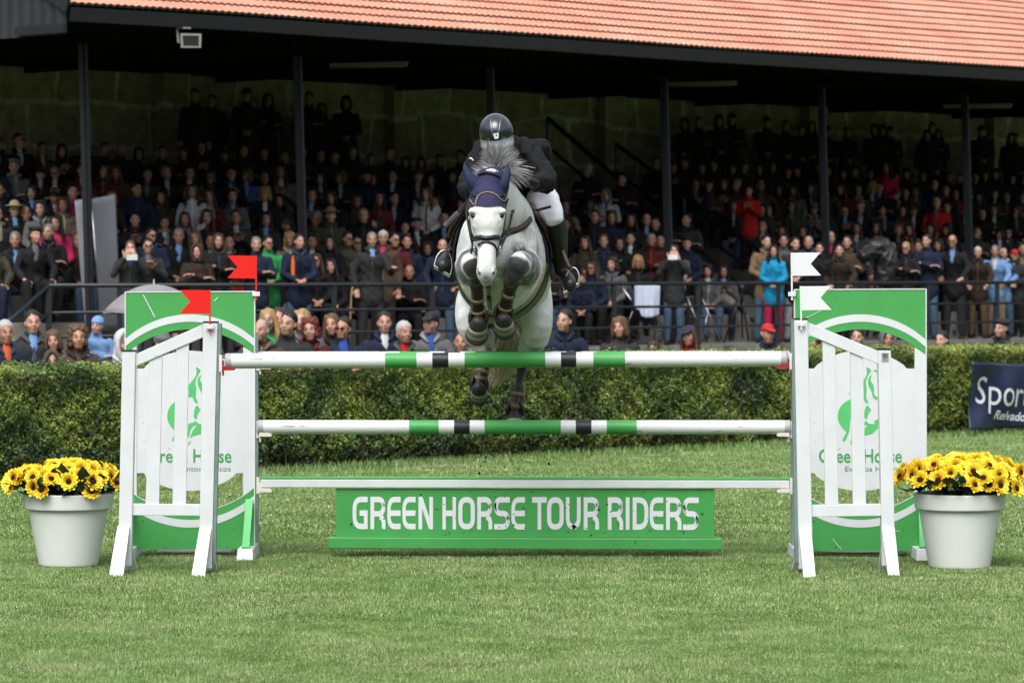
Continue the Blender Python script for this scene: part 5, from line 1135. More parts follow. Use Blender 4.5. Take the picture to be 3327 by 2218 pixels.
b = B(); b.ell((0, 0, .006), (.017, .017, .010), n=14, m=6)
DISC = b.mesh('flower_disc', MT['disc'], smooth=True)
def leafme():
    b = B(); 
    L = .11; b.add([(0, 0, 0), (.022, 0, .03), (.034, 0.004, .06), (.018, .004, .092), (0, .01, L), (-.018, .004, .092), (-.034, .004, .06), (-.022, 0, .03), (0, -.008, .05)], [(0, 1, 2, 8), (8, 2, 3, 4), (8, 4, 5, 6), (8, 6, 7, 0)]); return b
def planter(cxs, Y, top_w, bot_w, ytop, yb, label, spread, seed, xl, xr):
    rr = random.Random(seed); c = W(cxs, yb, Y); c.z = 0; sc = FPX/Y; H = (yb-ytop)/sc; rt, rb = top_w/sc/2, bot_w/sc/2
    o = empty('flower_planter', c, 0, label, 'planter', 'white planters of sunflowers'); M = Matrix.Translation(c)
    def lathe(prof, n=48):
        b = B(); V = [M @ Vector((r*math.cos(2*math.pi*k/n), r*math.sin(2*math.pi*k/n), z)) for r, z in prof for k in range(n)]
        b.add(V, [(i*n+k, i*n+(k+1) % n, (i+1)*n+(k+1) % n, (i+1)*n+k) for i in range(len(prof)-1) for k in range(n)]); return b
    zr = H*.795; rm = rb+(rt*.945-rb)*zr/H
    lathe([(rb*.5, .003), (rb-.006, .001), (rb, .006), (rb+(rm-rb)*.04, zr*.04), (rb+(rm-rb)*.08, zr*.08), (rb+(rm-rb)*.5, zr*.5), (rb+(rm-rb)*.96, zr*.96), (rm, zr-.002), (rt*.948, zr+.004)]).build('pot', MT['pot'], o, True)
    lathe([(rt*.93, zr-.001), (rt*.955, zr-.004), (rt*.965, zr+.002), (rt*.968, zr+.008), (rt*.998, H-.010), (rt, H-.004), (rt-.002, H), (rt-.012, H), (rt-.016, H-.05)]).build('rim', MT['pot'], o, True)
    lathe([(rt-.014, H-.04), (.001, H-.035)]).build('soil', MT['dirt'], o)
    b = B()
    for i in range(230):
        a = rr.uniform(0, 6.283); r = rt*math.sqrt(rr.random())*1.10; z = H+rr.uniform(-.01, .13)*(1-.4*(r/rt))
        lm = leafme(); R_ = Matrix.Rotation(rr.uniform(0, 6.28), 4, 'Z') @ Matrix.Rotation(rr.uniform(.2, 1.7), 4, 'X') @ Matrix.Scale(rr.uniform(.7, 1.25), 4)
        T = M @ Matrix.Translation(Vector((r*math.cos(a)+(xl+xr)/2*.5, r*math.sin(a), z))) @ R_; b.add([T @ v for v in lm.v], lm.f)
    for i in range(40):
        a = rr.uniform(0, 6.283); r = rt*math.sqrt(rr.random())*.8; b.tube([M @ Vector((r*.5*math.cos(a), r*.5*math.sin(a), H-.03)), M @ Vector((r*1.1*math.cos(a), r*1.1*math.sin(a), H+.14))], .003, n=5)
    b.build('foliage', MT['fleaf'], o)
    n = 0; pts = []; tries = 0
    while n < 82 and tries < 6000:
        tries += 1; u = rr.uniform(-1, 1); v = rr.uniform(-1, 1)
        if u*u+v*v > 1: continue
        x = (xl+xr)/2+u*(xr-xl)/2; y = v*rt*1.05; dome = math.sqrt(max(0, 1-(u*u+v*v)))
        z = H+.045+spread*dome+rr.uniform(-.025, .025)
        if v < -.35 and rr.random() < .55: z -= rr.uniform(.0, .035)
        q = Vector((x, y, z))
        if any((q-k).length < .050 for k in pts): continue
        pts.append(q); nrm = Vector((u*.95, v*.9-.35, .38+dome*.25)).normalized(); nrm = (nrm+Vector((rr.uniform(-.4, .4), rr.uniform(-.3, .3), rr.uniform(-.3, .4)))).normalized()
        f = link('flower', FL[n % 4], o); f.location = q; f.rotation_euler = nrm.to_track_quat('Z', 'Y').to_euler(); f.scale = [rr.uniform(.92, 1.2)]*3
        dk = bpy.data.objects.new('flower_disc', DISC); col.objects.link(dk); dk.parent = f; n += 1
    return o
planter(223, 23.2, 296, 190, 1601, 1838, 'white planter of yellow sunflowers left of the left wing', .115, 3, -.40, .36)
planter(3117, 23.05, 300, 197, 1603, 1846, 'white planter of yellow sunflowers right of the right wing', .165, 8, -.42, .47)

# ---- banner on the hedge
HM = PM[hedge.name]
def hb(u, w, z): return HM @ Vector((u, w, z))
m, nt, p = newmat('navy_banner_vinyl'); MT['banner'] = m
p.inputs['Base Color'].default_value = (.012, .020, .060, 1); p.inputs['Roughness'].default_value = .32; p.inputs['Specular IOR Level'].default_value = .6
def h_u(sx, w): 
    k = (sx-1663.5)/FPX; return (k*(34+0.697*w)+2.35+0.717*w)/(0.697-0.717*k)
bu0, bu1 = h_u(3150, -.16), h_u(3150, -.16)+2.6
YB = hb(bu0, -.16, 0).y; zt, zb = W(3157, 1176, YB).z, W(3137, 1396, YB).z
def bsurf(s, t):
    u = bu0+(bu1-bu0)*s-(1-t)*.06*(1-s)+.03*math.sin(t*3.1)*(1-s)**3; z = zb+(zt-zb)*t+(-.05*math.sin(s*math.pi)*t)+.02*s
    dg = (s*2.6+(1-t)*.75); w = -.19-.028*math.sin(7.5*(s*2.2+(1-t)*.8)+.6)*math.exp(-s*1.2)-.02*math.sin(11*(s*.9-(1-t)*.35))-.012*math.sin(23*s+5*t)
    return hb(u, w, z)
ns, ntt = 70, 26; b = B(); b.add([bsurf(i/ns, j/ntt) for i in range(ns+1) for j in range(ntt+1)], [(i*(ntt+1)+j, (i+1)*(ntt+1)+j, (i+1)*(ntt+1)+j+1, i*(ntt+1)+j+1) for i in range(ns) for j in range(ntt)])
ban = empty('banner', hb(bu0, -.2, .2), 0, 'dark blue vinyl banner lettered Sport Relvados hung on the hedge at right', 'banner')
sh = b.build('banner_sheet', MT['banner'], ban, True); sh.modifiers.new('t', 'SOLIDIFY').thickness = .003
def onb(x, y, d=.004):
    "x, y in photo positions -> banner surface"
    uu = h_u(x, -.2); s = (uu-bu0)/(bu1-bu0); q = hb(uu, -.2, 0); z = W(x, y, q.y).z; t = (z-zb)/(zt-zb); t = t+.05*math.sin(s*math.pi)*t/(zt-zb)
    a = bsurf(s, t); n = (bsurf(s+.01, t)-a).cross(bsurf(s, t+.02)-a).normalized()
    if n.y > 0: n = -n
    return a+n*d
for txt, x0, x1, yb_, hh, sl_, bd in (("Sport", 3184, 3352, 1310, 88, 0, .0), ("Relvados", 3239, 3347, 1360, 27, .25, .02)):
    V, F = textmesh(txt, hh, x1-x0, lambda a_, b_, d: (a_, b_, 0), 0, bd)
    bb = B(); 
    fy = 0.62 if txt == 'Sport' else 1
    bb.add([onb(x0+a_+b_*sl_, yb_+(a_*.10)-(b_*(fy if b_ > 0 and False else 1))) for a_, b_, _ in V], F); bb.build('lettering', MT['flagw'], ban)
# ================================================================== THE HORSE
horse = empty('horse', (W(1638, 884, 23.2).x, 23.2, 0.95), 0, 'dapple grey horse in mid jump over the poles wearing a navy ear bonnet', 'horse')
hbm = B()
def L(pts, side=(1, 0, 0), n=22, sub=4, b=None, pw=2.0):
    "pts: (sx, sy, Y, a, b)"
    (b or hbm).loft([(*W(p[0], p[1], p[2]), p[3], p[4]) for p in pts], side=side, n=n, sub=sub, pw=pw)
TR = [(1618, 835, 22.16, .13, .17), (1618, 826, 22.32, .215, .27), (1622, 830, 22.6, .262, .350), (1630, 845, 22.95, .290, .372), (1637, 862, 23.3, .309, .352), (1640, 885, 23.7, .310, .300), (1638, 925, 24.05, .300, .235), (1637, 955, 24.33, .255, .215), (1637, 970, 24.52, .15, .15)]
L(TR, n=32)
L([(1630, 765, 22.80, .215, .25), (1630, 728, 22.52, .205, .235), (1622, 684, 22.30, .163, .20), (1610, 636, 22.10, .118, .16), (1602, 606, 21.98, .095, .12), (1597, 594, 21.90, .080, .09)], n=28)
L([(1612, 700, 22.85, .10, .18), (1609, 640, 22.55, .060, .10), (1607, 590, 22.25, .046, .07), (1604, 578, 22.02, .045, .06)], n=18)
# head: poll to muzzle
HD = [(1589, 572, 22.02, .062, .060), (1587, 600, 21.955, .086, .100), (1585, 640, 21.905, .102, .122), (1584, 678, 21.88, .1085, .138), (1583.5, 700, 21.868, .109, .142), (1584, 735, 21.852, .0955, .140), (1584.5, 768, 21.835, .0800, .122), (1583, 800, 21.805, .0640, .096), (1581, 830, 21.775, .0555, .078), (1580, 858, 21.75, .0565, .068), (1580, 882, 21.742, .0600, .064), (1580.5, 900, 21.748, .0520, .056), (1581, 910, 21.755, .038, .045)]
L(HD, n=30, pw=2.35)
def E(sx, sy, Y, r, M=None): hbm.ell(W(sx, sy, Y), r, M, n=18, m=12)
for s in (-1, 1):
    E(1583.5+s*50, 686, 21.800, (.024, .052, .020), Matrix.Rotation(s*.35, 3, 'Y'))            # brow
    E(1583.5+s*44, 718, 21.790, (.017, .035, .050))                     # cheekbone crest
    E(1583.5+s*43, 735, 21.905, (.020, .105, .085))                     # jowl
    E(1580.5+s*24, 880, 21.705, (.017, .024, .022), Matrix.Rotation(-s*.4, 3, 'Y'))             # nostril flare
    E(1594+s*36, 592, 21.945, (.028, .03, .03))                       # ear base
E(1581, 905, 21.735, (.040, .040, .020)); E(1582, 915, 21.775, (.028, .032, .016)); E(1583, 690, 21.775, (.055, .03, .09))
# breast muscles
for s in (-1, 1): E(1619+s*42, 850, 22.22, (.105, .10, .17)); E(1619+s*78, 800, 22.42, (.095, .17, .20))
# forelegs, folded
LF = [(1530, 862, 22.42, .094, .120), (1528, 868, 22.26, .090, .112), (1529, 866, 22.12, .080, .094), (1531, 860, 21.99, .066, .074), (1532, 858, 21.92, .0575, .064)]
RF = [(1704, 866, 22.42, .098, .120), (1706, 872, 22.26, .098, .115), (1699, 866, 22.12, .088, .098), (1690, 858, 21.99, .074, .080), (1683, 857, 21.92, .0655, .068)]
L(LF); L(RF)
E(1519, 893, 22.28, (.060, .07, .070)); E(1715, 900, 22.28, (.062, .07, .078))
LC = [(1532, 862, 21.925, .056, .052), (1539, 890, 21.945, .049, .046), (1545, 915, 21.985, .036, .037), (1550, 945, 22.03, .0315, .036), (1551, 985, 22.09, .031, .036), (1553, 1012, 22.13, .036, .040), (1555, 1030, 22.15, .0435, .045), (1553, 1046, 22.14, .040, .040)]
RC = [(1683, 862, 21.925, .064, .056), (1674, 890, 21.945, .056, .050), (1662, 918, 21.985, .041, .040), (1655, 945, 22.03, .034, .037), (1646, 980, 22.08, .033, .037), (1640, 1002, 22.12, .038, .042), (1636, 1018, 22.15, .0445, .046), (1636, 1032, 22.14, .041, .040)]
L(LC); L(RC)
# hindquarters: thigh, gaskin, hock, cannon
L([(1556, 945, 24.25, .130, .18), (1541, 1000, 24.05, .128, .16), (1532, 1050, 23.92, .106, .13), (1538, 1080, 23.95, .080, .10)])
L([(1538, 1068, 23.97, .085, .10), (1556, 1085, 24.15, .066, .075), (1577, 1095, 24.38, .050, .062), (1590, 1098, 24.52, .045, .06)])
LH = [(1592, 1092, 24.54, .050, .062), (1590, 1112, 24.53, .043, .055), (1582, 1150, 24.48, .030, .036), (1573, 1190, 24.44, .030, .034), (1560, 1228, 24.40, .036, .038), (1557, 1246, 24.39, .044, .046), (1556, 1262, 24.36, .040, .040)]
L(LH)
L([(1718, 935, 24.30, .145, .20), (1733, 995, 24.10, .130, .18), (1743, 1050, 23.95, .106, .14), (1741, 1092, 23.97, .092, .11)])
L([(1741, 1080, 23.98, .092, .11), (1724, 1122, 24.18, .083, .085), (1708, 1150, 24.42, .056, .066), (1702, 1165, 24.55, .047, .060)])
RH = [(1702, 1162, 24.56, .050, .062), (1698, 1185, 24.55, .040, .052), (1690, 1225, 24.52, .027, .034), (1683, 1275, 24.49, .029, .034), (1675, 1318, 24.46, .038, .040), (1672, 1336, 24.45, .046, .047), (1671, 1352, 24.43, .040, .040)]
L(RH)
# sheath/groin and stifle folds
E(1655, 990, 23.9, (.08, .2, .07))
# ---- horse skin material
m, nt, p = newmat('dapple_grey_coat'); MT['coat'] = m
a = N(nt, 'ShaderNodeAttribute'); a.attribute_name = 'mk'; s = N(nt, 'ShaderNodeSeparateXYZ'); nt.links.new(a.outputs['Vector'], s.inputs[0])
g = objco(nt)
vo = N(nt, 'ShaderNodeTexVoronoi'); vo.inputs['Scale'].default_value = 21; vo.feature = 'SMOOTH_F1'; vo.inputs['Smoothness'].default_value = .25
dn = N(nt, 'ShaderNodeTexNoise'); dn.inputs['Scale'].default_value = 9; nt.links.new(g, dn.inputs['Vector'])
mv = mixc(nt, .12, (0, 0, 0), dn.outputs['Color']); va_ = N(nt, 'ShaderNodeVectorMath'); va_.operation = 'ADD'; nt.links.new(g, va_.inputs[0]); nt.links.new(mv, va_.inputs[1]); nt.links.new(va_.outputs[0], vo.inputs['Vector'])
dap = ramp(nt, vo.outputs['Distance'], [(0.08, (.33, .345, .345)), (0.30, (.13, .135, .14)), (.55, (.045, .047, .05))])
wht = ramp(nt, noi(nt, 7, 4, .6, g), [(0.25, (.56, .585, .57)), (0.6, (.73, .755, .735))])
flk = ramp(nt, noi(nt, 130, 2, .6, g), [(0.30, .80), (0.54, 1.0)])
wht = mixc(nt, 1.0, wht, flk, 'MULTIPLY')
drk = ramp(nt, noi(nt, 24, 3, .6, g), [(0.3, (.020, .020, .022)), (0.75, (.058, .058, .062))])
mz = N(nt, 'ShaderNodeMath'); mz.operation = 'MULTIPLY_ADD'; nt.links.new(noi(nt, 11, 4, .6, g), mz.inputs[0]); mz.inputs[1].default_value = .5; mz.inputs[2].default_value = -.25
ad = N(nt, 'ShaderNodeMath'); ad.operation = 'ADD'; nt.links.new(s.outputs[1], ad.inputs[0]); nt.links.new(mz.outputs[0], ad.inputs[1]); md = ramp(nt, ad.outputs[0], [(0.15, 0.0), (0.75, 1.0)])
c = mixc(nt, md, wht, dap); ad2 = N(nt, 'ShaderNodeMath'); ad2.operation = 'ADD'; nt.links.new(s.outputs[0], ad2.inputs[0]); nt.links.new(mz.outputs[0], ad2.inputs[1])
c = mixc(nt, ramp(nt, ad2.outputs[0], [(0.30, 0.0), (0.62, 1.0)]), c, drk); c = mixc(nt, s.outputs[2], c, (.015, .013, .014))
nt.links.new(c, p.inputs['Base Color']); p.inputs['Roughness'].default_value = .62; p.inputs['Specular IOR Level'].default_value = .25
p.inputs['Sheen Weight'].default_value = .15
bump(nt, p, noi(nt, 60, 4, .7, objco(nt, (1, 1, .35))), .45, .006)
body = remesh(hbm, 'body', MT['coat'], .0085, 7, horse, fac=.5)
VW = verts(body.data)+np.array(PM[horse.name].translation, np.float32)
def blob(sx, sy, Y, r, k=1.0, soft=.5):
    c = np.array(W(sx, sy, Y)); d = np.linalg.norm(VW-c, axis=1)/r; return k*np.clip((1-d)/soft, 0, 1)
def dent(sx, sy, Y, r, depth, dirv):
    global VW
    c = np.array(W(sx, sy, Y)); d = np.linalg.norm(VW-c, axis=1)/r; f = np.clip(1-d*d, 0, 1)**2; VW += (f*depth)[:, None]*np.array(Vector(dirv).normalized(), np.float32)
for s in (-1, 1):
    dent(1583+s*30, 702, 21.74, .034, .004, (0, 1, 0)); dent(1583+s*53, 705, 21.79, .034, .008, (-s, .7, 0)); dent(1580.5+s*26, 881, 21.70, .016, .020, (-s*.8, 1, 0)); dent(1583+s*44, 725, 21.76, .03, .005, (-s, .7, 0)); dent(1583+s*33, 790, 21.74, .05, .005, (-s, .5, 0))
    dent(1583+s*30, 640, 21.80, .030, .006, (0, 1, 0))
dent(1620, 880, 22.1, .07, .03, (0, 1, 0)); dent(1581, 906, 21.69, .012, .006, (0, 1, 0))
mkh = np.zeros((len(VW), 3)); mx = np.maximum
for q in ((1538, 872, 21.90, .078), (1543, 905, 21.96, .060), (1678, 872, 21.91, .098), (1664, 915, 21.98, .070), (1526, 845, 21.96, .035), (1692, 850, 21.96, .07)): mkh[:, 0] = mx(mkh[:, 0], blob(*q, 1.0, .35))
def chainmask(ch, r, k): 
    o = np.zeros(len(VW))
    for p_ in catmull([(*W(*p[:3]),) for p in ch], 6): o = mx(o, np.clip((1-np.linalg.norm(VW-p_, axis=1)/r)/.4, 0, 1)*k)
    return o
mkh[:, 0] = mx(mkh[:, 0], chainmask(LC[2:], .085, 1)); mkh[:, 0] = mx(mkh[:, 0], chainmask(RC[2:], .085, 1)); mkh[:, 0] = mx(mkh[:, 0], chainmask(LH[2:], .08, .55)); mkh[:, 0] = mx(mkh[:, 0], chainmask(RH[1:], .085, 1.0))
mkh[:, 0] = mx(mkh[:, 0], blob(1660, 1080, 24.2, .16, .55, .4));  # underbelly shade between the thighs, painted into the coat
for q in ((1515, 862, 22.13, .19, 1.3), (1712, 868, 22.12, .21, 1.35), (1727, 800, 22.45, .17, .55), (1505, 790, 22.45, .14, .4), (1640, 850, 22.15, .13, .22), (1593, 1095, 24.55, .12, 1.0), (1702, 1160, 24.5, .10, .9), (1700, 745, 22.3, .14, .55), (1765, 990, 24.0, .16, .25), (1770, 1090, 24.0, .12, .35), (1490, 1040, 24.0, .10, .2)): mkh[:, 1] = mx(mkh[:, 1], blob(*q, .7))
mkh[:, 1] = mx(mkh[:, 1], blob(1581, 905, 21.71, .075, .75, .9)); mkh[:, 0] = mx(mkh[:, 0], blob(1581, 918, 21.74, .032, .42, .8)+blob(1581, 900, 21.68, .025, .25, .8))
for s in (-1, 1):
    mkh[:, 2] = mx(mkh[:, 2], blob(1580.5+s*25.5, 874, 21.70, .012, 1, .35)+blob(1580.5+s*24.5, 881, 21.695, .013, 1, .35)+blob(1580.5+s*22, 889, 21.69, .011, 1, .35)); mkh[:, 0] = mx(mkh[:, 0], blob(1580.5+s*25, 883, 21.70, .034, .42, .8)+blob(1583.5+s*50, 703, 21.77, .036, .62, .8)+blob(1583.5+s*46, 722, 21.77, .024, .30, .9))  # grey socket skin; its shading and the shadow line below are painted in
mkh[:, 2] = mx(mkh[:, 2], blob(1576, 706, 21.735, .005, .8, .6))
body.data.vertices.foreach_set('co', (VW-np.array(PM[horse.name].translation, np.float32)).astype(np.float32).ravel()); body.data.update()
mkh[:, 1] = mx(mkh[:, 1], np.clip((VW[:, 1]-22.05)/.2, 0, 1)*.22)
setattr_col(body.data, 'mk', mkh)
_v = VW; _w = np.array([noise.noise(Vector(p_)*9.0)*.0042+noise.noise(Vector((p_[0]*24, p_[1]*24, p_[2]*11)))*.0020 for p_ in _v]); _n = np.empty(len(_v)*3, np.float32); body.data.vertices.foreach_get('normal', _n); _hd = np.clip((np.array([W(1581, 780, 21.8)])[0, 1]+.25-_v[:, 1])/.1, 0, 1)*(np.abs(_v[:, 0]-W(1583, 700, 21.8).x) < .14)*(_v[:, 2] > W(0, 925, 21.8).z)
VW = _v+_n.reshape(-1, 3)*(_w*(1-.75*_hd))[:, None]; body.data.vertices.foreach_set('co', (VW-np.array(PM[horse.name].translation, np.float32)).astype(np.float32).ravel()); body.data.update()
tri = [tuple(p.vertices) for p in body.data.polygons]
BV = BVHTree.FromPolygons([Vector(v) for v in VW], tri)
def hit(sx, sy, off=.004, dmax=40, bv=None):
    o = Vector((0, 0, EYE)); d = ray(sx, sy).normalized(); r = (bv or BV).ray_cast(o, d, dmax)
    return (r[0]+r[1]*off, r[1]) if r[0] is not None else None
def near(p, off=.004):
    r = BV.find_nearest(Vector(p)); n = r[1]; return r[0]+n*off, n
# ---- straps that lie on the coat
def strap(b, P, w, th, closed=False, sub=4, off=0.0):
    "P: list of (point, normal)"
    pts = catmull([(*p, *n) for p, n in P], sub) if sub > 1 else [np.array((*p, *n)) for p, n in P]
    n_ = len(pts); V = []; 
    for i, q in enumerate(pts):
        c = Vector(q[:3]); n = Vector(q[3:]).normalized(); t = (Vector(pts[min(i+1, n_-1)][:3])-Vector(pts[max(i-1, 0)][:3])).normalized(); s = t.cross(n).normalized(); n = s.cross(t)
        for x, y in ((-w/2, 0), (-w/2*.8, th), (w/2*.8, th), (w/2, 0), (w/2*.6, -th*.8), (-w/2*.6, -th*.8)): V.append(c+s*x+n*(y+off))
    F = [(i*6+k, i*6+(k+1) % 6, (i+1)*6+(k+1) % 6, (i+1)*6+k) for i in range(n_-1) for k in range(6)]; F += [tuple(range(5, -1, -1)), tuple((n_-1)*6+k for k in range(6))]
    b.add(V, F)
def hs_(lst, off=.003): 
    out = []
    for x, y in lst:
        r = hit(x, y, off)
        if r: out.append(r)
    return out
def headring(sy, tilt=0.0, k=1.0, a0=0, a1=360, n=40):
    "ring round the head at photo height sy"
    ys = [p[1] for p in HD]; P = []
    for i in range(n+1):
        a = R(a0+(a1-a0)*i/n); ca, sa = math.cos(a), math.sin(a); yy = sy-tilt*sa; j = max(q for q in range(len(ys)) if ys[q] <= yy) if yy > ys[0] else 0; j = min(j, len(ys)-2); f = (yy-ys[j])/(ys[j+1]-ys[j])
        h = [HD[j][q]+(HD[j+1][q]-HD[j][q])*f for q in range(5)]; c = W(h[0], yy, h[2]); q = c+Vector((ca*h[3]*k*1.25, sa*h[4]*k*1.25, 0)); P.append(near(q, .003))
    return P
br = B(); strap(br, headring(778, -7, 1, -200, 20, 30), .030, .006, sub=2); strap(br, headring(778, -7, 1, -200, 20, 30), .016, .006, sub=2, off=.003)
br.build('noseband', MT['lead'], horse, True)
br = B(); P = hs_([(1546, 812), (1549, 806), (1556, 795), (1566, 789), (1580, 786), (1594, 789), (1606, 798), (1613, 812)]); strap(br, P, .014, .005)
P = [near(W(1613, 812, 21.76)), near(W(1620, 826, 21.80)), near(W(1612, 846, 21.84)), near(W(1600, 855, 21.87))]; strap(br, P, .013, .005)
P = [near(W(1546, 812, 21.76)), near(W(1543, 826, 21.80)), near(W(1552, 846, 21.84)), near(W(1560, 855, 21.87))]; strap(br, P, .013, .005)
br.build('flash_strap', MT['lead'], horse, True)
br = B()
for s, xs in ((-1, [(1530, 655), (1528, 690), (1530, 720), (1535, 750), (1543, 775)]), (1, [(1638, 655), (1641, 690), (1640, 725), (1634, 752), (1625, 778)])):
    P = [near(W(x+s*8, y, 21.945 if y < 700 else 21.90 if y < 735 else 21.84)) for x, y in xs]; strap(br, P, .015, .005)
    P = [near(W(x+s*12, y, 21.97 if y < 740 else 21.90)) for x, y in [(xs[0][0], 645), (xs[1][0]+s*2, 690), (xs[2][0]+s*2, 725), (xs[3][0]+s*2, 757), (1583+s*44, 790), (1581+s*38, 815)]]; strap(br, P, .013, .005)
P = [near(W(1645, 640, 21.88)), near(W(1648, 690, 21.93)), near(W(1646, 740, 21.97)), near(W(1636, 790, 21.96))]; strap(br, P, .014, .005)
br.build('cheek_straps', MT['lead'], horse, True)
br = B()
for s in (-1, 1):
    c = near(W(1581+s*36, 812, 21.80))[0]+Vector((s*.012, -.006, 0)); ring = [c+Vector((s*.006*math.sin(a), -.010-.028*math.cos(a), .030*math.sin(a))) for a in [6.283*k/20 for k in range(21)]]; br = B(); br.tube(ring, .0042, n=8); br.build('bit_ring', MT['chrome'], horse, True)
# ---- ear bonnet
bn = B(); na, nz = 46, 22
def edge(t):   # t -1..1 across the front: lower edge in photo rows
    return 664+4*math.cos(t*3.2)-(20 if abs(t) > .78 else 0)*(abs(t)-.78)/.22*1.0+(7 if .55 < abs(t) < .75 else 0)
Vb = []
for i in range(na+1):
    t = -1+2*i/na; ang = R(270+t*96)
    for j in range(nz+1):
        sy = 566+(edge(t)-566)*j/nz; yc = sy; ys = [p[1] for p in HD]; jj = min(max([q for q in range(len(ys)) if ys[q] <= yc] or [0]), len(ys)-2); f = (yc-ys[jj])/(ys[jj+1]-ys[jj]); h = [HD[jj][q]+(HD[jj+1][q]-HD[jj][q])*f for q in range(5)]
        c = W(h[0], yc, h[2]); Vb.append(near(c+Vector((math.cos(ang)*h[3]*1.4, math.sin(ang)*h[4]*1.4, 0)), .0065)[0])
bn.add(Vb, [(i*(nz+1)+j, (i+1)*(nz+1)+j, (i+1)*(nz+1)+j+1, i*(nz+1)+j+1) for i in range(na) for j in range(nz)])
m, nt, p = newmat('navy_crochet'); MT['crochet'] = m
g = objco(nt); mp = N(nt, 'ShaderNodeMapping'); mp.inputs['Rotation'].default_value = (R(90), 0, R(0)); nt.links.new(g, mp.inputs[0])
bt = N(nt, 'ShaderNodeTexBrick'); nt.links.new(mp.outputs[0], bt.inputs['Vector'])
for k, v in (('Scale', 1.0), ('Mortar Size', .0042), ('Mortar Smooth', .5), ('Brick Width', .019), ('Row Height', .0135)): bt.inputs[k].default_value = v
bt.inputs['Color1'].default_value = (.022, .024, .125, 1); bt.inputs['Color2'].default_value = (.034, .034, .165, 1); bt.inputs['Mortar'].default_value = (.003, .003, .012, 1)
nt.links.new(bt.outputs[0], p.inputs['Base Color']); p.inputs['Roughness'].default_value = .8; bump(nt, p, bt.outputs['Fac'], -.6, .004)
MT['navycloth2'] = mat('navy_ear_cloth', (.010, .018, .055), .75, .2, 30, bmp=.2, bsc=120)
bon = bn.build('ear_bonnet', MT['crochet'], horse, True)
b = B(); P = hs_([(1531, 648), (1538, 660), (1547, 668), (1550, 655), (1556, 640), (1566, 631), (1582, 627), (1600, 630), (1612, 638), (1622, 648), (1632, 655), (1640, 648)], .010); strap(b, P, .0042, .003); b.build('gold_trim', MT['gold'], bon, True)
b = B(); P = hs_([(1531, 622), (1537, 630), (1548, 640)], .012); strap(b, P, .014, .005); P = hs_([(1618, 640), (1630, 635), (1640, 635)], .012); strap(b, P, .014, .005); b.build('browband', MT['lead'], bon, True)
b = B(); P = hs_([(1560, 573), (1572, 566), (1588, 564), (1604, 568), (1620, 576)], .014); strap(b, P, .020, .006); b.build('headpiece', MT['lead'], bon, True)
for pts in ([(1553, 616, 21.87, .036, .030), (1542, 600, 21.86, .041, .028), (1528, 580, 21.86, .034, .024), (1517, 559, 21.865, .023, .018), (1510.5, 543, 21.87, .013, .012), (1509, 530, 21.87, .004, .004)],
            [(1624, 618, 21.87, .034, .030), (1632, 602, 21.86, .039, .028), (1641, 582, 21.86, .032, .024), (1648, 564, 21.865, .022, .018), (1650.5, 550, 21.87, .013, .012), (1650, 537, 21.87, .004, .004)]):
    b = B(); L(pts, b=b, n=16); b.build('ear_cover', MT['navycloth2'], bon, True)
# ---- eyes
for s in (-1, 1):
    b = B(); c = near(W(1583.5+s*49, 701, 21.76), 0)[0]; b.ell(c+Vector((-s*.003, .008, -.001)), (.0185, .020, .0165)); b.build('eye', mat('horse_eye', (.012, .006, .004), .08, .1, 5, spec=.8), horse, True)
    b = B(); P = [(c+Vector((s*(.008-.020*t*t)*1.0-s*.004+.0, -.004-.006*(1-t*t), .0155-.010*abs(t))), Vector((s*.4, -1, .3))) for t in (-1, -.5, 0, .5, 1)]; P = [(c+Vector((t*.019-s*.003, -.014+.012*t*t, .015-.008*t*t)), Vector((0, -1, .4))) for t in (-1, -.5, 0, .5, 1)]; strap(b, P, .006, .003); b.build('eyelid', MT['coatd'] if 'coatd' in MT else MT.setdefault('coatd', mat('grey_skin', (.10, .10, .105), .6, .2, 30)), horse, True)
# ---- strands
def strands(name, roots, mats, parent, w, nseg=6):
    "roots: list of lists of points"
    V, F, rn = [], [], []; 
    for P in roots:
        r = random.random(); Q = P; m_ = len(Q); b0 = len(V); sd0 = Vector((random.uniform(-1, 1), -.35, random.uniform(-1, 1))).normalized()
        for i, q in enumerate(Q):
            t = (Q[min(i+1, m_-1)]-Q[max(i-1, 0)]).normalized(); sd = t.cross(Vector((0, 1, 0))+sd0*.5).normalized(); k = w*(1-(i/(m_-1))**2*.85)/2
            V += [q-sd*k, q+sd*k]; rn += [r, r]
        F += [(b0+2*i, b0+2*i+1, b0+2*i+3, b0+2*i+2) for i in range(m_-1)]
    M = PM[parent.name].inverted(); A = np.array([tuple(M @ v) for v in V]); return bulk(name, A, np.array(F), mats, parent, np.array(rn))
def hairmat(name, stops):
    m, nt, p = newmat(name); a = N(nt, 'ShaderNodeAttribute'); a.attribute_name = 'rnd'; nt.links.new(ramp(nt, a.outputs['Fac'], stops), p.inputs['Base Color']); p.inputs['Roughness'].default_value = .5; return m
MT['mane'] = hairmat('grey_mane_hair', [(0, (.045, .046, .050)), (.35, (.13, .13, .137)), (.7, (.27, .27, .27)), (1, (.50, .50, .48))])
MT['tail'] = hairmat('cream_tail_hair', [(0, (.24, .19, .10)), (.4, (.45, .38, .24)), (1, (.66, .60, .45))])
st = []
CLP = []
for k in range(95):
    fan = max(-1.45, min(1.05, random.gauss(.10, .62))); CLP.append((random.random(), fan, random.uniform(.145, .235)*(1 if fan > .1 else max(.5, 1+.50*(fan-.1))), random.uniform(-1.1, 1.1)+.5*fan, random.uniform(-.6, .2), random.gauss(0, 5)))
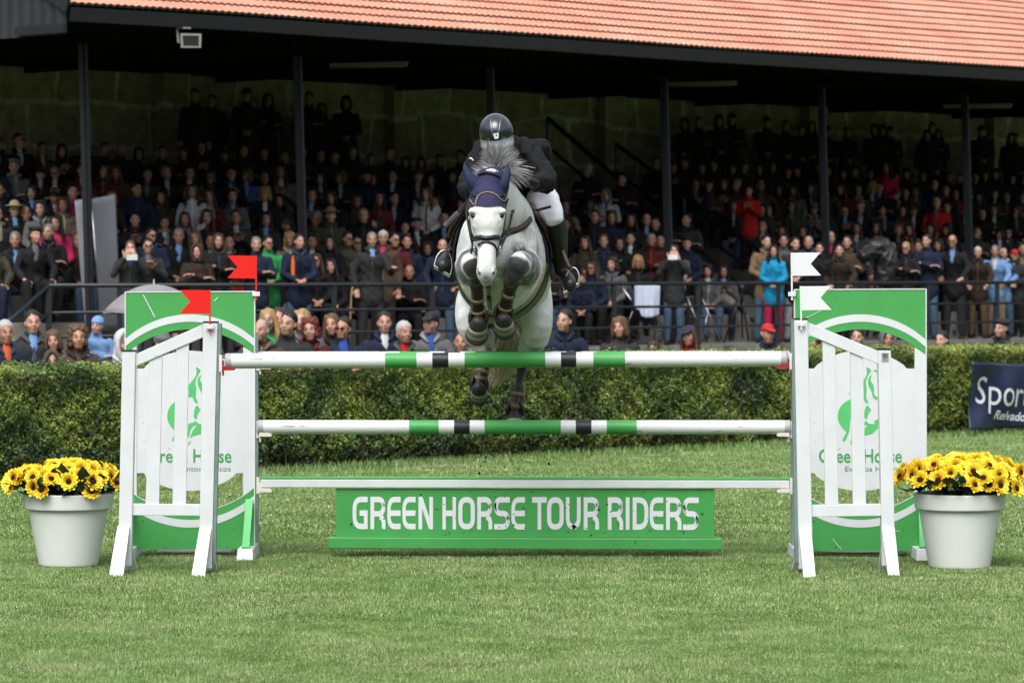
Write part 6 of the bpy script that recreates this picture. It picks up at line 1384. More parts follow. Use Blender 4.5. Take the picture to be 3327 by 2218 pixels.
for i in range(4200):
    t, fan, ln, cu, fw, rx0 = random.choice(CLP); t = min(1, max(0, t+random.gauss(0, .06))); sp_ = random.gauss(0, .10); f2 = fan+sp_*1.3; root = W(1606+rx0+random.gauss(0, 2.5), 569-3*t, 22.0+.52*t); ln = ln*(1.08-.62*random.random()**1.6)
    if t < .22: ln *= .8
    d = Vector((math.sin(f2), -.12-.45*(1-t)*.7+fw*.4, math.cos(f2))).normalized(); nrm = Vector((d.z, 0, -d.x)); conv = -sp_*1.1; ph = random.gauss(0, .3); Q = []
    for k in range(8):
        s = k/7; Q.append(root+d*(ln*s)+nrm*(ln*(cu*.42*s*s+conv*s*s)+.007*s*math.sin(6*s+fan*7+ph))+Vector((0, 0, -.05*abs(f2)*s*s)))
    st.append(Q)
for i in range(60):   # flyaway wisps on the left
    root = W(1596+random.gauss(0, 6), 572, 22.0); e = W(random.uniform(1528, 1570), random.uniform(535, 572), 22.0); mid = root.lerp(e, .5)+Vector((0, 0, random.uniform(-.01, .04)))
    st.append([root*(1-s)**2+mid*2*s*(1-s)+e*s*s for s in [k/6 for k in range(7)]])
st = [q if len(q) == 8 else [Vector(x) for x in catmull([tuple(p) for p in q], 1)] for q in st]
strands('mane', st, MT['mane'], horse, .0046)
st = []
for i in range(1500):
    th = random.gauss(0, 1); r0 = W(1636+random.gauss(0, 5), 1005, 24.62+random.uniform(0, .04)); a1 = W(1652+th*13, 1090, 24.66+random.uniform(-.03, .05)); a2 = W(1644+th*17, 1150, 24.74); L_ = random.random()**.6; e = W(1612+th*26+20*(1-L_), 1165+L_*95-abs(th+.4)*12, 24.84+random.uniform(-.04, .06))
    q = catmull([tuple(r0), tuple(a1), tuple(a2), tuple(e)], 4); q = [Vector(x)+Vector((random.gauss(0, .004), 0, random.gauss(0, .003))) for x in q]; st.append(q)
for i in range(26):
    r0 = W(1650, 1085, 24.66); e = W(random.uniform(1545, 1600), random.uniform(1130, 1160), 24.7); q = [r0.lerp(e, k/6)+Vector((0, 0, .03*math.sin(k/6*3.1))) for k in range(7)]; st.append(q)
strands('tail', st, MT['tail'], horse, .0050)
# ---- hooves and leg boots
MT['hoof'] = mat('hoof_horn', (.36, .34, .28), .5, .35, 14, bmp=.15, bsc=60, stretch=(1, 1, .2)); MT['hoofm'] = mat('grey_hoof_wall', (.13, .135, .11), .5, .4, 16, bmp=.15, bsc=60, stretch=(1, 1, .2)); MT['hoofd'] = mat('dark_hoof_rim', (.035, .036, .033), .45, .3, 14, metal=.2)
def hoof(top, bot, a0, a1, tilt=.5):
    c0, c1 = W(*top), W(*bot); b = B(); P = [(*c0, a0, a0*.9), (*(c0.lerp(c1, .5)), (a0+a1)/2*1.02, (a0+a1)/2), (*c1, a1, a1*1.05)]
    pm_ = c0.lerp(c1, .5); am_ = (a0+a1)/2*1.02
    b.loft(P[:2], n=24, sub=1, cap=False); o = b.build('hoof', MT['hoof'], horse, True); b = B(); b.loft([(*pm_, am_, am_), (*c1, a1, a1*1.05)], n=24, sub=1, cap=False); b.build('hoof_wall', MT['hoofm'], o, True)
    b = B(); t = (c1-c0).normalized(); b.loft([(*(c1-t*.016), a1*1.02, a1*1.06), (*(c1+t*.004), a1*1.04, a1*1.08), (*(c1+t*.010), a1*.96, a1*1.0)], n=24, sub=1, cap=False); b.build('hoof_shoe', MT['hoofd'], o, True)
    b = B(); b.loft([(*(c0-t*.022), a0*.86, a0*.8), (*(c0-t*.004), a0*1.04, a0*.96), (*(c0+t*.012), a0*1.0, a0*.92)], n=20, sub=2); b.build('coronet', MT['hoofd'], o, True)
hoof((1553, 1056, 22.11), (1548, 1092, 22.19), .054, .067); hoof((1637, 1042, 22.11), (1640, 1072, 22.20), .052, .067)
hoof((1556, 1266, 24.32), (1556, 1290, 24.40), .052, .060); hoof((1671, 1360, 24.40), (1671, 1392, 24.38), .052, .062)
MT['bootb'] = mat('tendon_boot_leather', (.026, .018, .015), .42, .3, 20, bmp=.12, bsc=70)
def legboot(ch, i0, i1, gw, flap, fl=(.012, .030)):
    b = B(); P = [(*W(*p[:3]), p[3]+gw, p[4]+gw*.7) for p in ch[i0:i1]]; b.loft([p for p in P], n=22, sub=4, cap=False); bo = b.build('leg_boot', MT['bootb'], horse, True)
    bo.modifiers.new('t', 'SOLIDIFY').thickness = .004
    for f in flap['straps']:
        p = catmull([(*q,) for q in P], 10); k = int(f*(len(p)-1)); q = p[k]; q2 = p[min(k+2, len(p)-1)]; t = (Vector(q2[:3])-Vector(q[:3])).normalized(); b = B()
        b.loft([(*(Vector(q[:3])-t*.013), q[3]+.006, q[4]+.006), (*(Vector(q[:3])+t*.013), q[3]+.006, q[4]+.006)], n=22, sub=1, cap=False); o = b.build('boot_strap', MT['tan'], bo, True); o.modifiers.new('t', 'SOLIDIFY').thickness = .003
        b = B(); c = Vector(q[:3])+Vector(((q[3]+.006)*.9, -(q[4])*.55, 0)); b.box(c, (.010, .010, .026)); b.build('buckle', MT['chrome'], bo, bevel=.002)
    for s in (-1, 1):
        a = flap['at']; c = W(a[0]+s*a[3], a[1], a[2]); b = B(); b.loft([(*(c+Vector((-s*.006, 0, .042))), .010, .020), (*(c+Vector((s*.004, -.004, .01))), .014, .028), (*(c+Vector((s*.006, -.004, -.032))), .011, .022)], n=14, sub=3); b.build('fetlock_cup', MT['bootb'], bo, True)
legboot(LC, 2, 7, .007, {'straps': (.42, .72), 'at': (1554.5, 1030, 22.125, 24)})
legboot(RC, 2, 7, .007, {'straps': (.34, .66), 'at': (1636.5, 1014, 22.125, 24)})
legboot(LH, 2, 6, .008, {'straps': (.18, .50, .75), 'at': (1557, 1246, 24.36, 22)})
legboot(RH, 3, 6, .009, {'straps': (.12, .60), 'at': (1673, 1330, 24.42, 23)})

# ---- saddlery on the body, built round the trunk rings
def trunk(Y):
    ys = [p[2] for p in TR]; j = max(q for q in range(len(ys)-1) if ys[q] <= Y); f = (Y-ys[j])/(ys[j+1]-ys[j]); return [TR[j][q]+(TR[j+1][q]-TR[j][q])*f for q in range(5)]
def tpt(Y, ang, off=.0):
    "ang 0 = top, 90 = viewer's right; nearest coat surface, pushed out"
    h = trunk(Y); c = W(h[0], h[1], Y); d = Vector((math.sin(R(ang)), 0, math.cos(R(ang)))); r = BV.ray_cast(c+d*1.2, -d, 1.2)
    p, n = (r[0], r[1]) if r[0] is not None else (c+d*h[3], d)
    if n.dot(d) < 0: n = -n
    rr_ = math.hypot(h[3]*math.sin(R(ang)), h[4]*math.cos(R(ang))); 
    if (p-c).length > rr_*1.25 or (p-c).length < rr_*.8: p = c+Vector((math.sin(R(ang))*h[3], 0, math.cos(R(ang))*h[4])); n = d
    return p+d*off
def tpatch(y0, y1, a0, a1, off, fy0=None, nY=14, nA=26):
    b = B(); V = []
    for i in range(nA+1):
        a = a0+(a1-a0)*i/nA; yy0, yy1 = (fy0(i/nA) if fy0 else (y0, y1))
        for j in range(nY+1): V.append(tpt(yy0+(yy1-yy0)*j/nY, a, off))
    b.add(V, [(i*(nY+1)+j, (i+1)*(nY+1)+j, (i+1)*(nY+1)+j+1, i*(nY+1)+j+1) for i in range(nA) for j in range(nY)]); return b
for s in (-1, 1):
    b = tpatch(0, 0, s*4, s*104, .014, lambda f: (22.90-.10*math.sin(f*3.1), 23.50-.10*max(0, f-.8))); o = b.build('saddle_pad', MT['navycloth'], horse, True); o.modifiers.new('t', 'SOLIDIFY').thickness = .014
    b = tpatch(0, 0, s*6, s*88, .034, lambda f: (22.92-.14*math.sin(min(1, f*1.15)*3.1), 23.34)); o = b.build('saddle_flap', MT['brownl'], horse, True); o.modifiers.new('t', 'SOLIDIFY').thickness = .012
    b = tpatch(0, 0, s*22, s*66, .052, lambda f: (22.90-.16*math.sin(f*3.1), 22.98-.10*math.sin(f*3.1)), nY=6); o = b.build('knee_roll', MT['brownl'], horse, True); o.modifiers.new('t', 'SOLIDIFY').thickness = .03
b = tpatch(23.0, 23.45, -26, 26, .06); o = b.build('saddle_seat', MT['brownl'], horse, True); o.modifiers.new('t', 'SOLIDIFY').thickness = .03
# girth: fleece under a dark belly guard
b = tpatch(0, 0, 96, 264, .010, lambda f: (22.72-.10*math.sin(f*math.pi), 23.06), nA=40, nY=6); o = b.build('girth_fleece', MT['fleece'], horse, True); o.modifiers.new('t', 'SOLIDIFY').thickness = .012
b = tpatch(0, 0, 96, 264, .018, lambda f: (22.80-.10*math.sin(f*math.pi), 22.97), nA=40, nY=6); o = b.build('girth', mat('green_black_girth', (.012, .030, .022), .5, .25, 14), horse, True); o.modifiers.new('t', 'SOLIDIFY').thickness = .010
# breastplate and martingale
b = B(); P = hs_([(1738, 668), (1733, 690), (1722, 712), (1706, 730), (1686, 743), (1668, 750), (1652, 756), (1640, 764)], .006); strap(b, P, .042, .006)
P = hs_([(1510, 690), (1506, 715), (1512, 735), (1524, 752)], .006)
if len(P) > 2: strap(b, P, .042, .006)
b.build('breastplate', MT['lead'], horse, True)
b = B(); P = hs_([(1738, 668), (1733, 690), (1722, 712), (1706, 730), (1686, 743), (1668, 750), (1652, 756), (1640, 764)], .012); strap(b, P, .028, .003); b.build('breastplate_lining', MT['brownl'], horse, True)
b = B(); P = hs_([(1586, 925), (1588, 945), (1590, 965), (1592, 985), (1595, 1000)], .012); strap(b, P, .030, .005); b.build('martingale', MT['lead'], horse, True)
# ================================================================== THE RIDER
rid = B()
def RL(pts, b=None, side=(1, 0, 0), n=20, sub=4, pw=2.0): L(pts, side=side, n=n, sub=sub, b=b or rid, pw=pw)
HC = W(1618, 452, 22.60)
Mh = Matrix.Rotation(R(38), 3, 'X') @ Matrix.Rotation(R(-6), 3, 'Z')      # face turned down towards the horse's neck
headparts(rid, HC, Mh)
RL([(1626, 470, 22.66, .056, .056), (1636, 485, 22.80, .060, .060)])
TOR = [(1672, 690, 23.36, .165, .125), (1668, 640, 23.26, .155, .115), (1662, 580, 23.12, .165, .12), (1652, 530, 22.96, .185, .12), (1642, 494, 22.86, .165, .085), (1634, 478, 22.78, .09, .07)]
RL(TOR)
ARMS = {'R': [(1708, 490, 22.88, .062, .062), (1745, 530, 22.80, .054, .054), (1779, 580, 22.62, .046, .046), (1755, 592, 22.50, .044, .044), (1722, 590, 22.36, .032, .030)],
        'L': [(1572, 492, 22.88, .062, .062), (1545, 540, 22.78, .054, .054), (1518, 610, 22.60, .046, .046), (1532, 620, 22.48, .042, .042), (1556, 618, 22.36, .032, .030)]}
for k in ARMS: RL(ARMS[k], n=16)
LEGR = [(1735, 640, 23.25, .105, .11), (1762, 645, 23.08, .092, .095), (1783, 672, 22.92, .074, .076), (1797, 702, 22.80, .060, .062)]
LEGL = [(1590, 660, 23.25, .100, .11), (1572, 668, 23.10, .086, .09), (1556, 694, 22.98, .066, .07), (1545, 716, 22.92, .052, .055)]
SHR = [(1799, 706, 22.82, .058, .062), (1810, 745, 22.90, .060, .062), (1814, 800, 22.98, .052, .054), (1820, 850, 23.03, .040, .044), (1826, 882, 23.05, .038, .046)]
SHL = [(1545, 720, 22.94, .052, .055), (1518, 752, 22.98, .054, .056), (1485, 800, 23.03, .048, .050), (1460, 835, 23.06, .040, .044)]
for q in (LEGR, LEGL, SHR, SHL): RL(q, n=16)
rider = remesh(rid, 'person', MT['skinr'], .008, 3)
tag(rider, 'rider in black jacket, white breeches and black helmet crouched over the jumping grey horse', 'person'); PM[rider.name] = Matrix()
v = verts(rider.data); setattr_col(rider.data, 'mk', np.zeros((len(v), 3)))
def G(pts, g): return [(p[0], p[1], p[2], p[3]+g, p[4]+g) for p in pts]
# jacket
j = B(); RL(G(TOR[1:], .020), b=j, n=26); RL(G([(1690, 650, 23.42, .17, .11), (1715, 590, 23.30, .125, .10), (1716, 520, 23.06, .085, .085), (1696, 478, 22.90, .060, .050)], .012), b=j)
for k in ARMS: RL(G(ARMS[k][:-1]+[(ARMS[k][-1][0]+(10 if k == 'R' else -8), ARMS[k][-1][1]+1, ARMS[k][-1][2]+.03, .036, .036)], .016), b=j, n=18)
RL([(1775, 600, 22.64, .065, .055), (1770, 606, 22.56, .058, .045)], b=j)
RL([(1742, 478, 23.05, .06, .05), (1766, 500, 23.22, .050, .10), (1772, 560, 23.35, .040, .12), (1760, 620, 23.42, .05, .10)], b=j)      # tail of the coat blown up behind
RL([(1634, 476, 22.78, .085, .070), (1630, 464, 22.74, .078, .066)], b=j)
jk = remesh(j, 'jacket', MT['jacket'], .009, 3, rider)
v = verts(jk.data); n_ = np.empty(len(v)*3, np.float32); jk.data.vertices.foreach_get('normal', n_)
w = np.array([abs(noise.noise(Vector((p[0]*13+p[2]*5, p[1]*6, p[2]*11-p[0]*9))))*-1+.15+.5*noise.noise(Vector((p[0]*30, p[1]*12, p[2]*24))) for p in v]); v = v+n_.reshape(-1, 3)*(w*.020)[:, None]; jk.data.vertices.foreach_set('co', v.astype(np.float32).ravel()); jk.data.update()
b = B(); c = [W(1524, 516, 22.66), W(1530, 514, 22.655), W(1538, 522, 22.65)]; strap(b, [(p, Vector((-.3, -1, .2))) for p in c], .008, .002); b.build('sleeve_badge', MT['flagw'], jk, True)
# breeches
b = B(); RL(G(LEGR, .008), b=b); RL(G(LEGL, .008), b=b); RL(G([TOR[0], TOR[1]], .004), b=b); bre = remesh(b, 'breeches', MT['breech'], .009, 3, rider)
v = verts(bre.data); n_ = np.empty(len(v)*3, np.float32); bre.data.vertices.foreach_get('normal', n_); w = np.array([noise.noise(Vector((p[0]*10, p[1]*10, p[2]*26))) for p in v]); v = v+n_.reshape(-1, 3)*(w*.006)[:, None]; bre.data.vertices.foreach_set('co', v.astype(np.float32).ravel()); bre.data.update()
# boots: shaft and foot in the stirrup
def boot(shaft, foot, lab):
    b = B(); RL(G(shaft, .007), b=b); RL(foot, b=b, n=20); return remesh(b, 'riding_boot', MT['bootl'], .007, 3, rider)
boot(SHR, [(1828, 885, 23.06, .040, .045), (1837, 900, 23.02, .043, .050), (1847, 914, 22.94, .046, .056), (1853, 926, 22.86, .043, .050)], '')
boot(SHL, [(1456, 838, 23.08, .040, .045), (1450, 846, 23.03, .047, .050), (1444, 856, 22.95, .050, .056), (1440, 864, 22.87, .046, .050)], '')
# stirrups (hang from the saddle: part of the horse's tack)
def stirrup(apex, l, r, tl, tr, Y, root):
    b = B(); A = W(*apex, Y); T0, T1 = W(*tl, Y-.03), W(*tr, Y-.03); mid = (T0+T1)/2; up = A-mid; hw = (T1-T0)/2
    pts = [mid-hw]+[mid-hw*(math.cos(math.pi*k/10)*(1.0-.10*math.sin(math.pi*k/10)))*(1.06 if 0 < k < 10 else 1)+up*(math.sin(math.pi*k/10)**.75) for k in range(11)][1:10]+[mid+hw]
    q = [Vector(x) for x in catmull([tuple(p) for p in pts], 5)]; b.tube(q, .0048, n=10); q2 = [x+Vector((0, .022, -.002)) for x in q]; b.tube(q2[8:-8], .0045, n=8)
    o = b.build('stirrup_iron', MT['chrome'], horse, True)
    b = B(); p0, p1 = W(*tl, Y-.03), W(*tr, Y-.03); b.beam(p0, p1, .060, .012, up=(A-(p0+p1)/2).normalized()); b.build('stirrup_tread', MT['chrome'], o, bevel=.003)
stirrup((1856, 872), (1829, 925), (1876, 912), (1832, 955), (1882, 922), 22.90, None)
stirrup((1452, 815), (1414, 852), (1472, 872), (1410, 866), (1462, 898), 22.90, None)
b = B(); P = [(W(1812, 760, 22.98), Vector((0, -1, 0))), (W(1822, 800, 22.95), Vector((0, -1, 0))), (W(1838, 842, 22.91), Vector((0, -1, 0))), (W(1853, 874, 22.89), Vector((0, -1, 0)))]; strap(b, P, .026, .004); b.build('stirrup_leather', MT['brownl'], horse, True)
b = B(); P = [(W(1508, 740, 22.98), Vector((0, -1, 0))), (W(1492, 770, 22.95), Vector((0, -1, 0))), (W(1474, 798, 22.92), Vector((0, -1, 0))), (W(1456, 817, 22.89), Vector((0, -1, 0)))]; strap(b, P, .026, .004); b.build('stirrup_leather', MT['brownl'], horse, True)
# gloves
def glove(wr, d, up, nm):
    b = B(); hand(b, wr, d, up, 1.05, 1.75); b.loft([(*(wr-Vector(d).normalized()*.05), .034, .030), (*(wr), .036, .028)], side=(1, 0, 0), n=14, sub=2); return remesh(b, 'glove', MT['lead'], .0048, 2, rider)
glove(W(1716, 589, 22.34), (-.75, -.45, .25), (.2, -.3, 1), 'r'); glove(W(1560, 616, 22.34), (.65, -.5, .2), (-.2, -.3, 1), 'l')
# helmet
m, nt, p = newmat('glossy_black_helmet'); MT['helmet'] = m
p.inputs['Base Color'].default_value = (.010, .014, .020, 1); p.inputs['Roughness'].default_value = .16; p.inputs['Coat Weight'].default_value = .6; p.inputs['Coat Roughness'].default_value = .08
bump(nt, p, noi(nt, 900, 1, .5, objco(nt)), .10, .0006)
MT['visor'] = mat('grey_gloss_visor', (.25, .28, .31), .25, .1, 10, coat=.4)
hc = W(1612, 431, 22.60); Mr = Matrix.Rotation(R(-8), 3, 'Y') @ Matrix.Rotation(R(16), 3, 'X')
def hp(az, el, k=1.0, rx=.1065, ry=.132, rz=.120):
    "az 0 = towards camera, 90 = viewer's right"
    return hc+Mr @ Vector((rx*k*math.sin(R(az))*math.cos(R(el)), -ry*k*math.cos(R(az))*math.cos(R(el)), rz*k*math.sin(R(el))))
b = B(); NA, NE = 48, 20; V = [hp(360*i/NA, -20+110*j/NE-(6 if 90 < 360*i/NA < 270 else 0)*(1-j/NE)) for j in range(NE+1) for i in range(NA)]
b.add(V, [(j*NA+i, j*NA+(i+1) % NA, (j+1)*NA+(i+1) % NA, (j+1)*NA+i) for j in range(NE) for i in range(NA)]); he = b.build('helmet', MT['helmet'], rider, True); 
b = B(); V = []
nn_ = 32
for i in range(nn_+1):
    az = -92+184*i/nn_; k = math.cos(R(az*.97)); out = .034*max(0, k)**.6
    for (el, kk, dz) in ((-9, 1.012, 0), (-15, 1.018, 0), (-20, 1.02+out*3.0, -.004), (-23, 1.02+out*6.2, -.012), (-25, 1.02+out*6.0, -.017), (-22, 1.0, -.010)):
        V.append(hp(az, el, kk)+Vector((0, 0, dz)))
b.add(V, [(i*6+q, i*6+q+1, (i+1)*6+q+1, (i+1)*6+q) for i in range(nn_) for q in range(5)]); b.build('visor', MT['visor'], he, True)
b = B(); b.tube([hp(-9, -2, 1.012), hp(-13, 10, 1.012), hp(-16, 30, 1.012), hp(-20, 50, 1.012), hp(-24, 62, 1.012)], .0022, n=6, sub=4); b.tube([hp(7, -2, 1.012), hp(9, 14, 1.012), hp(18, 34, 1.012), hp(34, 50, 1.012), hp(60, 62, 1.012)], .0022, n=6, sub=4)
b.build('silver_trim', MT['chrome'], he, True)
b = B(); q = [hp(-11, 13, 1.016), hp(8, 13, 1.016), hp(5, -4, 1.022), hp(-8, -4, 1.022)]; b.hexa(q, [hc+(x-hc)*.98 for x in q]); b.build('front_badge', MT['flagw'], he, bevel=.002)
b = B(); strap(b, [(hp(84, -14, 1.01), Vector((1, -.4, 0))), (hc+Vector((.098, -.03, -.055)), Vector((1, -.4, 0))), (hc+Vector((.078, -.045, -.105)), Vector((1, -.5, 0)))], .014, .004); b.build('chin_strap', MT['lead'], he, True)
# reins
def rein(pts, parent, w=.016, m='lead'):
    b = B(); strap(b, [(W(*p), Vector((.3, -1, .1))) for p in pts], w, .004, sub=6); return b.build('rein', MT[m], parent, True)
rein([(1620, 815, 21.80), (1640, 775, 21.90), (1655, 735, 22.0), (1664, 690, 22.1), (1670, 645, 22.22), (1678, 600, 22.28)], horse); rein([(1541, 815, 21.80), (1534, 790, 21.88), (1522, 730, 22.0), (1516, 680, 22.1), (1536, 640, 22.24), (1552, 625, 22.30)], horse)
rein([(1668, 700, 22.08), (1667, 665, 22.14), (1673, 630, 22.22), (1680, 598, 22.27)], horse, .024, 'steel2') if 'steel2' in MT else rein([(1666, 690, 22.06), (1667, 665, 22.14), (1673, 630, 22.22), (1680, 598, 22.27)], horse, .022)
b = B(); P = [(W(1724, 664, 22.7), Vector((0, -1, 0))), (W(1740, 682, 22.68), Vector((0, -1, 0))), (W(1765, 678, 22.66), Vector((0, -1, 0))), (W(1790, 671, 22.64), Vector((0, -1, 0)))]; strap(b, P, .018, .004); b.build('strap_end', MT['lead'], horse, True)
# riding crop
crop = empty('riding_crop', W(1500, 690, 22.4), 0, 'grey riding crop sticking out on the left of the horse head', 'whip')
b = B(); b.tube([W(1556, 622, 22.34), W(1530, 636, 22.36), W(1498, 678, 22.38), W(1470, 708, 22.40)], .0065, n=8, r2=.005); b.build('shaft', MT['lead'], crop, True)
b = B(); strap(b, [(W(1488, 690, 22.38), Vector((.3, -1, .2))), (W(1468, 710, 22.39), Vector((.3, -1, .2))), (W(1452, 727, 22.40), Vector((.3, -1, .2))), (W(1444, 735, 22.40), Vector((.3, -1, .2)))], .028, .004); b.build('flap', mat('grey_crop_flap', (.075, .08, .085), .5, .2, 20), crop, True)

# ================================================================== SMALL THINGS
# phones
def gadget(sx, sy, Y, w, h, name, lab, cat, c=(.55, .60, .58)):
    q = W(sx, sy, Y); o = empty(name, q, 0, lab, cat); bb = B(); bb.box(q, (w, .012, h)); bb.build('phone_body', mat(name+'_shell', c, .3, .05, 5), o, bevel=.003); bb = B(); bb.ell(q+Vector((-w*.32, -.008, h*.2)), (.006, .003, .006)); bb.build('lens', MT['lead'], o, True); return o
pY = phoneL.location.y; gadget(429, 836, pY-.32, .15, .078, 'mobile_phone', 'pale phone held up by the man in blue shirt near the grey banner', 'phone')
pY = womanphone.location.y; gadget(2186, 836, pY-.32, .15, .078, 'mobile_phone', 'white phone held up by the woman in dark jacket and jeans', 'phone', (.7, .7, .7))
# orange stripes of the navy jacket
ks = LIB['st_m']
b = B(); q = orangeman.location; 
for s in (-1,): 
    hz_ = q.z; b.ell((q.x-.07, q.y-.165, hz_+1.20), (.028, .012, .20)); 
M_ = Matrix.Translation(q) @ Matrix.Rotation(orangeman.rotation_euler.z, 4, 'Z')
o = link('orange_panel', b.mesh('orange_panel', mat('orange_cloth', (.60, .13, .02), .7, .2, 9), (M_ @ Matrix.Scale(orangeman.scale.y, 4)).inverted(), True), orangeman)
# walking stick
q = stickman.location; st_ = empty('walking_stick', W(1136, 1100, q.y-.2), 0, 'light wooden walking stick held by the old man in leather jacket', 'walking stick')
b = B(); b.tube([W(1146, 930, q.y-.15), W(1142, 950, q.y-.15), W(1138, 1040, q.y-.2), W(1134, 1130, q.y-.2)], .013, n=8); b.tube([W(1146, 930, q.y-.15), W(1140, 923, q.y-.17), W(1130, 926, q.y-.2)], .014, n=8); b.build('stick', mat('varnished_wood', (.38, .24, .10), .5, .2, 20), st_, True)
# grey banner sheet
gb_ = empty('banner_stand', W(330, 1050, 50.6), 0, 'tall blank grey vinyl banner leaning behind the first column', 'banner')
def sheet(q, Y0, Y1, nm):
    b = B(); n1, n2 = 14, 20; V = []
    for i in range(n1+1):
        for j_ in range(n2+1):
            s, t = i/n1, j_/n2; x = (q[0][0]*(1-s)+q[1][0]*s)*(1-t)+(q[3][0]*(1-s)+q[2][0]*s)*t; y = (q[0][1]*(1-s)+q[1][1]*s)*(1-t)+(q[3][1]*(1-s)+q[2][1]*s)*t
            V.append(W(x, y, Y0+(Y1-Y0)*s+.05*math.sin(s*3.1)+.02*math.sin(t*5+s*3)))
    b.add(V, [(i*(n2+1)+j_, (i+1)*(n2+1)+j_, (i+1)*(n2+1)+j_+1, i*(n2+1)+j_+1) for i in range(n1) for j_ in range(n2)]); o = b.build(nm, MT['greycloth'], gb_, True); o.modifiers.new('t', 'SOLIDIFY').thickness = .006
sheet([(243, 652), (277, 646), (310, 1075), (278, 1072)], 50.75, 50.45, 'banner_sheet'); sheet([(296, 647), (374, 631), (394, 1070), (326, 1075)], 50.5, 51.1, 'banner_sheet')
b = B(); b.tube([W(297, 646, 50.45), W(328, 1075, 50.45)], .012); b.build('frame_rod', MT['chrome'], gb_, True)
# umbrella
uc = W(500, 925, 38.6); um = empty('umbrella', uc, 0, 'open grey umbrella behind the left green panel', 'umbrella')
b = B(); nr = 8; V = []; rad = .54
for j_ in range(11):
    for k in range(nr*4):
        a = 2*math.pi*k/(nr*4)+.2; t = j_/10; sc_ = 1-.07*t*(1-abs(math.cos(a*nr/2))); V.append(uc+Vector((math.cos(a)*rad*t*sc_, math.sin(a)*rad*t*sc_, -.30*(t**2.0)+.015*t*abs(math.cos(a*nr/2)))))
b.add(V, [(j_*nr*4+k, j_*nr*4+(k+1) % (nr*4), (j_+1)*nr*4+(k+1) % (nr*4), (j_+1)*nr*4+k) for j_ in range(10) for k in range(nr*4)]); o = b.build('canopy', mat('umbrella_cloth', (.22, .205, .215), .6, .1, 5), um, True); o.modifiers.new('t', 'SOLIDIFY').thickness = .003
b = B(); b.tube([uc+Vector((math.cos(6.283*k/32+.2)*rad, math.sin(6.283*k/32+.2)*rad, -.302+.015*abs(math.cos((6.283*k/32+.2)*4)))) for k in range(33)], .006, n=6); b.build('canopy_edge', MT['greycloth'], um, True)
b = B(); b.tube([uc+Vector((0, 0, .06)), uc+Vector((0, 0, -.75))], .009, n=8); b.build('shaft', MT['chrome'], um, True)
for k in range(8):
    a = 6.283*k/8+.2; b = B(); b.tube([uc+Vector((0, 0, -.02)), uc+Vector((math.cos(a)*rad*.5, math.sin(a)*rad*.5, -.09)), uc+Vector((math.cos(a)*rad, math.sin(a)*rad, -.30))], .004, n=5); b.build('rib', MT['chrome'], um, True)
# pushchair with pale blue blanket
u = s_u(2075, -.55); Yp = sp(u, -.55, 0).y; pc = empty('pushchair', W(2100, 1110, Yp), 0, 'black and silver pushchair behind the railing near the woman with phone', 'pushchair')
b = B(); b.tube([W(2008, 918, Yp), W(2132, 1080, Yp)], .016); b.tube([W(2034, 918, Yp+.3), W(2160, 1070, Yp+.3)], .016); b.tube([W(2132, 1078, Yp), W(2060, 1000, Yp+.1), W(2030, 1075, Yp)], .014); b.build('frame', MT['chrome'], pc, True)
b = B(); b.loft([(*W(2050, 955, Yp+.15), .10, .18), (*W(2085, 1010, Yp+.15), .13, .20), (*W(2120, 1050, Yp+.15), .09, .19)], n=18, sub=3); b.build('seat', MT['navycloth'], pc, True)
for x, y, d in ((2142, 1092, 0), (2168, 1086, .35), (2030, 1094, 0), (2060, 1088, .35)):
    b = B(); c = W(x, y, Yp+d); ring = [c+Vector((.085*math.cos(a), 0, .085*math.sin(a))) for a in [6.283*k/18 for k in range(19)]]; b.tube(ring, .014, n=8)
    for k in range(4): b.tube([c+Vector((.08*math.cos(k*.785), 0, .08*math.sin(k*.785))), c-Vector((.08*math.cos(k*.785), 0, .08*math.sin(k*.785)))], .004, n=5)
    b.build('wheel', MT['lead'], pc, True)
bl = B(); V = []
for i in range(19):
    for j_ in range(17):
        s, t = i/18, j_/16; x = 2062+ (2145-2062)*s; yb2 = 1012+20*math.sin(s*2.2+.4)-(18 if s < .2 else 0); y = 925+ (yb2-925)*t+8*abs(s-.5)*(1-t); V.append(W(x+4*t*math.sin(s*5), y, Yp-.06-.10*math.sin(s*3.1)*(.5+t*.5)-.018*math.sin(s*19)*t))
bl.add(V, [(i*17+j_, (i+1)*17+j_, (i+1)*17+j_+1, i*17+j_+1) for i in range(18) for j_ in range(16)]); o = bl.build('blanket', mat('pale_blue_blanket', (.48, .52, .66), .9, .1, 20, bmp=.4, bsc=60), None, True); o.modifiers.new('t', 'SOLIDIFY').thickness = .008
tag(o, 'pale blue blanket draped over the pushchair', 'blanket')
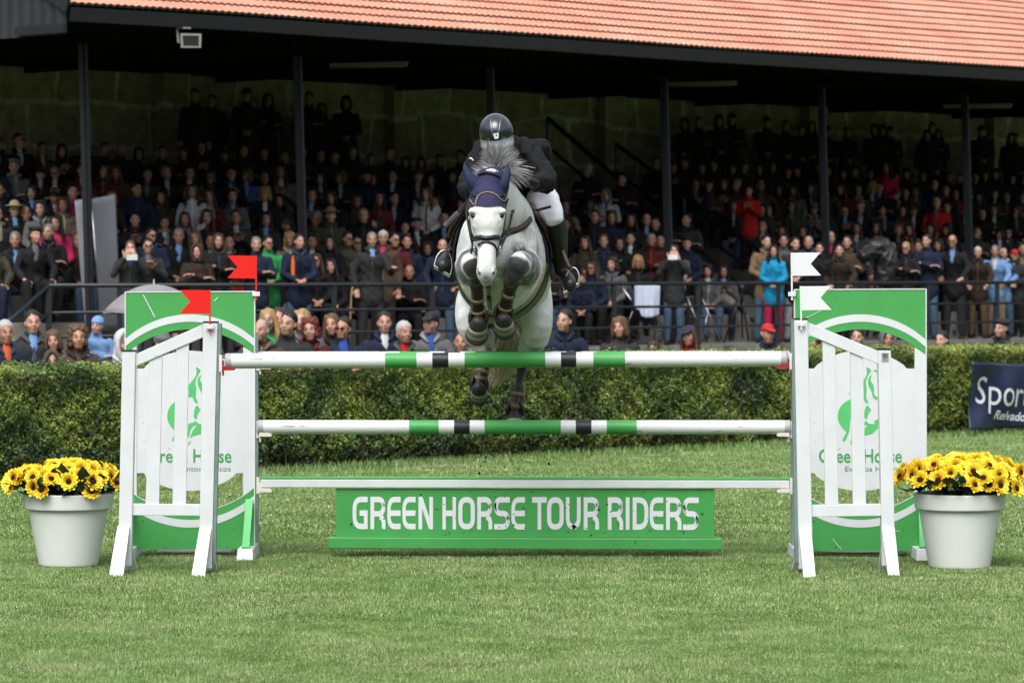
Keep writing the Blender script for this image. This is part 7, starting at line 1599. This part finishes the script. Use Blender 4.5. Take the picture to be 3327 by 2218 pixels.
# tripod and folding chair at the foot of the aisle
u = s_u(2400, -.35); Yt_ = sp(u, -.35, 0).y; tp = empty('tripod', W(2405, 1112, Yt_), 0, 'black camera tripod standing empty near the aisle foot', 'tripod')
for a in ((2352, 1112), (2432, 1108), (2412, 1098)):
    b = B(); b.tube([W(2410, 950, Yt_), W(*a, Yt_+(.3 if a[1] < 1100 else 0))], .022, n=8, r2=.014); b.build('leg', MT['lead'], tp, True)
b = B(); b.ell(W(2412, 935, Yt_), (.075, .06, .09)); b.tube([W(2410, 925, Yt_), W(2410, 985, Yt_)], .03, n=10); b.build('head', MT['lead'], tp, True)
u = s_u(2280, -.45); Yc_ = sp(u, -.45, 0).y; fc = empty('folding_chair', W(2290, 1112, Yc_), 0, 'silver framed folding chair standing by the middle railing post', 'chair')
b = B()
for d in (0, .4):
    b.tube([W(2231, 962, Yc_+d), W(2292, 1112, Yc_+d)], .012); b.tube([W(2281, 968, Yc_+d), W(2343, 1112, Yc_+d)], .012); b.tube([W(2300, 1015, Yc_+d), W(2280, 1112, Yc_+d)], .010)
b.build('frame', MT['chrome'], fc, True)
b = B(); b.box(W(2288, 1030, Yc_+.2), (.52, .40, .035)); b.build('seat', MT['lead'], fc, bevel=.008); b = B(); b.box(W(2244, 978, Yc_+.2), (.10, .42, .16)); b.build('backrest', MT['lead'], fc, bevel=.01)
u = s_u(2335, .9); Yb_ = sp(u, .9, 0).y; bgp = B(); bgp.loft([(*W(2310, 975, Yb_), .12, .14), (*W(2345, 962, Yb_), .20, .18), (*W(2372, 982, Yb_), .10, .12)], n=18, sub=4, side=(0, 0, 1)); o = remesh(bgp, 'coat_bundle', mat('beige_wool', (.28, .25, .21), .95, .2, 12, bmp=.6, bsc=30), .015, 1)
tag(o, 'bundle of beige coats lying on the lowest concrete tier by the tripod', 'coat')
# covered video camera
u = s_u(2854, -.6); Yv = sp(u, -.6, 0).y; vc = empty('video_camera', W(2850, 1080, Yv), 0, 'video camera under a black rain cover on a tripod above the right panel', 'camera')
b = B(); b.loft([(*W(2800, 830, Yv-.3), .13, .12), (*W(2830, 818, Yv-.1), .17, .17), (*W(2862, 805, Yv+.05), .21, .22), (*W(2880, 850, Yv+.1), .22, .25), (*W(2872, 905, Yv+.1), .19, .22)], n=20, sub=4)
cv_ = remesh(b, 'rain_cover', mat('black_rain_cover', (.022, .023, .026), .4, .2, 8), .014, 2, vc); v = verts(cv_.data); n_ = np.empty(len(v)*3, np.float32); cv_.data.vertices.foreach_get('normal', n_); w = np.array([abs(noise.noise(Vector(p)*6.5)) for p in v]); v = v-n_.reshape(-1, 3)*(w*.07)[:, None]; cv_.data.vertices.foreach_set('co', v.astype(np.float32).ravel()); cv_.data.update()
b = B(); c = W(2806, 832, Yv-.38); b.loft([(*c, .075, .075), (*(c+Vector((0, .15, 0))), .085, .085)], side=(1, 0, 0), n=20, sub=1); b.build('lens_hood', MT['lead'], vc, True)
for a in ((2815, 1095), (2895, 1095), (2858, 1085)): b = B(); b.tube([W(2860, 900, Yv), W(*a, Yv+(.3 if a[1] < 1090 else 0))], .025, n=8); b.build('tripod_leg', MT['lead'], vc, True)
# photographer's camera at the right
q = camman.location; cp = W(3268, 1117, q.y-.34); pcm = empty('photo_camera', cp, 0, 'black camera in the hands of the man in flat cap', 'camera'); b = B(); b.box(cp, (.14, .06, .09)); b.build('camera_body', MT['lead'], pcm, bevel=.01); b = B(); b.loft([(*(cp+Vector((0, -.03, 0))), .04, .04), (*(cp+Vector((0, -.14, 0))), .045, .045)], side=(1, 0, 0), n=16, sub=1); b.build('lens', MT['lead'], pcm, True)
# clods of earth thrown up
cl = B(); rr = random.Random(11)
for i in range(34):
    x = 1571+rr.gauss(0, 12) if i < 26 else rr.uniform(1500, 1790); y = rr.uniform(1432, 1545) if i < 26 else rr.uniform(1500, 1548); s = rr.choice([.003, .004, .006, .009]); b = cl; b.ell(W(x, y, 24.3+rr.uniform(-.3, .3)), (s, s, s*rr.uniform(.7, 1.3)), n=7, m=5)
tag(cl.build('flying_soil', MT['dirt']), 'crumbs of dark earth falling from the hooves below the lower pole', 'soil', kind='stuff')
